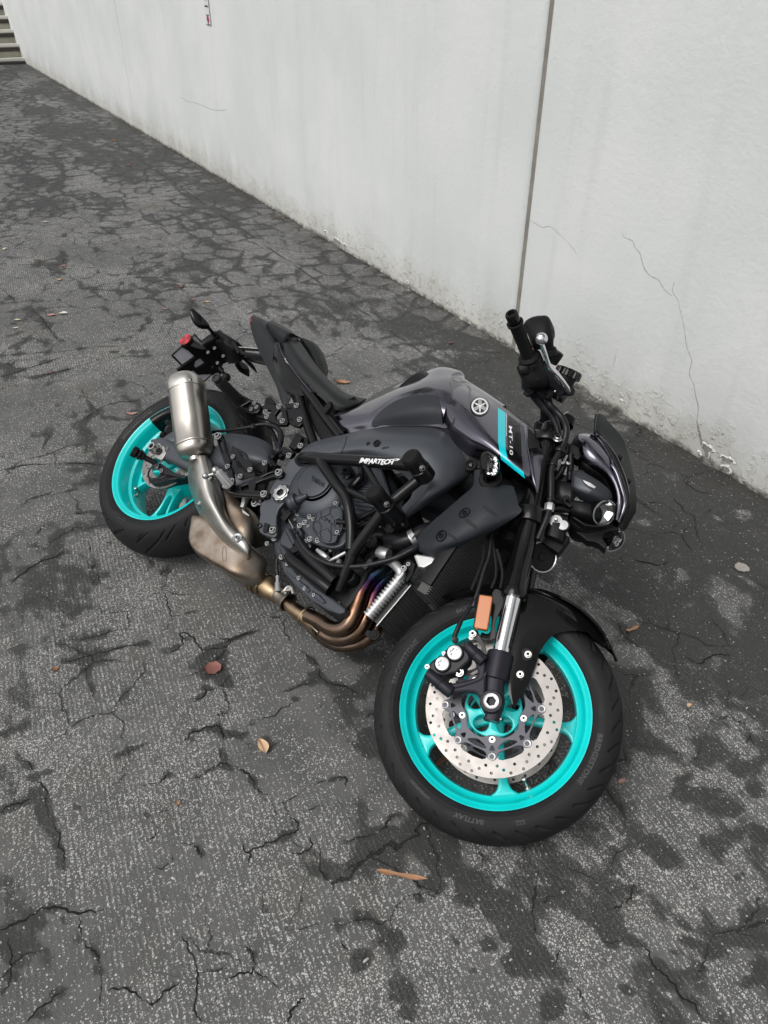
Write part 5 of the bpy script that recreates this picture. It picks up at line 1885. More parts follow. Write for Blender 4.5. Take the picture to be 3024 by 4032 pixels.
# ------------------------------------------------------------------ side scoop below, indicator
mb = MB()
mb.patch([
    [P('C', 308, 1288, .140), P('C', 335, 1288, .146), P('C', 350, 1288, .146), P('C', 366, 1290, .140)],
    [P('C', 305, 1380, .142), P('C', 332, 1385, .155), P('C', 352, 1385, .158), P('C', 376, 1392, .146)],
    [P('C', 285, 1425, .145), P('C', 345, 1430, .165), P('C', 420, 1415, .168), P('C', 565, 1402, .145)],
    [P('C', 215, 1485, .148), P('C', 320, 1495, .176), P('C', 450, 1480, .178), P('C', 602, 1442, .146)],
    [P('C', 105, 1580, .148), P('C', 255, 1600, .184), P('C', 430, 1590, .184), P('C', 628, 1540, .150)],
    [P('C', -5, 1675, .146), P('C', 150, 1710, .184), P('C', 350, 1705, .182), P('C', 641, 1605, .152)],
    [P('C', -95, 1770, .143), P('C', 60, 1815, .176), P('C', 240, 1800, .172), P('C', 440, 1735, .148)],
    [P('C', -108, 1835, .140), P('C', 0, 1868, .162), P('C', 130, 1860, .158), P('C', 250, 1828, .142)],
    [P('C', -98, 1870, .136), P('C', -10, 1905, .145), P('C', 50, 1915, .144), P('C', 120, 1915, .136)],
    [P('C', -60, 1900, .130), P('C', -10, 1922, .134), P('C', 40, 1934, .134), P('C', 75, 1940, .130)]], .005, 6)
sc = mb.build('side_scoop', M['plastic_g'], bike, ang=60)
bvc = bvh_of(sc)
for lp in ([(366, 1552), (400, 1560), (440, 1585), (472, 1625), (440, 1615), (400, 1590)], [(244, 1650), (275, 1660), (310, 1690), (330, 1716), (300, 1702), (265, 1678)], [(118, 1752), (150, 1765), (175, 1785), (192, 1812), (165, 1795), (135, 1772)]):
    dpatch('scoop_slot', M['hole'], sc, bvc, 'C', [lp], 20, .0006)
    mb = MB()
    q_ = [on(bvc, 'C', x, y, .0006)[0] for x, y in lp]
    mb.tube(catmull(q_, 3, closed=True) + [q_[0]], .0009, 6, smooth=False)
    mb.build('slot_lip', M['plastic_g'], sc)
for (x, y) in ((238, 1603), (70, 1770)):
    p_, n_ = on(bvc, 'C', x, y)
    mb = MB()
    mb.lathe([(.0003, .0165), (.0022, .0160), (.0022, .0130), (-.001, .0120), (-.001, .0075), (.0025, .0070), (.0028, .0045), (.0008, .0040), (.0008, .0001)], p_, n_, 32)
    mb.build('scoop_fastener', M['plastic'], sc)
mb = MB()
mb.patch([[Vector((q.x, q.y, -q.z)) for q in r] for r in [
    [P('C', 305, 1380, .142), P('C', 345, 1385, .155), P('C', 376, 1392, .146)],
    [P('C', 215, 1485, .148), P('C', 380, 1495, .176), P('C', 602, 1442, .146)],
    [P('C', -5, 1675, .146), P('C', 240, 1710, .184), P('C', 641, 1605, .152)],
    [P('C', -98, 1870, .136), P('C', 0, 1905, .145), P('C', 120, 1915, .136)]]], .005, 5)
mb.build('side_scoop', M['plastic_g'], bike)
mb = MB()
pt = P('C', 283, 1258, .142)
mb.lathe([(-.01, .0185), (.003, .0185), (.005, .0165), (.005, .0125), (.001, .0115), (.001, .0001)], pt, ZH, 32)
plate(mb, ZP(.142), [('C', (268, 1185), (290, 1195), (335, 1225), (370, 1230), (365, 1275), (330, 1280), (300, 1240), (270, 1235))], .008, .0015, smooth=False)
tb_ = mb.build('tank_bracket', M['plastic'], bike)
bolt(P('C', 283, 1258, .144), .0085, ZH, 'dark', parent=tb_)
bolt(P('C', 283, 1258, .1475), .0045, ZH, parent=tb_)
# front right indicator
mb = MB()
mb.body([(P('C', 395, 1178, .20), P('C', 425, 1178, .20), .012, 3), (P('C', 376, 1195, .195), P('C', 450, 1185, .205), .02, 3), (P('C', 369, 1260, .19), P('C', 476, 1240, .205), .024, 3),
         (P('C', 380, 1320, .19), P('C', 466, 1310, .205), .02, 3), (P('C', 405, 1346, .19), P('C', 445, 1342, .2), .012, 3)], seg=24)
ind = mb.build('indicator', M['gloss_black'], bike)
mb = MB()
mb.lathe([(-.05, .016), (0, .017), (.012, .012)], P('C', 430, 1370, .16), P('C', 425, 1335, .195) - P('C', 430, 1370, .16), 24)
mb.lathe([(-.01, .030), (0, .031), (.004, .027), (.004, .018), (-.004, .017)], P('C', 425, 1352, .165), ZH, 36)
mb.build('indicator_mount', M['rubber'], ind)
LN = [[('C', 408, 1192), ('C', 425, 1188), ('C', 445, 1195)], [('C', 396, 1215), ('C', 430, 1210), ('C', 465, 1215)], [('C', 398, 1250), ('C', 435, 1250), ('C', 480, 1248)], [('C', 408, 1290), ('C', 440, 1290), ('C', 477, 1285)], [('C', 422, 1328), ('C', 442, 1330), ('C', 465, 1325)]]
zc_ = [[.222, .226, .218], [.222, .232, .220], [.220, .234, .220], [.220, .230, .220], [.216, .222, .216]]
mb = MB()
mb.patch([[P(*q, z) for q, z in zip(r, zz)] for r, zz in zip(LN, zc_)], .006, 4)
mb.build('lamp_lens', M['lens'], ind)
mb = MB()
rnd = random.Random(5)
for i in range(4):
    for j in range(9):
        x, y = 412 + i * 16 + (j % 2) * 6, 1202 + j * 14
        mb.sphere(P('C', x, y, .212 + rnd.uniform(0, .004)), .0052, 6, (1, 1, .5))
mb.build('lamp_facets', M['reflect'], ind, flat=True)

# ------------------------------------------------------------------ seat and tail
mb = MB()
mb.patch([
    [P('B', 352, 365, .080), P('B', 352, 335, .095), P('B', 372, 305, .090), P('B', 400, 290, .06), P('B', 440, 285, .0)],
    [P('B', 364, 450, .098), P('B', 375, 395, .115), P('B', 410, 355, .110), P('B', 445, 350, .07), P('B', 500, 370, .0)],
    [P('B', 430, 548, .105), P('B', 450, 495, .120), P('B', 480, 450, .112), P('B', 520, 450, .07), P('B', 580, 485, .0)],
    [P('B', 520, 625, .105), P('B', 545, 580, .112), P('B', 570, 545, .102), P('B', 610, 545, .065), P('B', 655, 570, .0)],
    [P('B', 610, 695, .098), P('B', 630, 650, .104), P('B', 650, 620, .095), P('B', 685, 615, .06), P('B', 725, 635, .0)],
    [P('B', 680, 762, .088), P('B', 700, 715, .094), P('B', 720, 675, .084), P('B', 750, 665, .05), P('B', 785, 672, .0)],
    [P('B', 760, 772, .068), P('B', 780, 745, .074), P('B', 795, 710, .065), P('B', 820, 690, .04), P('B', 845, 690, .0)],
    [P('B', 845, 745, .035), P('B', 860, 730, .042), P('B', 870, 715, .040), P('B', 882, 706, .025), P('B', 897, 700, .0)]], .03, 6, mirror=True)
seat = mb.build('rider_seat', M['seat'], bike, ang=75)
mb = MB()
mb.body([(P('B', 500, 305, -.05), P('B', 470, 330, -.05), .020), (P('B', 562, 335, -.065), P('B', 495, 400, -.065), .034), (P('B', 598, 368, -.07), P('B', 525, 445, -.07), .040), (P('B', 622, 415, -.07), P('B', 555, 490, -.07), .040),
         (P('B', 632, 460, -.065), P('B', 585, 525, -.065), .034), (P('B', 632, 500, -.06), P('B', 605, 545, -.06), .022), (P('B', 628, 540, -.055), P('B', 618, 560, -.055), .010)], seg=24)
mb.build('seat_bolster', M['seat'], seat, ang=80)
bvseat = bvh_of(seat)
mb = MB()
mb.tube([on(bvseat, 'B', x, y, .0)[0] for x, y in ((405, 300), (410, 350), (430, 400), (480, 450), (560, 535), (640, 612), (700, 672))], .0010, 5)
mb.build('seat_seam', M['hole'], seat)
mb = MB()
mb.patch([
    [P('B', 245, 225, .05), P('B', 250, 205, .062), P('B', 265, 192, .06), P('B', 300, 195, .0)],
    [P('B', 280, 270, .075), P('B', 290, 235, .09), P('B', 310, 215, .082), P('B', 370, 235, .0)],
    [P('B', 325, 320, .085), P('B', 340, 275, .102), P('B', 370, 245, .092), P('B', 430, 275, .0)],
    [P('B', 350, 345, .085), P('B', 365, 300, .105), P('B', 400, 265, .095), P('B', 460, 310, .0)]], .03, 6, mirror=True)
pil = mb.build('passenger_seat', M['seat'], bike, ang=75)
mb = MB()
bvp = bvh_of(pil)
mb.patch([[Vector((q.x, q.y, q.z)) for q in (P('B', 352, 345, .092), P('B', 362, 296, .110), P('B', 395, 262, .100), P('B', 450, 285, .045), P('B', 470, 300, 0))],
          [P('B', 364, 352, .092), P('B', 374, 304, .111), P('B', 408, 270, .101), P('B', 460, 295, .045), P('B', 482, 312, 0)]], .004, 5, mirror=True)
mb.build('seat_strap', M['rubber'], pil)
mb = MB()
mb.patch([
    [P('B', 141, 212, .020), P('B', 142, 185, .024), P('B', 150, 158, .022), P('B', 170, 152, .0)],
    [P('B', 152, 262, .050), P('B', 172, 215, .060), P('B', 200, 180, .055), P('B', 225, 180, .0)],
    [P('B', 180, 345, .068), P('B', 215, 290, .082), P('B', 250, 245, .075), P('B', 285, 225, .0)],
    [P('B', 230, 450, .078), P('B', 265, 375, .092), P('B', 305, 315, .086), P('B', 340, 290, .0)],
    [P('B', 275, 540, .080), P('B', 295, 460, .092), P('B', 325, 385, .085), P('B', 370, 370, .0)],
    [P('B', 315, 625, .078), P('B', 325, 550, .085), P('B', 345, 480, .080), P('B', 400, 450, .0)],
    [P('B', 350, 735, .068), P('B', 362, 680, .074), P('B', 380, 600, .070), P('B', 450, 540, .0)],
    [P('B', 385, 745, .062), P('B', 400, 700, .066), P('B', 420, 650, .064), P('B', 500, 620, .0)]], .006, 6, mirror=True)
tail = mb.build('tail_cowl', M['tail'], bike, ang=60)
mb = MB()
mb.patch([
    [P('B', 291, 372, .088), P('B', 296, 345, .094), P('B', 315, 322, .094), P('B', 330, 330, .088)],
    [P('B', 290, 450, .095), P('B', 310, 410, .104), P('B', 335, 385, .106), P('B', 352, 402, .098)],
    [P('B', 315, 530, .100), P('B', 345, 490, .110), P('B', 385, 465, .112), P('B', 410, 490, .103)],
    [P('B', 340, 600, .100), P('B', 390, 565, .110), P('B', 440, 540, .112), P('B', 470, 570, .105)],
    [P('B', 385, 650, .098), P('B', 440, 632, .106), P('B', 490, 615, .110), P('B', 525, 640, .106)],
    [P('B', 440, 678, .095), P('B', 480, 676, .100), P('B', 515, 672, .104), P('B', 542, 668, .104)]], .004, 6)
tp = mb.build('tail_side_panel', M['gloss_black'], bike, ang=60)  # same paint as the tank, blackened here for how this side catches light
mb = MB()
mb.tube([P('B', 327, 330, .105), P('B', 352, 405, .108), P('B', 410, 490, .113), P('B', 470, 570, .114), P('B', 540, 655, .112)], .0022, 8)
mb.build('panel_edge', M['gloss'], tp)
mb = MB()
mb.patch([[P('B', 139, 212, .016), P('B', 139, 185, .02), P('B', 147, 155, .016)], [P('B', 147, 208, .03), P('B', 150, 180, .034), P('B', 160, 156, .026)]], .003, 4)
mb.build('tail_light', M['red'], tail)
mb = MB()
mb.tube([P('B', 365, 430, .105), P('B', 390, 480, .108), P('B', 438, 525, .11)], .003, 8)
mb.tube([P('B', 455, 545, .11), P('B', 520, 610, .11)], .0025, 8)
mb.build('seat_rail', M['black_metal'], tail)
mb = MB()
plate(mb, ZP(.109), [('B', (334, 335), (358, 400), (412, 486), (474, 566), (545, 655), (572, 655), (500, 600), (432, 548), (380, 490), (356, 440), (350, 350))], .02, .002, smooth=False)  # black strip for the rails and the shaded gap below the seat
mb.build('seat_gap_strip', M['plastic'], tail)
mb = MB()
plate(mb, ZP(.112), [('B', (363, 432), (372, 430), (398, 478), (438, 520), (436, 528), (392, 490))], .003, .0006, smooth=False)  # bright strip stands in for the highlight on the rail slot
mb.build('slot_highlight', M['fin'], tail)
# polished grab-strut plates between tail and plate holder
mb = MB()
plate(mb, ZP(.045), [('a', (1130, 718), (1395, 738), (1460, 830), (1440, 838), (1160, 800), (1140, 795)), ('a', (1155, 742), (1390, 755), (1412, 795), (1385, 803), (1170, 772))], .010, .0015, smooth=False)
plate(mb, ZP(-.045), [('a', (1190, 800), (1460, 840), (1520, 935), (1500, 950), (1240, 890), (1210, 860)), ('a', (1225, 822), (1465, 852), (1492, 908), (1240, 865))], .010, .0015, smooth=False)
st_ = mb.build('holder_strut', M['black_metal'], bike)
mb = MB()
mb.tube([P('a', 1132, 720, .047), P('a', 1395, 740, .047)], .0025, 8)
mb.build('strut_edge', M['steel'], st_)

# ------------------------------------------------------------------ number plate holder
XPL = (P('a', 275, 825, .089) + Vector((0, 0, 0)))


def XP(x0, ky=0.35):
    """plane facing backwards, leaning with the plate"""
    n = Vector((-1, -ky, 0)).normalized()
    return (Vector((x0, .32, 0)), n)


p_a, p_b = P('a', 275, 825, .089), P('a', 560, 565, .089)
sl_y = (p_b - p_a).normalized()
n_pl = sl_y.cross(ZH).normalized()
if n_pl.x > 0:
    n_pl = -n_pl
PLN = (p_a, n_pl)


def PO(off):
    return (p_a - n_pl * off, n_pl)


def XPp(mb, off, loops, t=.004, bevel=.0008, smooth=False):
    pl = PO(off)
    return plate(mb, (pl[0], -pl[1]), loops, t, bevel, smooth)


mb = MB()
c4 = [p_a, p_a + sl_y * .105, p_a + sl_y * .105 - ZH * .178, p_a - ZH * .178]
mb.add(c4 + [q + n_pl * .0015 for q in c4], [(0, 1, 2, 3), (7, 6, 5, 4), (0, 4, 5, 1), (1, 5, 6, 2), (2, 6, 7, 3), (3, 7, 4, 0)])
pltp = mb.build('number_plate', M['plate_back'], bike, label='bare metal back of the number plate')
mb = MB()
pr = [p_a + ZH * .004 - sl_y * .004, p_a + ZH * .004 + sl_y * .109, p_a + sl_y * .109 - ZH * .182, p_a - ZH * .182 - sl_y * .004]
mb.tube([pr[0], pr[1], pr[2], pr[3], pr[0]], .0035, 8, smooth=False)
mb.build('plate_frame', M['plastic'], pltp)
mb = MB()
XPp(mb, .012, [('a', (380, 720), (470, 705), (520, 680), (620, 740), (700, 755), (790, 690), (860, 640), (990, 640), (1100, 700), (1140, 800), (1110, 900), (1010, 945), (985, 915), (900, 955), (940, 1010), (900, 1080), (800, 1100), (760, 1075), (600, 1085), (540, 1030), (340, 1045), (325, 1020), (560, 850), (470, 770)),
              ('a', (545, 965), (565, 905), (625, 865), (690, 940), (580, 1005))], .012, .002)
ph = mb.build('plate_holder', M['plastic'], bike)
mb = MB()
mb.body([(P('a', 770, 640, .05), P('a', 860, 500, .05), .012, 3), (P('a', 900, 740, .02), P('a', 960, 600, .02), .05, 3), (P('a', 1000, 860, -.0), P('a', 1080, 690, -.0), .06, 3), (P('a', 1080, 930, -.03), P('a', 1140, 790, -.03), .04, 3)], seg=20)
plate(mb, ZP(.05), [('a', (845, 505), (875, 490), (1000, 575), (1100, 690), (1140, 780), (1110, 800), (1050, 700), (960, 640), (880, 585), (850, 600))], .008, .001, smooth=False)
mb.body([(P('a', 690, 730, .05), P('a', 660, 680, .05), .02, 3), (P('a', 760, 690, .05), P('a', 745, 600, .05), .02, 3), (P('a', 880, 610, .05), P('a', 850, 520, .05), .015, 3)], seg=16)
mb.build('holder_bracket', M['plastic'], ph)
for (x, y, z) in ((730, 790, .05), (928, 838, .02), (853, 928, .0), (815, 735, .04), (793, 985, -.01)):
    bolt(P('a', x, y, z + .035), .0065, ZH, 'steel' if x != 793 else 'dark', parent=ph)
# round red side reflector
rcn = P('a', 442, 632, .100)
mb = MB()
mb.lathe([(-.012, .0245), (.001, .0255), (.003, .0250)], rcn, ZH, 40)
mb.body([(P('a', 480, 700, .09), P('a', 530, 620, .09), .004, 3), (P('a', 600, 745, .07), P('a', 640, 700, .07), .004, 3), (P('a', 690, 750, .06), P('a', 690, 710, .06), .004, 3)], seg=12)
rbk = mb.build('reflector_holder', M['plastic'], ph)
for k in range(6):
    a0, a1 = 2 * PI * k / 6 + .3, 2 * PI * (k + 1) / 6 + .3
    pts = [(0, 0)] + [(.0235 * math.cos(a0 + (a1 - a0) * t / 6), .0235 * math.sin(a0 + (a1 - a0) * t / 6)) for t in range(7)]
    v, f = curve_mesh([pts], .004, .0008)
    mb = MB()
    mb.add([rcn + Vector((q.x, q.y, q.z + .0065 + (.001 if k % 2 else 0))) for q in v], f)
    mb.build('reflector_segment', M['red'] if k % 2 else M['red2'], rbk)
# rear indicators on stalks
for (pts, st) in (([('a', 497, 222, .215), ('a', 520, 260, .21), ('a', 600, 370, .185), ('a', 680, 440, .16), ('a', 728, 470, .145)], [('a', 720, 450, .145), ('a', 770, 510, .11), ('a', 820, 565, .07)]),
                  ([('a', 1265, 1095, -.17), ('a', 1245, 1060, -.165), ('a', 1190, 1000, -.14), ('a', 1130, 940, -.11), ('a', 1105, 900, -.09)], [('a', 1110, 905, -.09), ('a', 1080, 860, -.06), ('a', 1040, 820, -.03)])):
    mb = MB()
    c = [P(*q) for q in pts]
    ws = [.003, .012, .0205, .0170, .0075]
    b_ = MB()
    n_i = (c[-1] - c[0]).normalized()
    side = n_i.cross(Vector((.25, .2, 1)).normalized()).normalized()
    b_.body([(q + side * w_, q - side * w_, h_, 2.6) for q, w_, h_ in zip(c, ws, (.003, .008, .014, .012, .007))], seg=20)
    io = b_.build('indicator', M['gloss_black'], bike)
    b_ = MB()
    b_.tube([P(*q) for q in st], [.0065, .0065, .009], 14)
    b_.lathe([(-.004, .013), (.004, .013), (.006, .009)], P(*st[-1]), P(*st[0]) - P(*st[-1]), 20)
    b_.build('indicator_stalk', M['rubber'], io)
mb = MB()
mb.body([(P('a', 1180, 880, -.06), P('a', 1210, 850, -.06), .01, 3), (P('a', 1290, 990, -.09), P('a', 1320, 950, -.09), .005, 3), (P('a', 1365, 1065, -.11), P('a', 1378, 1060, -.11), .002, 3)], seg=12)
mb.sphere(P('a', 965, 1115, .02), .016, 16)
mb.body([(P('a', 870, 1020, .03), P('a', 900, 980, .03), .01, 3), (P('a', 920, 1070, .03), P('a', 950, 1050, .03), .008, 3)], seg=12)
mb.build('holder_fin', M['plastic'], ph)

# ------------------------------------------------------------------ front end: lamps, cowl, screen
HP_ = Q
mb = MB()
mb.patch([
    [Q('g', 840, 105, .072), Q('g', 870, 98, .05), Q('g', 900, 98, .02), Q('g', 935, 112, .0)],
    [Q('g', 825, 220, .090), Q('g', 880, 200, .065), Q('g', 960, 200, .03), Q('g', 1030, 230, -.0)],
    [Q('g', 820, 340, .100), Q('g', 920, 350, .075), Q('g', 1040, 370, .035), Q('g', 1140, 350, .0)],
    [Q('g', 920, 420, .100), Q('g', 1010, 450, .075), Q('g', 1120, 470, .035), Q('g', 1215, 460, .0)],
    [Q('g', 1090, 620, .100), Q('g', 1150, 640, .075), Q('g', 1220, 640, .035), Q('g', 1265, 630, .0)],
    [Q('g', 1200, 850, .100), Q('g', 1240, 850, .075), Q('g', 1290, 850, .035), Q('g', 1325, 840, .0)],
    [Q('g', 1275, 1080, .095), Q('g', 1310, 1080, .070), Q('g', 1345, 1070, .035), Q('g', 1368, 1060, .0)],
    [Q('g', 1290, 1300, .080), Q('g', 1325, 1290, .060), Q('g', 1360, 1280, .03), Q('g', 1385, 1270, .0)],
    [Q('g', 1245, 1500, .060), Q('g', 1290, 1470, .045), Q('g', 1340, 1450, .02), Q('g', 1375, 1420, .0)],
    [Q('g', 1185, 1670, .040), Q('g', 1215, 1672, .03), Q('g', 1250, 1640, .015), Q('g', 1290, 1560, .0)]], .003, 1)
scr = mb.build('fly_screen', M['screen'], bike, ang=60)
mb = MB()
mb.tube([Q('g', x, y, z) for x, y, z in ((842, 108, .073), (822, 340, .101), (920, 420, .101), (1090, 620, .101), (1200, 850, .101), (1275, 1080, .096), (1290, 1300, .081), (1245, 1500, .061), (1185, 1670, .041))], .0022, 8)
mb.build('screen_edge', M['gloss_black'], scr)
bvr = bvh_of(scr)
for (x, y) in ((1158, 690), (1275, 1010)):
    p_, n_ = on(bvr, 'g', x, y)
    bolt(p_, .0085, n_, 'dark', parent=scr)
    bolt(on(bvr, 'g', x + 25, y + 12)[0], .004, n_, parent=scr)
mb = MB()
mb.patch([
    [Q('g', 600, 470, .105), Q('g', 605, 400, .100), Q('g', 615, 372, .09), Q('g', 700, 365, .085), Q('g', 775, 375, .08)],
    [Q('g', 620, 600, .115), Q('g', 660, 500, .125), Q('g', 720, 420, .118), Q('g', 790, 420, .105), Q('g', 850, 420, .09)],
    [Q('g', 690, 760, .110), Q('g', 760, 650, .130), Q('g', 830, 560, .125), Q('g', 890, 530, .112), Q('g', 945, 530, .095)],
    [Q('g', 830, 860, .100), Q('g', 890, 780, .122), Q('g', 950, 700, .122), Q('g', 1000, 670, .112), Q('g', 1030, 700, .10)],
    [Q('g', 960, 960, .090), Q('g', 1000, 890, .110), Q('g', 1035, 820, .112), Q('g', 1060, 790, .108), Q('g', 1090, 800, .10)],
    [Q('g', 1040, 1120, .080), Q('g', 1080, 1060, .098), Q('g', 1110, 1010, .104), Q('g', 1140, 990, .10), Q('g', 1165, 990, .095)],
    [Q('g', 1070, 1280, .070), Q('g', 1110, 1230, .088), Q('g', 1150, 1200, .094), Q('g', 1185, 1190, .094), Q('g', 1215, 1200, .088)],
    [Q('g', 1060, 1420, .060), Q('g', 1100, 1400, .076), Q('g', 1150, 1370, .084), Q('g', 1190, 1360, .082), Q('g', 1220, 1350, .078)],
    [Q('g', 1030, 1480, .050), Q('g', 1070, 1490, .060), Q('g', 1110, 1520, .066), Q('g', 1150, 1540, .066), Q('g', 1170, 1560, .060)]], .004, 2)
cowl = mb.build('lamp_cowl', M['gloss'], bike, ang=60)
mb = MB()
mb.tube([Q('g', x, y, z) for x, y, z in ((775, 375, .09), (855, 420, .098), (945, 530, .102), (1035, 700, .108), (1060, 790, .114), (1120, 900, .112), (1170, 1050, .106), (1215, 1200, .098), (1225, 1310, .090), (1190, 1440, .082), (1145, 1550, .070))], [.003, .0035, .0035, .0035, .004, .0045, .0045, .0045, .0045, .004, .003], 10)
mb.build('cowl_edge', M['gloss'], cowl)
mb = MB()
mb.tube([Q('g', x, y, z) for x, y, z in ((850, 350, .09), (1000, 560, .095), (1100, 760, .096), (1200, 980, .092), (1260, 1200, .082), (1250, 1400, .068), (1180, 1620, .045))], .009, 12)
mb.patch([[Q('g', 780, 370, .085), Q('g', 850, 345, .085)], [Q('g', 950, 530, .088), Q('g', 1010, 560, .088)], [Q('g', 1070, 780, .09), Q('g', 1140, 820, .09)], [Q('g', 1180, 1040, .085), Q('g', 1240, 1080, .085)], [Q('g', 1220, 1300, .075), Q('g', 1265, 1320, .07)], [Q('g', 1140, 1600, .05), Q('g', 1180, 1660, .04)]], .003, 5)
mb.build('screen_carrier', M['plastic'], cowl)
# lamp housings
mb = MB()
mb.body([(Q('g', 548, 890, .085), Q('g', 528, 1140, .085), .022, 5), (Q('g', 640, 905, .088), Q('g', 600, 1195, .088), .030, 4.5), (Q('g', 760, 985, .088), Q('g', 720, 1250, .088), .034, 4),
         (Q('g', 870, 1065, .085), Q('g', 820, 1290, .085), .034, 4), (Q('g', 960, 1130, .080), Q('g', 880, 1315, .080), .030, 3.4), (Q('g', 1020, 1210, .072), Q('g', 930, 1320, .072), .022, 3)], seg=32)
hl = mb.build('lamp_housing', M['plastic_g'], bike, ang=40)
mb = MB()
bvh_h = bvh_of(hl)
dpatch('housing_panel', M['frame'], hl, bvh_h, 'g', [[(560, 935), (650, 985), (690, 1060), (780, 1130), (745, 1175), (640, 1130), (545, 1075)]], 30, .0015)
dpatch('housing_mark', M['fin'], hl, bvh_h, 'g', [[(665, 990), (760, 1030), (840, 1085), (815, 1105), (740, 1070), (690, 1030)]], 25, .002)
plate(mb, FP(.07), [('g', (530, 900), (590, 870), (600, 830), (680, 850), (690, 890), (640, 920), (560, 930))], .02, .002, smooth=False)
plate(mb, FP(.09), [('g', (400, 1230), (430, 1190), (470, 1200), (480, 1230), (440, 1250), (440, 1280), (520, 1320), (490, 1350), (420, 1290))], .01, .001)
mb.build('lamp_bracket', M['plastic'], hl)
mb = MB()
mb.body([(Q('g', 490, 1380, .030), Q('g', 470, 1600, .030), .02, 3), (Q('g', 560, 1400, .025), Q('g', 560, 1690, .025), .03, 4), (Q('g', 700, 1440, .0), Q('g', 690, 1770, .0), .05, 4),
         (Q('g', 820, 1520, -.02), Q('g', 800, 1800, -.02), .05, 4), (Q('g', 900, 1580, -.04), Q('g', 880, 1820, -.04), .05, 4), (Q('g', 960, 1640, -.05), Q('g', 940, 1890, -.05), .04, 3)], seg=24)
mb.body([(Q('g', 480, 1290, .05), Q('g', 500, 1480, .05), .03, 4), (Q('g', 640, 1330, .05), Q('g', 640, 1540, .05), .04, 4), (Q('g', 780, 1370, .045), Q('g', 780, 1570, .045), .04, 4), (Q('g', 860, 1420, .04), Q('g', 860, 1560, .04), .03, 3)], seg=24)
mb.body([(Q('g', 640, 620, .02), Q('g', 600, 860, .02), .04, 3), (Q('g', 800, 760, .02), Q('g', 720, 960, .02), .04, 3), (Q('g', 940, 930, .01), Q('g', 880, 1080, .01), .04, 3), (Q('g', 1040, 1120, .0), Q('g', 1000, 1300, .0), .03, 3), (Q('g', 1090, 1380, -.02), Q('g', 1050, 1560, -.02), .03, 3), (Q('g', 1140, 1560, -.03), Q('g', 1050, 1660, -.03), .03, 3)], seg=24)
mb.build('lamp_back_shell', M['plastic'], hl)
mb = MB()
plate(mb, FP(.075), [('g', (515, 1470), (560, 1478), (640, 1530), (720, 1585), (830, 1598), (930, 1590), (1010, 1570), (1000, 1595), (900, 1610), (800, 1612), (700, 1600), (610, 1545), (540, 1500))], .03, .003, smooth=False)
plate(mb, FP(.03), [('g', (450, 1600), (560, 1650), (580, 1700), (640, 1730), (720, 1800), (810, 1810), (880, 1840), (935, 1890), (962, 1912), (985, 1870), (930, 1760), (960, 1690), (1060, 1660), (1150, 1660), (1140, 1600), (900, 1600), (600, 1560))], .04, .003, smooth=False)
mb.build('lamp_tray', M['plastic'], hl)
for (x, y, z, rx, fwv) in ((945, 1420, .074, .031, (.72, -.22, .55)), (1062, 1778, -.030, .030, (.70, -.30, .58))):
    c = Q('g', x, y, z)
    fw = (STM @ Vector(fwv)).normalized()
    mb = MB()
    mb.lathe([(-.06, .020), (-.035, rx + .001), (-.004, rx + .004), (.003, rx + .004), (.004, rx + .001)], c, fw, 40)
    hb = mb.build('headlight', M['gloss_black'], hl)
    mb = MB()
    mb.lathe([(.002, rx), (-.010, rx * .86), (-.018, rx * .55), (-.020, .0001)], c, fw, 9, ph=.3)
    mb.build('lamp_bowl', M['reflect'], hb, flat=True)
    mb = MB()
    mb.lathe([(.0035, rx + .003), (.010, rx * .93), (.017, rx * .62), (.021, .0001)], c, fw, 36)
    mb.lathe([(.0025, rx + .002), (.008, rx * .92), (.015, rx * .6), (.019, .0001)], c, fw, 36)
    mb.build('lamp_lens', M['lens'], hb)
    mb = MB()
    mb.lathe([(.002, rx + .0035), (.0055, rx + .0035), (.0055, rx + .0005)], c, fw, 40)
    mb.build('lamp_rim', M['fin'], hb)
# horn, sensors, cable clutter behind the fork
mb = MB()
hc = Q('C', 800, 1922, .05)
hd = (STM @ Vector((.55, 0, .83))).normalized()
mb.lathe([(-.02, .022), (-.008, .036), (0, .040), (.003, .0400), (.004, .036), (.001, .034), (.001, .012), (.004, .010), (.004, .0001)], hc, hd, 44)
horn = mb.build('horn', M['plastic'], bike)
mb = MB()
mb.lathe([(.0028, .0405), (.0045, .0400), (.0050, .0375), (.0042, .0365)], hc, hd, 44)
mb.build('horn_rim', M['steel'], horn)
mb = MB()
mb.body([(Q('g', 220, 1480, .07), Q('g', 470, 1560, .07), .03, 3.4), (Q('g', 170, 1620, .07), Q('g', 440, 1680, .07), .035, 3.4), (Q('g', 150, 1760, .07), Q('g', 400, 1860, .07), .03, 3.4)], seg=20)
mb.box(Q('C', 900, 1820, .05), .05, .05, .04, (STM @ XH, STM @ YH, ZF))
vl = mb.build('lock_body', M['plastic'], bike)
for (x, y, r, q_) in ((303, 1535, .0165, 1), (397, 1592, .0135, 0)):
    c = Q('g', x, y, .103)
    mb = MB()
    mb.lathe([(-.004, r + .003), (.001, r + .003), (.001, r)], c, ZF, 30)
    mb.build('cap_ring', M['plastic'], vl)
    mb = MB()
    mb.lathe([(-.001, r), (.0012, r * .96), (.0016, .0001)], c, ZF, 30)
    if q_:
        mb.cyl(c, c + ZF * .016, .005, .0045, 14, .001)
    mb.build('silver_cap', M['fin'], vl)
mb = MB()
mb.tube([Q('g', 270, 1270, .09), Q('g', 380, 1285, .08), Q('g', 470, 1330, .07)], .006, 10)
mb.tube([Q('g', 270, 1370, .09), Q('g', 380, 1370, .08), Q('g', 480, 1400, .07)], .006, 10)
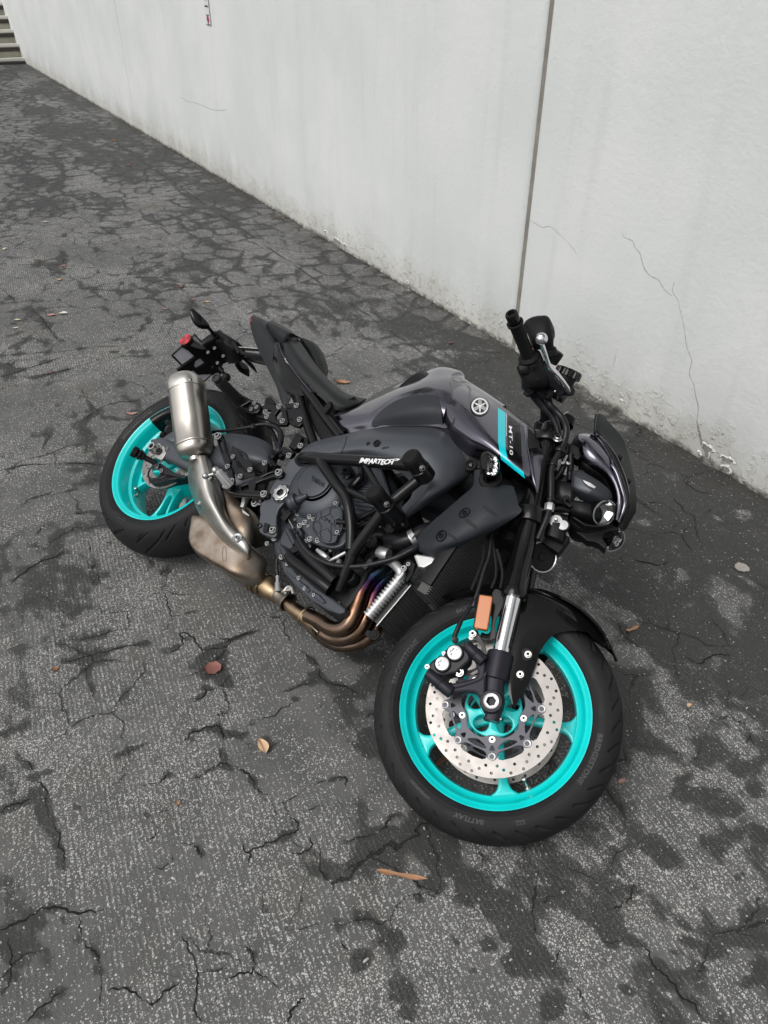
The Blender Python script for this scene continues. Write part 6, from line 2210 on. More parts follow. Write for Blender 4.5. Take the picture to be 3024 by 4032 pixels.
mb.tube([Q('g', 260, 1430, .08), Q('g', 380, 1440, .07), Q('g', 470, 1450, .07)], .005, 10)
mb.tube([Q('g', 290, 980, .07), Q('g', 370, 880, .075), Q('g', 410, 780, .08), Q('g', 420, 700, .09)], .008, 12)
mb.tube([Q('g', 500, 640, .09), Q('g', 500, 800, .08), Q('g', 490, 900, .07), Q('g', 490, 1000, .07)], .009, 12)
mb.box(Q('g', 540, 650, .07), .045, .03, .04, (STM @ XH, STM @ YH, ZF))
mb.box(Q('g', 370, 1120, .03), .075, .06, .06, (STM @ XH, STM @ YH, ZF))
mb.cyl(Q('g', 560, 680, .07), Q('g', 640, 660, .07), .012, .014, 18)
mb.body([(Q('g', 240, 1040, .03), Q('g', 230, 1400, .03), .05, 3), (Q('g', 350, 1050, .03), Q('g', 360, 1420, .03), .06, 3), (Q('g', 480, 1090, .03), Q('g', 500, 1440, .03), .06, 3)], seg=20)
mb.build('cable_bundle', M['rubber_hose'], bike)
mb = MB()
mb.tube([Q('g', 355, 745, .10), Q('g', 400, 760, .10), Q('g', 420, 720, .10), Q('g', 450, 660, .10)], .004, 8)
mb.tube([Q('g', 450, 745, .10), Q('g', 465, 770, .10), Q('g', 490, 765, .10)], .0035, 8)
mb.build('cable_guide', M['fin'], bike)
# hoses from the bars down the fork
mb = MB()
mb.tube([Q('e', 560, 1340, .20), Q('e', 620, 1440, .17), Q('e', 730, 1560, .15), Q('e', 830, 1680, .14), Q('e', 920, 1800, .13), Q('e', 980, 1950, .12), Q('e', 1010, 2100, .11)], [.012, .012, .013, .011, .010, .009, .009], 16)
mb.build('switch_wiring', M['rubber_hose'], bike)
mb = MB()
mb.tube([Q('e', 830, 1440, .17), Q('e', 870, 1580, .165), Q('e', 960, 1680, .155), Q('e', 1060, 1790, .15), Q('e', 1120, 1930, .14), Q('e', 1120, 2060, .135), Q('g', 400, 510, .13), Q('g', 345, 620, .13), Q('g', 280, 740, .13), Q('g', 240, 860, .13), Q('g', 238, 1000, .128), Q('g', 235, 1200, .125), Q('g', 220, 1350, .122), Q('g', 180, 1500, .12), Q('g', 120, 1640, .118), Q('g', 60, 1780, .115)],
        [.009, .009, .0095, .009, .009, .009, .0085, .008, .0085, .008, .0095, .009, .008, .009, .008, .007], 16)
for k_, x, y, z, x2, y2, r in (('g', 370, 570, .13, 345, 620, .014), ('g', 265, 770, .13, 258, 800, .0115), ('g', 236, 1230, .125, 235, 1275, .0115)):
    mb.cyl(Q(k_, x, y, z), Q(k_, x2, y2, z), r, r, 18, .002)
hs2 = mb.build('front_brake_hose', M['rubber_hose'], bike)
mb = MB()
mb.cyl(Q('g', 222, 1305, .124), Q('g', 208, 1400, .123), .0125, .0125, 6, .001)
mb.build('hose_union', M['fin'], hs2)
mb = MB()
mb.tube([Q('e', 830, 1650, .11), Q('e', 900, 1800, .11), Q('e', 960, 1950, .105), Q('g', 330, 380, .10), Q('g', 400, 440, .10), Q('g', 450, 540, .095), Q('g', 440, 640, .09)], .0075, 12)
mb.build('throttle_cables', M['rubber_hose'], bike)

# ------------------------------------------------------------------ handlebar and controls
b_in, b_s, b_e = Q('e', 800, 1850, .085), Q('e', 560, 900, .262), Q('e', 252, 135, .42)
mb = MB()
mb.tube([f2b(Vector((1.07, .66, 0))), f2b(Vector((1.07, .66, .05))), b_in, Q('e', 785, 1640, .12), Q('e', 730, 1480, .15), Q('e', 640, 1180, .205), b_s, b_s.lerp(b_e, .5)], [.0145, .0145, .0145, .013, .012, .011, .011, .011], 22)
lft = [f2b(Vector((q[0], q[1], -q[2]))) for q in ((1.07, .66, 0.0), (1.07, .66, .06), (1.055, .69, .12), (1.02, .70, .18), (.985, .70, .26), (.945, .70, .40))]
mb.tube(lft, [.0145, .0145, .012, .011, .011, .016], 20)
hb_ = mb.build('handlebar', M['black_metal'], bike)
gax = (b_e - b_s)
Lg = gax.length
mb = MB()
mb.lathe([(.012, .011), (.012, .026), (.018, .0268), (.024, .0185), (.030, .0172), (Lg * .40, .0165), (Lg * .78, .0168), (Lg * .785, .0205), (Lg * .82, .0210), (Lg * .825, .0165)], b_s, gax, 40)
gr = mb.build('handlebar_grip', M['rubber'], hb_)
mb = MB()
mb.lathe([(Lg * .825, .0150), (Lg * .86, .0158), (Lg * .985, .0158), (Lg, .0145), (Lg + .0005, .0085), (Lg - .006, .0065), (Lg - .006, .0001)], b_s, gax, 40)
mb.build('bar_end_weight', M['gloss_black'], hb_)
mb = MB()
lg = [Vector((q.x, q.y, q.z)) for q in lft]
mb.cyl(lft[4], lft[5], .0165, .0165, 24)
mb.build('handlebar_grip', M['rubber'], hb_)
# bar clamp
mb = MB()
plate(mb, FP(.085), [('e', (622, 1850), (640, 1835), (700, 1815), (870, 1830), (935, 1870), (930, 1990), (880, 2030), (700, 2010), (615, 2000), (610, 1920))], .05, .006, smooth=False)
mb.lathe([(-.004, .016), (-.004, .0205), (.004, .021), (.006, .0175)], b_in, Q('e', 785, 1640, .12) - b_in, 30)
mb.lathe([(0, .0175), (.006, .0178), (.007, .015), (.012, .015), (.012, .0001)], Q('e', 815, 2030, .095), u_f, 6)
mb.build('bar_clamp', M['black_metal'], hb_, ang=40)
bolt(Q('C', 915, 1070, .142), .0125, (ZF + u_f * .5), parent=hb_)
mb = MB()
mb.lathe([(-.02, .026), (.004, .028), (.01, .024), (.01, .0001)], Q('e', 1110, 1830, .0), u_f, 28)
mb.build('ignition_barrel', M['plastic'], hb_)
mb = MB()
mb.cyl(Q('e', 1050, 1760, .03), Q('e', 1160, 1690, .03), .0022, .0022, 10)
mb.build('key_blade', M['fin'], hb_)
# switch housing and master cylinder
mb = MB()
mb.body([(Q('e', 405, 840, .275), Q('e', 720, 760, .275), .028, 2.4), (Q('e', 375, 930, .26), Q('e', 760, 850, .26), .030, 2.8), (Q('e', 345, 1010, .25), Q('e', 770, 950, .25), .030, 3),
         (Q('e', 385, 1120, .24), Q('e', 800, 1050, .24), .028, 3), (Q('e', 430, 1215, .23), Q('e', 830, 1160, .23), .026, 3), (Q('e', 500, 1260, .22), Q('e', 840, 1230, .22), .020, 3)], seg=28)
mb.body([(Q('e', 340, 1000, .262), Q('e', 560, 990, .262), .02, 4), (Q('e', 360, 1060, .258), Q('e', 545, 1040, .258), .02, 4), (Q('e', 385, 1100, .252), Q('e', 530, 1090, .252), .012, 4)], seg=20)
sw_ = mb.build('switch_housing', M['plastic'], bike, ang=40)
mb = MB()
mb.body([(Q('e', 640, 1000, .25), Q('e', 760, 890, .25), .016, 3), (Q('e', 720, 1130, .235), Q('e', 870, 1000, .235), .020, 2.6), (Q('e', 820, 1260, .215), Q('e', 980, 1130, .215), .020, 2.6), (Q('e', 930, 1380, .195), Q('e', 1080, 1270, .195), .018, 3), (Q('e', 980, 1460, .185), Q('e', 1140, 1380, .185), .014, 3)], seg=24)
mb.cyl(Q('e', 1160, 1380, .185), Q('e', 1200, 1370, .205), .012, .012, 18, .003)
mb.box(Q('e', 1020, 1430, .18), .03, .022, .025, (STM @ XH, STM @ YH, ZF))
mb.cyl(Q('e', 985, 1470, .18), Q('e', 1020, 1480, .18), .010, .010, 18, .002)
mc = mb.build('brake_master_cylinder', M['caliper'], sw_, ang=45)
bolt(Q('e', 600, 985, .28), .007, ZF, 'dark', parent=sw_)
bolt(Q('e', 660, 1190, .26), .005, ZF, 'dark', parent=sw_)
mb = MB()
for pts in ([(690, 1320), (740, 1340), (760, 1420), (740, 1480)], [(800, 1290), (850, 1340), (840, 1420), (820, 1500)], [(560, 1300), (640, 1290), (700, 1330), (710, 1380)], [(480, 1380), (520, 1420), (560, 1400)], [(900, 1290), (920, 1380), (880, 1430), (830, 1460)]):
    mb.tube([Q('e', x, y, .19) for x, y in pts], .0075, 12)
for (x, y) in ((730, 1390), (800, 1340), (850, 1400), (500, 1300), (760, 1290)):
    mb.box(Q('e', x, y, .19), .022, .016, .018, (STM @ XH, STM @ YH, ZF))
mb.tube([Q('e', 470, 1180, .22), Q('e', 500, 1290, .205), Q('e', 560, 1400, .19)], .011, 14)
mb.build('banjo_and_connectors', M['plastic'], sw_, bevel=0)
mb = MB()
mb.cyl(Q('e', 850, 1465, .18), Q('e', 930, 1405, .185), .0042, .0042, 12, .001)
mb.cyl(Q('e', 940, 1365, .20), Q('e', 965, 1375, .20), .0055, .0055, 14, .001)
mb.cyl(Q('e', 915, 1205, .225), Q('e', 945, 1235, .222), .004, .004, 12, .001)
mb.build('bright_fittings', M['steel'], sw_)
# lever
mb = MB()
LV = [((705, 600), (765, 600), .40, .008), ((712, 680), (795, 670), .385, .009), ((745, 790), (825, 770), .365, .0095), ((790, 900), (865, 890), .34, .0095), ((820, 985), (900, 965), .325, .010),
      ((870, 1070), (975, 1040), .305, .010), ((935, 1165), (1060, 1130), .275, .0095), ((1010, 1260), (1120, 1210), .25, .009), ((1085, 1340), (1165, 1290), .225, .008), ((1120, 1385), (1185, 1345), .21, .007)]
mb.body([(Q('e', *a, z), Q('e', *b, z), h_, 2.4) for a, b, z, h_ in LV], seg=24)
mb.sphere(Q('e', 733, 540, .405), .0148, 28)
mb.build('brake_lever', M['chrome'], bike, ang=70)
# reservoir cap
rc_, rn = Q('e', 1130, 1145, .20), (STM @ Vector((-.10, .75, .35))).normalized()
mb = MB()
mb.lathe([(-.030, .024), (0, .026)], rc_, rn, 32)
mb.lathe([(-.040, .0001), (-.040, .020), (-.030, .024)], rc_, rn, 32)
rsv = mb.build('fluid_reservoir', M['plastic'], sw_)
mb = MB()
ring = []
for h_, s_ in ((0, 1.0), (.016, 1.0), (.020, .93)):
    rr = []
    u_ = rn.orthogonal().normalized()
    w_ = rn.cross(u_)
    for k in range(72):
        a = 2 * PI * k / 72
        r = (.0335 + (.0016 if (k // 3) % 2 else -.0008)) * s_
        rr.append(rc_ + rn * h_ + (u_ * math.cos(a) + w_ * math.sin(a)) * r)
    ring.append(rr)
mb.ring_skin(ring)
mb.build('reservoir_cap', M['gloss_black'], rsv, ang=30)
# mirror on its stalk
mb = MB()
mb.body([(Q('e', 445, 320, .30), Q('e', 570, 560, .30), .008, 3), (Q('e', 500, 270, .30), Q('e', 600, 660, .30), .020, 3), (Q('e', 600, 240, .30), Q('e', 690, 665, .30), .028, 3), (Q('e', 720, 233, .30), Q('e', 790, 640, .30), .032, 3),
         (Q('e', 820, 238, .30), Q('e', 870, 590, .30), .030, 3), (Q('e', 880, 300, .30), Q('e', 915, 530, .30), .022, 3), (Q('e', 935, 400, .30), Q('e', 945, 490, .30), .010, 3)], seg=28)
mir = mb.build('mirror', M['plastic'], bike, ang=50)
mb = MB()
mb.tube([Q('e', 820, 470, .315), Q('e', 845, 560, .305), Q('e', 862, 700, .285)], [.0145, .0125, .0100], 20)
mb.cyl(Q('e', 1000, 735, .265), Q('e', 880, 920, .245), .0175, .0165, 28, .004)
mb.cyl(Q('e', 862, 690, .285), Q('e', 880, 790, .27), .0165, .019, 22, .003)
mb.build('mirror_stalk', M['plastic'], mir)
# far-side mirror
mb = MB()
mm = f2b(Vector((1.10, .82, -.24)))
mb.sphere(mm, .06, 20, (.4, .75, 1.2))
mb.tube([mm, f2b(Vector((1.03, .72, -.24)))], .008, 12)
mb.build('mirror', M['plastic'], bike)

# ================================================================== SETTING
WP = Vector((0.6932, 3.6942, 0))
WD = Vector((0.502, -0.8649, 0)).normalized()
WN = Vector((WD.y, -WD.x, 0))           # out of the wall towards the yard
if WN.y > 0:
    WN = -WN
WALL = Matrix.Translation(WP) @ Matrix((WD, -WN, Vector((0, 0, 1)))).transposed().to_4x4()   # local: x along, y into the wall, z up
WALL_INV = WALL.inverted()


def wall_pt(x, y, k='S'):
    o = WALL_INV @ CAM
    d = WALL_INV.to_3x3() @ ray(*src(k, x, y))
    t = -o.y / d.y
    return o + d * t


# ---- ground
def ground_material():
    m = bpy.data.materials.new('cracked_asphalt')
    m.use_nodes = True
    nt = m.node_tree
    N, L = nt.nodes, nt.links
    b = N['Principled BSDF']
    tc = N.new('ShaderNodeTexCoord')
    co = tc.outputs['Object']

    def noise(vec, scale, detail=5, rough=.55):
        n = N.new('ShaderNodeTexNoise')
        n.inputs['Scale'].default_value = scale
        n.inputs['Detail'].default_value = detail
        n.inputs['Roughness'].default_value = rough
        L.new(vec, n.inputs['Vector'])
        return n

    def math_(op, a, b_=None, c=None):
        n = N.new('ShaderNodeMath')
        n.operation = op
        for i, q in enumerate((a, b_, c)):
            if q is None:
                continue
            if isinstance(q, (int, float)):
                n.inputs[i].default_value = q
            else:
                L.new(q, n.inputs[i])
        return n.outputs[0]

    def ss(v, lo, hi, a=0.0, z=1.0):
        n = N.new('ShaderNodeMapRange')
        n.interpolation_type = 'SMOOTHSTEP'
        n.inputs['From Min'].default_value = lo
        n.inputs['From Max'].default_value = hi
        n.inputs['To Min'].default_value = a
        n.inputs['To Max'].default_value = z
        L.new(v, n.inputs['Value'])
        return n.outputs['Result']

    def vadd(v, n, amp):
        s = N.new('ShaderNodeVectorMath')
        s.operation = 'SUBTRACT'
        L.new(n.outputs['Color'], s.inputs[0])
        s.inputs[1].default_value = (.5, .5, .5)
        k = N.new('ShaderNodeVectorMath')
        k.operation = 'SCALE'
        k.inputs['Scale'].default_value = amp
        L.new(s.outputs[0], k.inputs[0])
        a = N.new('ShaderNodeVectorMath')
        L.new(v, a.inputs[0])
        L.new(k.outputs[0], a.inputs[1])
        return a.outputs[0]

    def mixc(f, a, b_):
        n = N.new('ShaderNodeMix')
        n.data_type = 'RGBA'
        if isinstance(f, float):
            n.inputs['Factor'].default_value = f
        else:
            L.new(f, n.inputs['Factor'])
        for nm, q in (('A', a), ('B', b_)):
            if isinstance(q, tuple):
                n.inputs[nm].default_value = (*q, 1)
            else:
                L.new(q, n.inputs[nm])
        return n.outputs['Result']

    sep = N.new('ShaderNodeSeparateXYZ')
    L.new(co, sep.inputs[0])
    dist_wall = math_('MULTIPLY', sep.outputs['Y'], -1.0)
    big = noise(co, .8, 4)
    v1 = vadd(co, noise(co, 3.2, 5), .22)
    v2 = vadd(v1, noise(co, 24, 4, .6), .030)

    def cracks(vec, scale, w0):
        vo = N.new('ShaderNodeTexVoronoi')
        vo.voronoi_dimensions = '2D'
        vo.feature = 'DISTANCE_TO_EDGE'
        vo.inputs['Scale'].default_value = scale
        L.new(vec, vo.inputs['Vector'])
        return vo.outputs['Distance']

    d1 = cracks(v2, 2.3, 0)
    d2 = cracks(vadd(v2, noise(co, 1.7, 3), .25), 5.2, 0)
    gate1 = ss(noise(co, 1.9, 4).outputs['Fac'], .52, .66)
    gate2 = ss(noise(vadd(co, noise(co, .9, 2), .5), 2.6, 4).outputs['Fac'], .50, .64)
    far = math_('MULTIPLY', ss(dist_wall, 2.6, 1.2), ss(sep.outputs['X'], 0.5, -3.0))           # finer crazing towards the wall
    wmod = noise(co, 9, 4).outputs['Fac']
    w1 = math_('MULTIPLY', ss(wmod, .30, .75, .002, .020), gate1)
    w2 = math_('MULTIPLY', ss(wmod, .25, .75, .004, .034), math_('MAXIMUM', gate2, math_('MULTIPLY', far, .8)))
    c1 = math_('LESS_THAN', d1, w1)
    c1s = math_('SUBTRACT', 1.0, math_('DIVIDE', d1, math_('ADD', w1, .0001)))
    k1 = ss(c1s, 0.0, .45)
    c2s = math_('SUBTRACT', 1.0, math_('DIVIDE', d2, math_('ADD', w2, .0001)))
    k2 = ss(c2s, 0.0, .5)
    crack = math_('MAXIMUM', k1, math_('MULTIPLY', k2, .8))
    # damp staining: hugs the cracks and pools in streaks running down the yard
    mp = N.new('ShaderNodeMapping')
    mp.inputs['Scale'].default_value = (.55, 1.35, 1)
    L.new(co, mp.inputs['Vector'])
    st_a = noise(mp.outputs[0], 1.15, 9, .68)
    st_b = noise(mp.outputs[0], 7.5, 10, .74)
    stv = math_('MULTIPLY_ADD', st_b.outputs['Fac'], .40, math_('MULTIPLY', st_a.outputs['Fac'], .75))
    near_crack = ss(d1, .0, .17, .13, .0)
    stv = math_('ADD', stv, math_('MULTIPLY', near_crack, gate1))
    stv = math_('ADD', stv, ss(dist_wall, 2.2, .1, 0, .085))
    stv = math_('ADD', stv, ss(sep.outputs['X'], -2.0, -7.0, 0, .035))
    # right part of the yard is damper
    cellw = math_('MULTIPLY', ss(dist_wall, 3.4, 2.0), math_('SUBTRACT', ss(d2, .20, .03), .42))
    stv = math_('MULTIPLY_ADD', cellw, .062, stv)
    atn = N.new('ShaderNodeAttribute')
    atn.attribute_name = 'stain'
    stv = math_('MULTIPLY_ADD', atn.outputs['Fac'], .21, stv)
    stain = math_('MULTIPLY_ADD', ss(stv, .632, .662), .6, math_('MULTIPLY', ss(stv, .595, .715), .4))
    # grooves brushed along the yard
    rot = N.new('ShaderNodeMapping')
    rot.inputs['Rotation'].default_value = (0, 0, math.radians(6.6))
    L.new(vadd(co, noise(co, 6, 3), .012), rot.inputs['Vector'])
    wv = N.new('ShaderNodeTexWave')
    wv.wave_type = 'BANDS'
    wv.bands_direction = 'Y'
    wv.inputs['Scale'].default_value = 26
    wv.inputs['Distortion'].default_value = 1.2
    wv.inputs['Detail'].default_value = 2
    wv.inputs['Detail Scale'].default_value = 2
    L.new(rot.outputs[0], wv.inputs['Vector'])
    gr_gate = ss(noise(co, 1.1, 3).outputs['Fac'], .38, .60)
    groove = math_('MULTIPLY', math_('MULTIPLY', wv.outputs['Fac'], gr_gate), ss(noise(co, 38, 5, .7).outputs['Fac'], .38, .62))
    # pale aggregate worn bare
    vf = N.new('ShaderNodeTexVoronoi')
    vf.voronoi_dimensions = '2D'
    vf.inputs['Scale'].default_value = 235
    L.new(vadd(co, noise(co, 90, 3), .010), vf.inputs['Vector'])
    sc_ = N.new('ShaderNodeSeparateColor')
    L.new(vf.outputs['Color'], sc_.inputs[0])
    worn = ss(math_('ADD', noise(co, 2.4, 6, .65).outputs['Fac'], math_('MULTIPLY', groove, .40)), .44, .80, .10, .95)
    pick = math_('LESS_THAN', sc_.outputs[0], worn)
    size = math_('MULTIPLY_ADD', sc_.outputs[1], .34, .16)
    fleck = math_('MULTIPLY', pick, math_('LESS_THAN', vf.outputs['Distance'], size))
    vf2 = N.new('ShaderNodeTexVoronoi')
    vf2.voronoi_dimensions = '2D'
    vf2.inputs['Scale'].default_value = 150
    L.new(vadd(co, noise(co, 60, 3), .016), vf2.inputs['Vector'])
    sc2 = N.new('ShaderNodeSeparateColor')
    L.new(vf2.outputs['Color'], sc2.inputs[0])
    fleck2 = math_('MULTIPLY', math_('LESS_THAN', sc2.outputs[0], .055), math_('LESS_THAN', vf2.outputs['Distance'], math_('MULTIPLY_ADD', sc2.outputs[1], .25, .08)))
    # colours
    g = noise(co, 320, 4, .7)
    g2 = noise(co, 7, 6, .6)
    base = mixc(ss(g2.outputs['Fac'], .3, .7), (.060, .060, .061), (.108, .107, .105))
    base = mixc(ss(g.outputs['Fac'], .35, .72, 0.0, .75), base, (.165, .164, .160))
    base = mixc(math_('MULTIPLY', groove, .34), base, (.20, .199, .195))
    moss = ss(noise(co, 3.1, 6, .7).outputs['Fac'], .52, .72, 0, .45)
    base = mixc(moss, base, (.128, .122, .088))
    fl = mixc(sc_.outputs[2], (.30, .295, .285), (.74, .73, .70))
    base = mixc(math_('MULTIPLY', fleck, .85), base, fl)
    dark = mixc(ss(g.outputs['Fac'], .3, .75), (.019, .019, .019), (.040, .040, .038))
    dark = mixc(math_('MULTIPLY', fleck, math_('LESS_THAN', sc_.outputs[1], .16)), dark, (.24, .24, .23))
    col = mixc(math_('MULTIPLY', stain, .88), base, dark)
    edge = ss(dist_wall, .55, .0, 0, .42)
    col = mixc(math_('MULTIPLY', edge, ss(noise(co, 5, 5).outputs['Fac'], .35, .6)), col, (.045, .044, .038))
    col = mixc(math_('MULTIPLY', crack, .88), col, (.012, .012, .012))
    jl = math_('ABSOLUTE', math_('SUBTRACT', math_('ADD', dist_wall, math_('MULTIPLY', math_('SUBTRACT', wmod, .5), .03)), .43))
    jk = math_('MULTIPLY', ss(jl, .012, .003), ss(noise(co, 2.2, 3).outputs['Fac'], .42, .55))
    col = mixc(math_('MULTIPLY', jk, .7), col, (.014, .014, .013))
    col = mixc(math_('MULTIPLY', fleck2, .8), col, (.52, .51, .48))
    L.new(col, b.inputs['Base Color'])
    L.new(ss(stain, 0, 1, .85, .62), b.inputs['Roughness'])
    b.inputs['Specular IOR Level'].default_value = .35
    h = math_('MULTIPLY_ADD', fleck, .18, math_('MULTIPLY', g.outputs['Fac'], .35))
    h = math_('MULTIPLY_ADD', groove, .30, h)
    h = math_('MULTIPLY_ADD', fleck2, .5, h)
    h = math_('MULTIPLY_ADD', g2.outputs['Fac'], .9, h)
    h = math_('MULTIPLY_ADD', crack, -2.6, h)
    h = math_('MULTIPLY_ADD', jk, -1.5, h)
    bp = N.new('ShaderNodeBump')
    bp.inputs['Strength'].default_value = .85
    bp.inputs['Distance'].default_value = .004
    L.new(h, bp.inputs['Height'])
    L.new(bp.outputs['Normal'], b.inputs['Normal'])
    return m


CR = {
    'G': [[(700, 0), (720, 50), (740, 110), (750, 135), (800, 128), (860, 120)], [(750, 135), (740, 180), (705, 210)], [(270, 335), (330, 335), (390, 310), (520, 275), (640, 255)], [(365, 335), (375, 400), (400, 460), (405, 500)],
          [(720, 300), (790, 265), (795, 215), (850, 245), (880, 290), (960, 275), (1040, 225), (1130, 200)], [(900, 450), (880, 490), (840, 505)],
          [(800, 690), (840, 640), (940, 620), (970, 670), (960, 740), (1010, 790), (1080, 830), (1120, 890), (1180, 940), (1210, 1010)],
          [(990, 660), (1070, 650), (1100, 600), (1180, 575), (1250, 535), (1290, 500)], [(1210, 480), (1290, 450), (1380, 420)], [(1210, 960), (1300, 910), (1400, 860), (1490, 840), (1510, 880)],
          [(1235, 970), (1260, 1020), (1300, 1060), (1260, 1095), (1180, 1130), (1080, 1165), (1050, 1135)], [(1080, 1165), (1085, 1215)], [(1010, 790), (950, 785), (890, 825), (840, 850)],
          [(0, 660), (60, 625), (120, 600)], [(85, 710), (90, 760), (140, 800), (160, 850), (240, 810)], [(160, 850), (190, 900), (210, 1000), (260, 1080), (270, 1160), (285, 1250)], [(0, 990), (60, 965), (130, 940)],
          [(0, 1505), (90, 1460), (180, 1420), (260, 1400), (350, 1430), (470, 1425)], [(350, 1450), (360, 1540), (400, 1600), (440, 1620), (430, 1700), (440, 1800), (455, 1916)], [(0, 1800), (50, 1720), (60, 1620), (40, 1540)],
          [(120, 1916), (200, 1830), (290, 1750)], [(790, 1530), (830, 1600), (850, 1700), (850, 1800), (880, 1916)], [(1070, 1560), (1100, 1620), (1100, 1680), (1030, 1710), (950, 1740)], [(1100, 1680), (1160, 1720), (1210, 1800)],
          [(470, 1770), (560, 1760), (660, 1810), (720, 1770), (780, 1730)], [(660, 1810), (650, 1870)], [(510, 750), (590, 720), (660, 675)], [(640, 1125), (690, 1070), (650, 1020)], [(690, 870), (740, 820)],
          [(780, 1140), (850, 1135), (880, 1190)], [(670, 1240), (740, 1220), (760, 1170)], [(1150, 1330), (1150, 1420), (1180, 1430)], [(1250, 1916), (1270, 1850), (1330, 1790)], [(1490, 1140), (1560, 1110), (1659, 1075)],
          [(1475, 1560), (1520, 1610), (1570, 1640), (1600, 1580)], [(690, 1000), (770, 965)], [(1260, 1180), (1350, 1150), (1340, 1100)], [(630, 880), (700, 870), (715, 840)], [(1310, 290), (1380, 350), (1400, 410), (1500, 450), (1560, 480)]],
    'I': [[(0, 790), (200, 775), (380, 765), (480, 750), (640, 735), (760, 730)], [(0, 925), (140, 880), (260, 840), (400, 790)], [(210, 930), (330, 895), (480, 860), (600, 820), (760, 795), (940, 790)],
          [(525, 1200), (590, 1145), (660, 1100), (750, 1080), (850, 1075)], [(0, 1510), (150, 1470), (330, 1465), (480, 1460), (590, 1470), (650, 1465)], [(100, 1750), (190, 1680), (260, 1660), (380, 1640), (470, 1620)],
          [(60, 2212), (150, 2130), (280, 2060), (430, 2000)], [(540, 1950), (560, 2040), (590, 2090), (560, 2120)], [(590, 2150), (630, 2212)], [(460, 1770), (530, 1770), (640, 1760)], [(20, 380), (70, 430), (110, 470)],
          [(0, 470), (120, 455), (260, 440)], [(200, 500), (260, 560), (330, 660), (380, 700)], [(250, 1850), (240, 1900)], [(545, 1080), (575, 1130), (530, 1190)], [(0, 1000), (30, 990)], [(660, 1950), (740, 1930)]],
    'H': [[(670, 715), (740, 685), (790, 640)], [(980, 750), (1060, 700), (1080, 650), (1060, 600)], [(950, 885), (1040, 875), (1120, 890), (1160, 960), (1230, 1040), (1310, 1130), (1400, 1232)], [(740, 990), (770, 900)],
          [(430, 480), (450, 560), (480, 590)], [(150, 720), (165, 640), (120, 600)], [(0, 410), (30, 360), (60, 330)], [(830, 1070), (870, 1150), (880, 1232)]],
    'J': [[(480, 430), (560, 410), (640, 440), (700, 520), (640, 560)], [(700, 270), (820, 350), (920, 360)], [(850, 470), (900, 450)], [(700, 590), (740, 650), (780, 700)], [(430, 740), (560, 770), (650, 760)], [(730, 1300), (800, 1340), (900, 1290), (1000, 1300)],
          [(400, 120), (470, 115), (500, 125)], [(1060, 1550), (1090, 1480)]]}
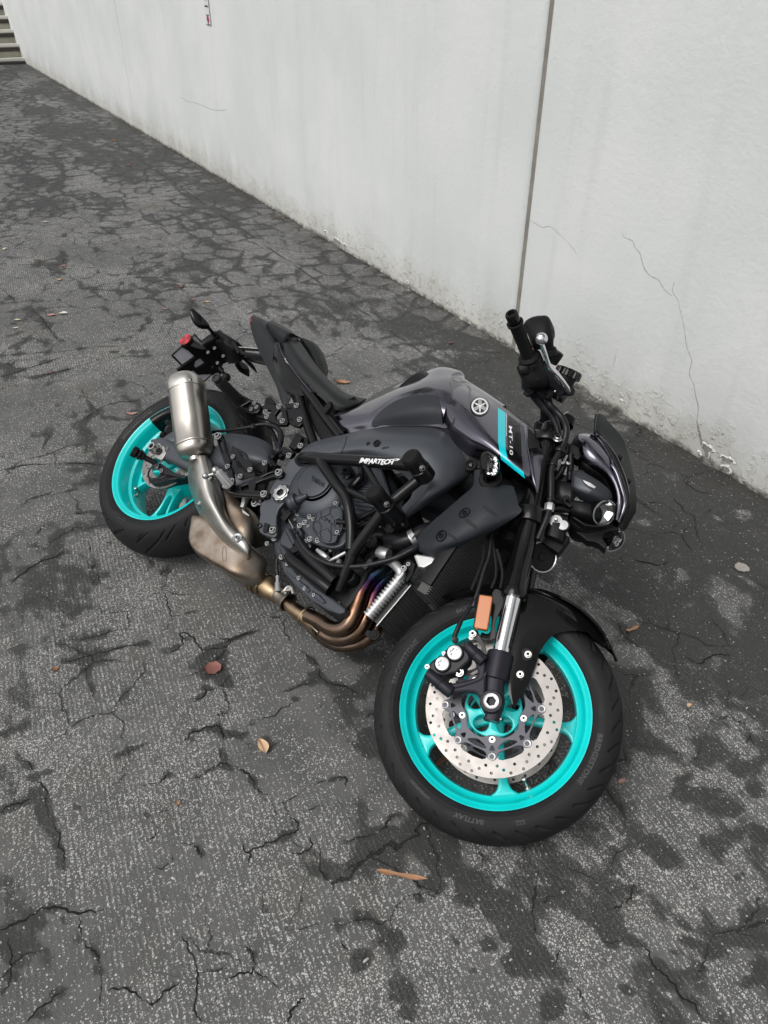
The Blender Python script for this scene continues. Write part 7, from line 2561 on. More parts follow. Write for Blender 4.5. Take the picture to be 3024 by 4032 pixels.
ST = {
    'G': [(940, 360, 75, 1), (900, 310, 45, 1), (985, 420, 45, 1), (830, 345, 25, .7), (725, 70, 18, .8), (735, 120, 16, .8), (165, 850, 22, .9), (180, 930, 34, 1), (195, 1010, 38, 1), (255, 1080, 34, 1), (265, 1140, 28, 1), (285, 1230, 18, .8), (290, 1400, 26, .6), (290, 1480, 20, .4),
          (380, 380, 12, .7), (395, 450, 12, .7), (350, 960, 20, .8), (640, 1020, 18, .8), (975, 720, 24, .9), (1020, 800, 24, .9), (1100, 860, 26, .9), (1140, 910, 24, .9), (1200, 990, 14, .9), (1280, 920, 22, .8), (1270, 1040, 20, .8), (1380, 360, 30, .9), (1500, 450, 35, .9), (1450, 420, 30, .8), (1130, 600, 18, .6),
          (40, 1540, 50, .9), (60, 1620, 30, .7), (60, 1700, 30, .7), (160, 1440, 35, .6), (200, 1850, 36, .9), (250, 1790, 24, .9), (130, 1910, 30, .8), (840, 1660, 24, .8), (870, 1800, 40, .9), (880, 1890, 45, .9), (1100, 1660, 24, .8), (1000, 1725, 22, .8), (1560, 1630, 40, .8), (1490, 1570, 22, .7), (400, 1600, 24, .6), (1160, 690, 50, .45), (1500, 1125, 18, .7), (1620, 690, 50, .8), (1640, 740, 30, .9)],
    'H': [(200, 450, 50, 1), (280, 520, 70, 1), (400, 620, 75, 1), (520, 720, 70, 1), (600, 820, 75, 1), (650, 930, 70, 1), (560, 980, 70, 1), (450, 880, 60, .9), (230, 620, 50, .8), (330, 700, 45, .8), (300, 850, 30, .8), (400, 1000, 40, .9), (40, 850, 50, .8), (80, 1080, 60, .8), (130, 1180, 40, .8), (170, 390, 30, .9), (720, 980, 30, .9),
          (1310, 230, 55, 1), (1400, 230, 55, 1), (1500, 310, 45, 1), (1340, 170, 35, .8), (1230, 520, 45, 1), (1190, 480, 35, .9), (1450, 520, 45, .9), (1550, 590, 35, .8), (1420, 480, 35, .9), (1530, 850, 45, 1), (1600, 880, 55, 1), (1440, 920, 45, .9), (1340, 890, 25, .9), (1170, 980, 20, .9), (1640, 1000, 50, .9), (1640, 420, 50, .8), (1600, 210, 50, .9),
          (1250, 30, 60, .9), (1400, 60, 80, .9), (1580, 90, 80, .8), (1120, 610, 22, .8), (1060, 560, 18, .8), (900, 400, 18, .8), (980, 460, 15, .8), (1410, 800, 18, .8), (1270, 950, 22, .6), (1210, 1070, 30, .6), (880, 1180, 40, .7), (750, 1150, 60, .7), (1330, 1150, 40, .6), (1030, 1090, 14, .8), (320, 450, 45, .7), (1600, 1050, 50, .6)],
    'J': [(300, 700, 300, .42), (600, 1100, 300, .42), (900, 900, 300, .42), (400, 1400, 200, .42), (700, 1450, 200, .42), (900, 500, 300, .42), (600, 300, 300, .35), (1100, 400, 200, .3), (1100, 1300, 150, .3), (1000, 2100, 120, .4)] +
         [(x, y, r, -.95) for x, y, r in ((150, 910, 50), (90, 780, 50), (260, 800, 40), (620, 840, 60), (830, 960, 80), (960, 1080, 80), (800, 770, 45), (950, 540, 50), (880, 510, 45), (480, 1030, 50), (420, 1110, 40), (500, 1200, 50), (630, 1320, 50), (940, 1430, 60), (1040, 1540, 70), (1120, 1620, 70),
                                         (1000, 1700, 50), (1100, 1790, 60), (1010, 920, 50), (920, 870, 45), (1150, 960, 60), (620, 1700, 60), (700, 1800, 80), (480, 1650, 40), (760, 1260, 35), (930, 1200, 45), (700, 2000, 90), (900, 1950, 60), (450, 520, 40), (1100, 480, 60), (560, 140, 60))],
    'I': [(900, 760, 40, .8), (820, 750, 40, .8), (700, 745, 35, .8), (560, 1170, 30, .8), (760, 1000, 40, .7), (770, 1130, 20, .6), (350, 510, 50, .6), (980, 560, 40, .6), (700, 480, 40, .6), (860, 370, 50, .7), (600, 100, 70, .6), (950, 180, 80, .6), (1150, 250, 80, .5), (1250, 520, 40, .6), (1290, 640, 50, .7), (60, 400, 35, .6), (200, 150, 50, .6),
          (400, 60, 50, .5), (940, 1950, 70, .8), (850, 2100, 60, .7), (1000, 2150, 60, .8), (300, 300, 200, -.15), (250, 1200, 300, -.35), (300, 1800, 300, -.35)]}
xs = [-70, -45, -30, -22] + list(np.arange(-17, -4, .05)) + list(np.arange(-4, 4.6, .02)) + [6, 9, 14, 25, 45, 70]
ys = [-70, -45, -25, -14, -9] + list(np.arange(-6.0, -4.4, .05)) + list(np.arange(-4.4, .021, .02)) + [.05]
nx_, ny_ = len(xs), len(ys)
XX, YY = np.meshgrid(xs, ys, indexing='ij')
WL_ = np.array(WALL)
PWX = WL_[0, 0] * XX + WL_[0, 1] * YY + WL_[0, 3]
PWY = WL_[1, 0] * XX + WL_[1, 1] * YY + WL_[1, 3]
CI = np.array(CAMW).T
dx3 = np.stack([PWX, PWY, np.full_like(PWX, -CAM.z)], -1) @ CI.T
zz3 = np.where(dx3[..., 2] > -.2, -.2, dx3[..., 2])
PU, PV = 1512 - FPX * dx3[..., 0] / zz3, 2016 + FPX * dx3[..., 1] / zz3
infront = dx3[..., 2] < -.3


def vnoise(x, y, sc, seed):
    g_ = np.random.default_rng(seed).uniform(-1, 1, (257, 257))
    u, v_ = x * sc, y * sc
    i0, j0 = np.floor(u).astype(int), np.floor(v_).astype(int)
    fu, fv = u - i0, v_ - j0
    fu, fv = fu * fu * (3 - 2 * fu), fv * fv * (3 - 2 * fv)
    i0, j0 = i0 % 256, j0 % 256
    return (g_[i0, j0] * (1 - fu) + g_[i0 + 1, j0] * fu) * (1 - fv) + (g_[i0, j0 + 1] * (1 - fu) + g_[i0 + 1, j0 + 1] * fu) * fv


RAWU, RAWV = PU, PV
PU = PU + 60 * vnoise(XX, YY, 2.2, 1) + 34 * vnoise(XX, YY, 5.5, 2) + 18 * vnoise(XX, YY, 13, 3)
PV = PV + 60 * vnoise(XX, YY, 2.2, 4) + 34 * vnoise(XX, YY, 5.5, 5) + 18 * vnoise(XX, YY, 13, 6)
att = np.zeros_like(PU)
neg = np.zeros_like(PU)
NU = RAWU + 22 * vnoise(XX, YY, 5.5, 2) + 16 * vnoise(XX, YY, 13, 3) + 10 * vnoise(XX, YY, 28, 7)
NV = RAWV + 22 * vnoise(XX, YY, 5.5, 5) + 16 * vnoise(XX, YY, 13, 6) + 10 * vnoise(XX, YY, 28, 8)
for k, L_ in ST.items():
    PU_, PV_ = (NU, NV) if k in 'GH' else (PU, PV)
    for x, y, r, s_ in L_:
        u, v_ = src(k, x, y)
        rr = r * CROPS[k][2]
        if k == 'I' and y < 620:
            rr, s_ = rr * .6, s_ * .6
        b_ = s_ * np.clip(1.35 - np.hypot(PU_ - u, (PV_ - v_) * 1.15) / rr, 0, 1) * infront
        if s_ > 0:
            att += b_
        else:
            neg += b_
att = np.clip(att, 0, 1.0) + np.clip(neg * 1.4, -1.3, 0)
PU, PV = RAWU, RAWV
for k, L_ in CR.items():
    for pl in L_:
        pts = [src(k, *q) for q in pl]
        for (ax_, ay_), (bx_, by_) in zip(pts[:-1], pts[1:]):
            wx, wy = bx_ - ax_, by_ - ay_
            t = np.clip(((PU - ax_) * wx + (PV - ay_) * wy) / (wx * wx + wy * wy), 0, 1)
            d_ = np.hypot(PU - ax_ - t * wx, PV - ay_ - t * wy)
            att = np.maximum(att, np.clip(1.15 - d_ / (14 if k in 'GH' else 12), 0, 1) * (.72 if k in 'GH' else .40) * infront)
# oil-dark curved tyre mark in the distance
mk = [src('T', x, y) for x, y in ((118, 352), (135, 365), (140, 380), (128, 400), (105, 412))]
for (ax_, ay_), (bx_, by_) in zip(mk[:-1], mk[1:]):
    wx, wy = bx_ - ax_, by_ - ay_
    t = np.clip(((PU - ax_) * wx + (PV - ay_) * wy) / (wx * wx + wy * wy), 0, 1)
    att = np.maximum(att, np.clip(1 - np.hypot(PU - ax_ - t * wx, PV - ay_ - t * wy) / 14, 0, 1) * .8 * infront)
me = bpy.data.meshes.new('ground')
ii, jj = np.meshgrid(range(nx_ - 1), range(ny_ - 1), indexing='ij')
qf = np.stack([ii * ny_ + jj, (ii + 1) * ny_ + jj, (ii + 1) * ny_ + jj + 1, ii * ny_ + jj + 1], -1).reshape(-1, 4)
me.from_pydata(np.stack([XX, YY, np.zeros_like(XX)], -1).reshape(-1, 3).tolist(), [], qf.tolist())
at = me.attributes.new('stain', 'FLOAT', 'POINT')
at.data.foreach_set('value', att.reshape(-1).astype(np.float32))
me.materials.append(ground_material())
grd = bpy.data.objects.new('ground', me)
COL.objects.link(grd)
grd['kind'] = 'structure'
grd.matrix_world = WALL
M['crackfill'] = mat('crack_fill', (.012, .012, .012), .8, noise=.6, nscale=60, bump=.8, bscale=200, spec=.2)
rcg = random.Random(4)
mb = MB()
for k, L_ in CR.items():
    for pl in L_:
        c = catmull([ground_pt(k, *q) for q in pl], 9)
        prev = Vector()
        Lr, Rr_ = [], []
        m_ = len(c)
        wb = rcg.uniform(.0020, .0042) * (1.0 if k in 'GH' else 1.3)
        on_ = 1.0
        for i, q in enumerate(c):
            t = (c[min(i + 1, m_ - 1)] - c[max(i - 1, 0)])
            n = Vector((-t.y, t.x, 0)).normalized()
            prev = prev * .7 + n * rcg.uniform(-.0042, .0042)
            e = min(1, i / 4, (m_ - 1 - i) / 4)
            on_ = max(.15, min(1.5, on_ + rcg.uniform(-.45, .45)))
            w = wb * (.15 + .85 * e) * on_
            Lr.append(q + prev + n * w / 2 + Vector((0, 0, .0008)))
            Rr_.append(q + prev - n * w / 2 + Vector((0, 0, .0008)))
        mb.grid([Lr, Rr_])
mb.build('ground_cracks', M['crackfill'], grd, flat=True, kind='stuff')
bpy.data.objects['ground_cracks'].matrix_parent_inverse = WALL.inverted()
mb = MB()
mb.add([(-70, .05, -.01), (70, .05, -.01), (70, 60, -.01), (-70, 60, -.01)], [(0, 1, 2, 3)])
g2_ = mb.build('ground', M['core'], None, flat=True, kind='structure')
g2_.matrix_world = WALL


# ---- wall
def wall_material():
    m = bpy.data.materials.new('painted_concrete')
    m.use_nodes = True
    nt = m.node_tree
    N, L = nt.nodes, nt.links
    b = N['Principled BSDF']
    tc = N.new('ShaderNodeTexCoord')
    co = tc.outputs['Object']
    sep = N.new('ShaderNodeSeparateXYZ')
    L.new(co, sep.inputs[0])

    def noise(vec, scale, detail=5, rough=.55):
        n = N.new('ShaderNodeTexNoise')
        n.inputs['Scale'].default_value = scale
        n.inputs['Detail'].default_value = detail
        n.inputs['Roughness'].default_value = rough
        L.new(vec, n.inputs['Vector'])
        return n.outputs['Fac']

    def ss(v, lo, hi, a=0.0, z=1.0):
        n = N.new('ShaderNodeMapRange')
        n.interpolation_type = 'SMOOTHSTEP'
        n.inputs['From Min'].default_value = lo
        n.inputs['From Max'].default_value = hi
        n.inputs['To Min'].default_value = a
        n.inputs['To Max'].default_value = z
        L.new(v, n.inputs['Value'])
        return n.outputs['Result']

    def mul(a, b_, op='MULTIPLY'):
        n = N.new('ShaderNodeMath')
        n.operation = op
        for i, q in enumerate((a, b_)):
            if isinstance(q, (int, float)):
                n.inputs[i].default_value = q
            else:
                L.new(q, n.inputs[i])
        return n.outputs[0]

    def mixc(f, a, b_):
        n = N.new('ShaderNodeMix')
        n.data_type = 'RGBA'
        L.new(f, n.inputs['Factor'])
        for nm, q in (('A', a), ('B', b_)):
            if isinstance(q, tuple):
                n.inputs[nm].default_value = (*q, 1)
            else:
                L.new(q, n.inputs[nm])
        return n.outputs['Result']
    mp = N.new('ShaderNodeMapping')
    mp.inputs['Scale'].default_value = (9, 1, .55)
    L.new(co, mp.inputs['Vector'])
    mp2 = N.new('ShaderNodeMapping')
    mp2.inputs['Scale'].default_value = (34, 1, 1.5)
    L.new(co, mp2.inputs['Vector'])
    col = mixc(ss(noise(co, 1.3, 6), .35, .65), (.645, .668, .658), (.715, .728, .719))
    col = mixc(ss(noise(mp.outputs[0], 1.0, 6, .6), .50, .75, 0, .15), col, (.44, .45, .435))
    low = ss(sep.outputs['Z'], 1.9, .1, .25, 1.0)
    streak = mul(ss(noise(mp2.outputs[0], 1.0, 5, .6), .66, .74), ss(noise(co, 2.2, 3), .48, .62))
    col = mixc(mul(mul(streak, .65), low), col, (.27, .27, .26))
    # damp foot of the wall: cream salts, blisters, grime
    hz = mul(sep.outputs['Z'], mul(mul(noise(co, 6, 6, .65), .5, 'SUBTRACT'), .45), 'ADD')
    foot = ss(hz, .24, .04)
    col = mixc(mul(foot, .65), col, (.57, .56, .50))
    col = mixc(mul(ss(hz, .16, .0), ss(noise(co, 17, 6, .7), .50, .68, 0, .6)), col, (.40, .385, .31))
    chip = mul(ss(noise(co, 30, 5, .65), .66, .69), ss(hz, .20, .06))
    col = mixc(mul(chip, .9), col, (.20, .195, .175))
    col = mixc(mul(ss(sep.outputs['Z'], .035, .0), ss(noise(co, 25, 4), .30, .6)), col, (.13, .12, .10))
    L.new(col, b.inputs['Base Color'])
    b.inputs['Roughness'].default_value = .72
    h1 = noise(co, 45, 6, .6)
    h2 = noise(co, 5, 5, .6)
    bl = mul(ss(noise(co, 26, 5, .65), .50, .66, 0, .45), foot)
    h = mul(mul(h1, .25), mul(h2, .7), 'ADD')
    h = mul(h, mul(bl, 1.3), 'ADD')
    h = mul(h, mul(chip, -.9), 'ADD')
    bp = N.new('ShaderNodeBump')
    bp.inputs['Strength'].default_value = .7
    bp.inputs['Distance'].default_value = .010
    L.new(h, bp.inputs['Height'])
    L.new(bp.outputs['Normal'], b.inputs['Normal'])
    return m


M['wall'] = wall_material()
M['joint'] = mat('joint_filler', (.23, .215, .19), .8, noise=.5, nscale=14, bump=.6, bscale=60)
M['bare'] = mat('bare_concrete', (.24, .235, .22), .85, noise=.35, nscale=40, bump=.8, bscale=220)
M['flake'] = mat('paint_flake', (.66, .65, .60), .6, noise=.1, bump=.3)
M['crackline'] = mat('crack_grey', (.27, .265, .25), .9, noise=.4, nscale=30)  # grey line colour of the wall cracks
wall = empty('concrete_wall', WALL)
tag(wall, 'long off-white painted concrete wall with stained foot running behind the motorcycle', 'wall')
xe0, xe1 = wall_pt(72, 255), wall_pt(0, 60)
sl = (xe1.x - xe0.x) / max(xe1.z - xe0.z, .1)
js = wall_pt(535, 500).x
HW = 2.35
JW = .013
xr = 9.0
rndw = random.Random(11)


def wall_panel(x0, x1, top_shift=0.0, lip1=False):
    """slab with a ragged foot and softened vertical edges"""
    mb = MB()
    nx = max(int((x1 - x0) / .04), 8)
    xs = [x0 + (x1 - x0) * i / nx for i in range(nx + 1)]
    prof = [-.02, None, .05, .5, 1.2, 1.8, HW]
    rows = []
    for i, x in enumerate(xs):
        r = []
        jit = rndw.uniform(0, .010) + .006 * math.sin(x * 9) + .004 * math.sin(x * 31)
        for z in prof:
            yy = 0.0
            if z is None:
                z = .018
            if z <= .02:
                yy = max(.0, .012 - abs(jit) * .8)
            r.append(Vector((x + (top_shift * z if i == 0 else 0), yy, z)))
        rows.append(r)
    # rounded arris at the joints
    def edge(x, s, z, w=.030, d=.012):
        return [Vector((x + s * w * t, d * (t ** 2), z)) for t in (.5, .8, 1.0)] + [Vector((x + s * w, .28, z))]
    pre, post = [], []
    for k in range(4):
        pre.append([edge(xs[0] + (top_shift * (z or .018)), -1, (z if z is not None else .018))[k] for z in prof])
        post.append([edge(xs[-1], 1, (z if z is not None else .018), (.038 if lip1 else .012), (.020 if lip1 else .006))[k] for z in prof])
    allr = pre[::-1] + rows + post
    mb.grid(allr)
    o = mb.build('wall_panel', M['wall'], wall, ang=55)
    return o


wall_panel(js + .020, -.092, lip1=True)
wall_panel(.010, xr)
wall_panel(xe0.x + .02, js - .030, top_shift=sl)
mb = MB()
mb.box((-.034, .046, HW / 2), .12, .055, HW)
mb.box((js - .01, .04, HW / 2), .05, .05, HW)
mb.box(((xe0.x + xr) / 2, .20, HW / 2 - .02), xr - xe0.x - .3, .15, HW - .06)
mb.build('joint_filler', M['joint'], wall)
mb = MB()
mb.box(((xe0.x + xr) / 2, .14, HW + .03), xr - xe0.x + .1, .36, .06)
mb.build('wall_coping', M['wall'], wall, bevel=.006)


def ribbon(name, pts, w, m, off=.0006, jit=.35):
    mb = MB()
    c = catmull([wall_pt(x, y) for x, y in pts], 4)
    L_, R_ = [], []
    for i, q in enumerate(c):
        t = (c[min(i + 1, len(c) - 1)] - c[max(i - 1, 0)]).normalized()
        n = Vector((-t.z, 0, t.x))
        ww = (w(i / (len(c) - 1)) if callable(w) else w) * (1 + rndw.uniform(-jit, jit))
        j = rndw.uniform(-.3, .3) * ww
        L_.append(Vector((q.x, -off, q.z)) + n * (ww / 2 + j))
        R_.append(Vector((q.x, -off, q.z)) + n * (-ww / 2 + j))
    mb.grid([L_, R_])
    return mb.build(name, m, wall, flat=True)


k7 = lambda L: [(2300 + x * .5877, 800 + y * .5877) for x, y in L]
ribbon('wall_crack', k7([(255, 200), (270, 228), (300, 240), (325, 255), (345, 300), (375, 335), (385, 380), (405, 440), (420, 460), (450, 490), (500, 515), (525, 560), (560, 600), (590, 620)]), lambda t: .0016 + .001 * math.sin(PI * t), M['crackline'])
ribbon('wall_crack', k7([(605, 530), (592, 580), (605, 615), (630, 650), (640, 700), (655, 760), (670, 830), (680, 900), (690, 970), (720, 1050), (710, 1110), (708, 1160), (735, 1220), (750, 1300), (765, 1360), (758, 1450)]), lambda t: .0014 + .0016 * t, M['crackline'])
ribbon('wall_crack', k7([(755, 1455), (762, 1500), (775, 1540), (782, 1580), (795, 1620), (812, 1665), (825, 1710), (838, 1750), (848, 1778)]), lambda t: .004 + .009 * math.sin(PI * min(1, t * 1.25)), M['bare'])
ribbon('wall_crack', [(1800 + x * .633, y * .633) for x, y in [(440, 1365), (480, 1385), (530, 1415), (580, 1410), (640, 1460), (700, 1520), (745, 1580)]], .0016, M['crackline'])
ribbon('wall_crack', [(x * .5425, y * .5425) for x, y in [(1305, 705), (1330, 715), (1360, 735), (1430, 750), (1500, 780), (1560, 800), (1640, 800)]], .0028, M['crackline'])


def bare_patch(pts):
    """bare concrete showing where the paint has come away, with curled paint round it"""
    q = [wall_pt(x, y) for x, y in pts]
    c = sum(q, Vector()) / len(q)
    loop = catmull(q, 5, closed=True)
    loop = [p + (p - c).normalized() * rndw.uniform(-.004, .004) for p in loop]
    v, f = curve_mesh([[(p.x, p.z) for p in loop]], 0)
    mb = MB()
    mb.add([(p.x, -.0008, p.y) for p in v], f)
    o = mb.build('bare_patch', M['bare'], wall, flat=True)
    mb = MB()
    out, inn = [], []
    for i, p in enumerate(loop):
        d = (p - c).normalized()
        lift = max(0, math.sin(i * .9) + rndw.uniform(-.5, .7)) * .004
        inn.append(Vector((p.x, -.001 - lift - .001, p.z)) - d * .0025)
        out.append(Vector((p.x, .0002, p.z)) + d * .006)
    mb.grid([out, inn], closed_v=True)
    mb.build('paint_curl', M['flake'], o, flat=False)


for L_ in ([(798, 1605), (830, 1622), (855, 1640), (872, 1662), (845, 1668), (838, 1700), (815, 1690), (802, 1650)],
           [(918, 1690), (955, 1700), (990, 1712), (1006, 1738), (985, 1742), (950, 1732), (926, 1722)],
           [(918, 1762), (945, 1758), (975, 1772), (984, 1800), (965, 1804), (945, 1788)],
           [(765, 1665), (780, 1668), (782, 1685), (770, 1682)], [(246, 1315), (258, 1318), (258, 1328), (248, 1326)]):
    bare_patch(k7(L_))
for L_ in ([(686, 560), (705, 562), (722, 575), (742, 592), (730, 602), (710, 594), (692, 580)], [(750, 598), (768, 604), (772, 614), (755, 612)], [(625, 512), (640, 515), (645, 530), (632, 524)], [(1168, 842), (1174, 842), (1174, 856), (1168, 852)]):
    bare_patch([(900 + x * .6028, 600 + y * .6028) for x, y in L_])

# ---- notice on the wall
c0, c1 = wall_pt(815, 96), wall_pt(834, 100)
cx, cw = (c0.x + c1.x) / 2, abs(c1.x - c0.x)
zb = (c0.z + c1.z) / 2
HS = cw * 3.4
sgn_ = empty('wall_notice', WALL @ Matrix.Translation((cx, -.004, zb)))
tag(sgn_, 'narrow white paper notice with thin black outline and red arrow on the wall', 'sign')
M['paper'] = mat('notice_paper', (.66, .68, .67), .6)
M['ink'] = mat('black_ink', (.03, .03, .03), .6)
M['redink'] = mat('red_ink', (.36, .02, .07), .6)


def sbox(name, x0, x1, z0, z1, y, m, th=.001):
    mb = MB()
    mb.box(((x0 + x1) / 2, y, (z0 + z1) / 2), x1 - x0, th, z1 - z0)
    return mb.build(name, m, sgn_, flat=True)


sbox('notice_board', -cw / 2, cw / 2, 0, HS, .0, M['paper'], .004)
lw = cw * .045
sbox('outline', cw / 2 - lw, cw / 2, 0, HS, -.003, M['ink'])
sbox('outline', -cw / 2, cw / 2 - lw * 1.1, 0, lw * .8, -.003, M['ink'])
mb = MB()
s_ = cw * .30
zc = HS * .115
mb.add([(-s_, -.0035, zc), (s_, -.0035, zc), (0, -.0035, zc - s_ * 1.35), (-s_, -.0028, zc), (s_, -.0028, zc), (0, -.0028, zc - s_ * 1.35)], [(0, 1, 2), (5, 4, 3), (0, 2, 5, 3), (0, 3, 4, 1), (1, 4, 5, 2)])
mb.box((0, -.0031, zc + s_ * .3), s_ * 1.1, .001, s_ * .6)
mb.build('red_arrow', M['redink'], sgn_, flat=True)
for z_, wd in ((.165, .62), (.31, .8), (.325, .7), (.43, .55), (.445, .6), (.47, .5), (.52, .7), (.55, .6), (.60, .72), (.64, .5), (.70, .7)):
    n_ = 5
    for k in range(n_):
        x0 = -cw * wd / 2 + cw * wd * k / n_
        sbox('print_line', x0, x0 + cw * wd / n_ * rndw.uniform(.6, .9), HS * z_, HS * z_ + cw * .045, -.003, M['ink'])

# ---- staircase at the far end
M['step'] = mat('step_concrete', (.30, .285, .235), .85, noise=.35, nscale=5, bump=.5, bscale=40)
M['nosing'] = mat('step_nosing', (.66, .65, .60), .6, noise=.1)
M['strip'] = mat('edge_shadow_strip', (.035, .030, .026), .7, noise=.4)  # dark strip stands for the shadow gap under each step edge
gp = ground_pt('S', 40, 254)
vd = Vector((gp.x, gp.y, 0)).normalized()
rt = Vector((vd.y, -vd.x, 0))
rt = (rt + vd * .012).normalized()
STAIR = Matrix.Translation(gp) @ Matrix((rt, Vector((-rt.y, rt.x, 0)), Vector((0, 0, 1)))).transposed().to_4x4()
stairs = empty('staircase', STAIR)
tag(stairs, 'weathered concrete stairs with white step edges at the far end of the wall', 'stairs')
hh, dd_ = .205, .29
for i in range(11):
    z0 = i * hh + (.0 if i else 0)
    mb = MB()
    zt = .10 + i * hh
    mb.box((-2.6, i * dd_ + 1.5, zt / 2 - .03), 6.4, 3.0, zt)
    st = mb.build('step', M['step'], stairs, bevel=.006)
    mb = MB()
    mb.box((-2.6, i * dd_ + .02, zt - .022), 6.44, .06, .050)
    mb.build('step_edge', M['nosing'], st, bevel=.006)
    mb = MB()
    mb.box((-2.9, i * dd_ - .006, zt - .090), 6.5, .01, .060)
    mb.build('edge_shadow_strip', M['strip'], st)

# ---- fallen leaves
LM = {
    'red': mat('red_leaf', (.21, .085, .07), .6, noise=.3, nscale=60), 'tan': mat('tan_leaf', (.62, .42, .26), .55, noise=.2, nscale=70),
    'pink': mat('pink_leaf', (.42, .25, .22), .55, noise=.2, nscale=70), 'orange': mat('orange_leaf', (.36, .19, .10), .55, noise=.4, nscale=50),
    'brown': mat('brown_leaf', (.26, .11, .05), .6, noise=.5, nscale=40), 'white': mat('bleached_leaf', (.60, .56, .50), .6, noise=.15, nscale=60),
    'grey': mat('grey_leaf', (.30, .28, .25), .6, noise=.3, nscale=60), 'cream': mat('cream_leaf', (.62, .58, .42), .6, noise=.1)}


def leaf(k, x, y, ln, wd, ang, m, label, curl=.25, shape='oval', name='fallen_leaf', cat='leaf', group='leaves fallen on the ground'):
    c = ground_pt(k, x, y)
    n = 10
    rows = []
    rn_ = random.Random(int(x * 7 + y))
    for i in range(n + 1):
        t = i / n
        if shape == 'round':
            hw = wd / 2 * math.sqrt(max(0, 1 - (2 * t - 1) ** 2)) * (1 + .1 * math.sin(t * 17)) + .0006
        elif shape == 'strip':
            hw = wd / 2 * min(1, 6 * t + .25, 6 * (1 - t) + .15) * (1 + .25 * math.sin(t * 11))
        else:
            hw = wd / 2 * math.sin(PI * t ** .85) ** .8 + .0005
        r = []
        for j in (-1, -.5, 0, .5, 1):
            z = .003 + curl * wd * (j * j) * (.8 + .4 * math.sin(t * 5 + x)) + curl * ln * .35 * (2 * t - 1) ** 2 + rn_.uniform(0, .0006)
            r.append(Vector(((t - .5) * ln, j * hw + .12 * wd * math.sin(t * 3), z)))
        rows.append(r)
    mb = MB()
    mb.grid(rows)
    mb.grid([[q - Vector((0, 0, .0007)) for q in r] for r in rows])
    o = mb.build(name, LM[m], None, ang=80)
    mb = MB()
    tag(o, label, cat, group)
    o.location = c
    o.rotation_euler = (0, 0, math.radians(ang))
    if shape == 'oval' and ln > .03:
        st_m = MB()
        st_m.tube([Vector((-.62 * ln, 0, .003)), Vector((-.5 * ln, 0, .004 + curl * ln * .3)), Vector((0, 0, .0042)), Vector((.45 * ln, 0, .004 + curl * ln * .25))], [.0010, .0010, .0008, .0003], 6)
        st_m.build('leaf_rib', LM['brown'] if m not in ('brown', 'red') else LM['pink'], o)
    return o


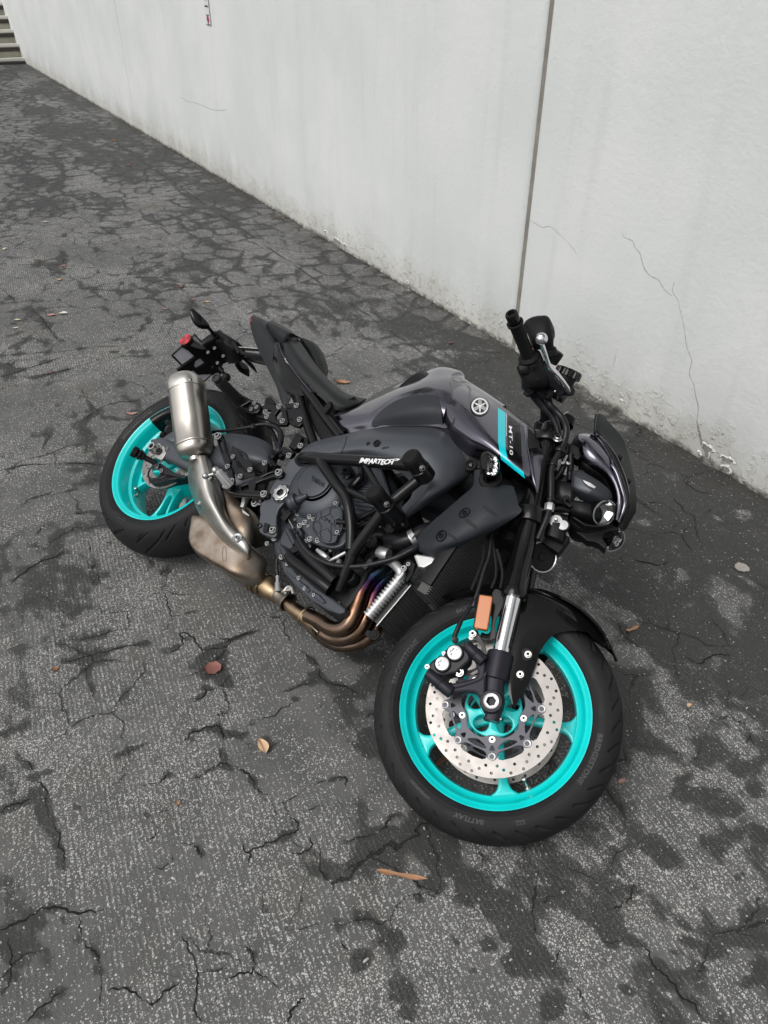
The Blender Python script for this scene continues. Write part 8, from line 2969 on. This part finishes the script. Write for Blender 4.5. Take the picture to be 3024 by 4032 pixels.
LV_ = [
    ('T', 461, 1448, .050, .046, 30, 'red', 'round dark red leaf lying in a dark stain left of the exhaust', .12, 'round'),
    ('T', 568, 1616, .050, .026, -62, 'tan', 'pale tan leaf with dark holes lying left of the front wheel', .18, 'oval'),
    ('T', 386, 1737, .016, .008, 80, 'orange', 'tiny orange leaf curl on a crack in the lower left asphalt', .4, 'oval'),
    ('T', 868, 1893, .115, .010, -10, 'orange', 'long brown strip of bark below the front wheel', .12, 'strip'),
    ('T', 285, 896, .052, .020, 5, 'pink', 'pink leaf lying just left of the rear tyre', .2, 'oval'),
    ('T', 742, 829, .070, .030, 0, 'orange', 'bright orange leaf between the seat and the tank', .25, 'oval'),
    ('T', 448, 654, .036, .020, 10, 'tan', 'pale pink and tan leaf above the rear indicator', .25, 'oval'),
    ('T', 356, 669, .040, .012, 15, 'pink', 'dull pink leaf left of the rear indicator', .2, 'oval'),
    ('T', 418, 648, .032, .010, -5, 'pink', 'small pink leaf left of the tan leaf above the rear indicator', .2, 'oval'),
    ('T', 391, 621, .042, .020, -20, 'red', 'brownish red leaf farther back above the plate holder', .3, 'oval'),
    ('T', 492, 739, .050, .008, 3, 'pink', 'thin pink leaf behind the plate holder brackets', .2, 'oval'),
    ('T', 497, 864, .042, .022, 15, 'tan', 'orange and cream leaf beside the passenger footrest', .5, 'oval'),
    ('T', 974, 743, .028, .022, 60, 'red', 'small crimson leaf on the asphalt between tank and wall', .3, 'oval'),
    ('T', 1366, 1361, .048, .010, 25, 'orange', 'narrow tan leaf right of the front mudguard', .2, 'strip'),
    ('T', 611, 474, .036, .016, 60, 'pink', 'pink leaf leaning at the foot of the wall', .3, 'oval'),
    ('T', 246, 305, .060, .028, 0, 'orange', 'orange leaf farthest from the camera near the wall', .3, 'oval'),
    ('T', 279, 357, .050, .03, 20, 'brown', 'faded pinkish leaf flattened on the asphalt near the curved tyre mark', .1, 'oval'),
    ('T', 137, 575, .05, .02, 10, 'pink', 'flat pale pink leaf left of the far dark patches', .1, 'oval'),
    ('T', 128, 606, .036, .02, 0, 'tan', 'small white and pink leaf alone in the left middle distance', .3, 'oval'),
    ('T', 38, 693, .034, .02, 20, 'cream', 'upper one of two cream petals at the left edge', .2, 'oval'),
    ('T', 34, 710, .034, .018, 5, 'white', 'lower one of two cream petals at the left edge', .2, 'oval'),
    ('T', 10, 540, .030, .024, 40, 'cream', 'cream petal on the asphalt at the far left edge', .3, 'oval'),
    ('T', 137, 680, .055, .03, 0, 'white', 'bleached curled leaf beside a pink one in the left middle distance', .3, 'oval'),
    ('T', 110, 682, .05, .03, 0, 'pink', 'flattened pink leaf beside the bleached curled leaf on the left', .1, 'oval'),
    ('T', 148, 580, .05, .016, 5, 'grey', 'grey leaf lying flat in the left distance', .1, 'oval'),
    ('T', 197, 578, .05, .016, 5, 'grey', 'dull brown leaf lying flat in the left distance', .1, 'oval'),
    ('T', 98, 481, .055, .02, 5, 'white', 'white petal among dark patches in the left distance', .2, 'oval'),
    ('T', 108, 807, .020, .012, 0, 'red', 'tiny dark red twig end left of the rear wheel', .2, 'strip'),
    ('E', 470, 1180, .055, .014, 40, 'brown', 'brown leaf seen through the front wheel spokes', .2, 'oval'),
    ('E', 880, 1050, .0, .0, 0, 'brown', '', .2, 'oval'),
    ('T', 1488, 1527, .016, .010, 30, 'tan', 'tiny star shaped brown leaf on the right asphalt', .4, 'oval'),
    ('T', 1343, 1693, .022, .012, 10, 'pink', 'curled dark pink leaf in a damp patch right of the front tyre', .5, 'oval'),
    ('T', 120, 1448, .020, .016, 30, 'brown', 'small brown leaf scrap at the left edge level with the red leaf', .2, 'oval'),
]
for t in LV_:
    if t[3] > 0:
        leaf(*t)
leaf('S', 2922, 2240, .048, .046, 0, 'grey', 'round pale grey leaf flat on the asphalt at the right edge', .02, 'round')

# ---- loose pale stone chips scattered over the yard
mb = MB()
rc2 = random.Random(21)
for i in range(380):
    px, py = rc2.uniform(-150, 3170), 4250 - (rc2.random() ** 1.5) * 3700
    c = ground_pt('S', px, py)
    if (WALL_INV @ c).y > -.06:
        continue
    s_ = rc2.choice((.0010, .0013, .0017, .0024)) * (1 if rc2.random() > .1 else 1.5)
    a = rc2.uniform(0, PI)
    st_ = rc2.uniform(1, 2.6)
    vs_ = []
    for k in range(5):
        t = a + 2 * PI * k / 5
        q = Vector((math.cos(t) * s_ * st_, math.sin(t) * s_ * rc2.uniform(.6, 1), 0))
        q.rotate(Matrix.Rotation(a, 3, 'Z'))
        vs_.append(c + q + Vector((0, 0, .0005)))
    top = c + Vector((0, 0, s_ * .8))
    mb.add(vs_ + [top], [(k, (k + 1) % 5, 5) for k in range(5)])
M['chip'] = mat('stone_chip', (.48, .47, .43), .75, noise=.35, nscale=3)
ck = mb.build('stone_chips', M['chip'], None, flat=True, kind='stuff')
ck['label'] = 'small pale stone chips scattered over the asphalt'
ck['category'] = 'gravel'

# ---- trees across the yard behind the camera: and behind the wall: the photograph's paintwork mirrors their foliage
M['leaf'] = mat('tree_leaves', (.045, .070, .028), .6, noise=.4, nscale=2, spec=.3)
M['bark'] = mat('tree_bark', (.10, .085, .07), .85, noise=.4, nscale=12, bump=.6)


def make_tree(h, seed):
    r_ = random.Random(seed)
    root = empty('leafy_tree')
    mb = MB()
    mb.tube([(0, 0, -.05), (.05, 0, h * .2), (-.06, .05, h * .4), (.05, 0, h * .75)], [.22, .17, .13, .05], 12)
    mb.build('trunk', M['bark'], root)
    cl = []
    for k in range(13):
        a, e = r_.uniform(0, 2 * PI), r_.uniform(.36, .92)
        rad = h * .30 * math.sin(PI * (e - .22) / .85)
        c = Vector((math.cos(a) * rad, math.sin(a) * rad, h * e))
        cl.append((c, h * r_.uniform(.11, .17)))
        mb = MB()
        mb.tube([(0, 0, h * (e - .22)), c * .5 + Vector((0, 0, h * (e - .1) * .5)), c], [.07, .045, .015], 7)
        mb.build('limb', M['bark'], root)
    mb = MB()
    for c, rr in cl:
        for k in range(230):
            d = Vector((r_.gauss(0, 1), r_.gauss(0, 1), r_.gauss(0, 1))).normalized() * rr * r_.uniform(.45, 1.1)
            p = c + d
            s_ = r_.uniform(.07, .15)
            u = Vector((r_.gauss(0, 1), r_.gauss(0, 1), r_.gauss(0, 1))).normalized()
            w_ = u.orthogonal().normalized()
            mb.add([p - u * s_, p + w_ * s_ * .5, p + u * s_, p - w_ * s_ * .5], [(0, 1, 2, 3)])
    o = mb.build('crown', M['leaf'], root, flat=True)
    return root


tr_spots = [(-9, -13, 8.0), (-1, -14, 7.5), (7, -12, 8.5)] + [tuple((WALL @ Vector((s_, dp, 0)))[:2]) + (7.8,) for s_, dp in ((-11.5, 3.2), (-8, 2.6), (-4.6, 2.9), (-1.4, 2.5), (1.6, 2.7), (4.8, 3.0))]
proto = None
for i, (x, y, h) in enumerate(tr_spots):
    if i < 3:
        t_ = make_tree(h, 30 + i)
        protos = (protos if i else []) + [t_]
    else:
        s0 = protos[i % 3]
        t_ = s0.copy()
        COL.objects.link(t_)
        for c in list(s0.children):
            q = c.copy()
            COL.objects.link(q)
            q.parent = t_
    t_.location = (x, y, 0)
    t_.rotation_euler = (0, 0, i * 1.3)
    if i < 3:
        tag(t_, 'dense green leafy tree standing across the yard opposite the wall', 'tree', 'trees across the yard opposite the wall')
    else:
        tag(t_, 'dense green leafy tree standing behind the painted wall', 'tree', 'trees behind the painted wall')

# ---- grit and leaf litter gathered in the angle between wall and ground
mb = MB()
rg = random.Random(77)
for i in range(900):
    s_ = rg.uniform(-9, 3.0)
    d0 = abs(rg.gauss(0, .030)) + .002
    c = WALL @ Vector((s_, -d0, .001))
    a = rg.uniform(0, PI)
    l_ = rg.uniform(.002, .007) * (1 if rg.random() > .06 else 2.2)
    w_ = l_ * rg.uniform(.3, .7)
    u = Vector((math.cos(a), math.sin(a), rg.uniform(-.2, .3)))
    n = Vector((-math.sin(a), math.cos(a), rg.uniform(-.2, .3)))
    mb.add([c - u * l_, c - n * w_, c + u * l_ + Vector((0, 0, w_ * .6)), c + n * w_, c + Vector((0, 0, w_))], [(0, 1, 4), (1, 2, 4), (2, 3, 4), (3, 0, 4)])
M['grit'] = mat('wall_foot_grit', (.10, .08, .055), .85, noise=.7, nscale=9)
gt = mb.build('wall_foot_grit', M['grit'], None, flat=True, kind='stuff')
gt['label'] = 'brown grit and leaf crumbs gathered along the foot of the wall'
gt['category'] = 'litter'
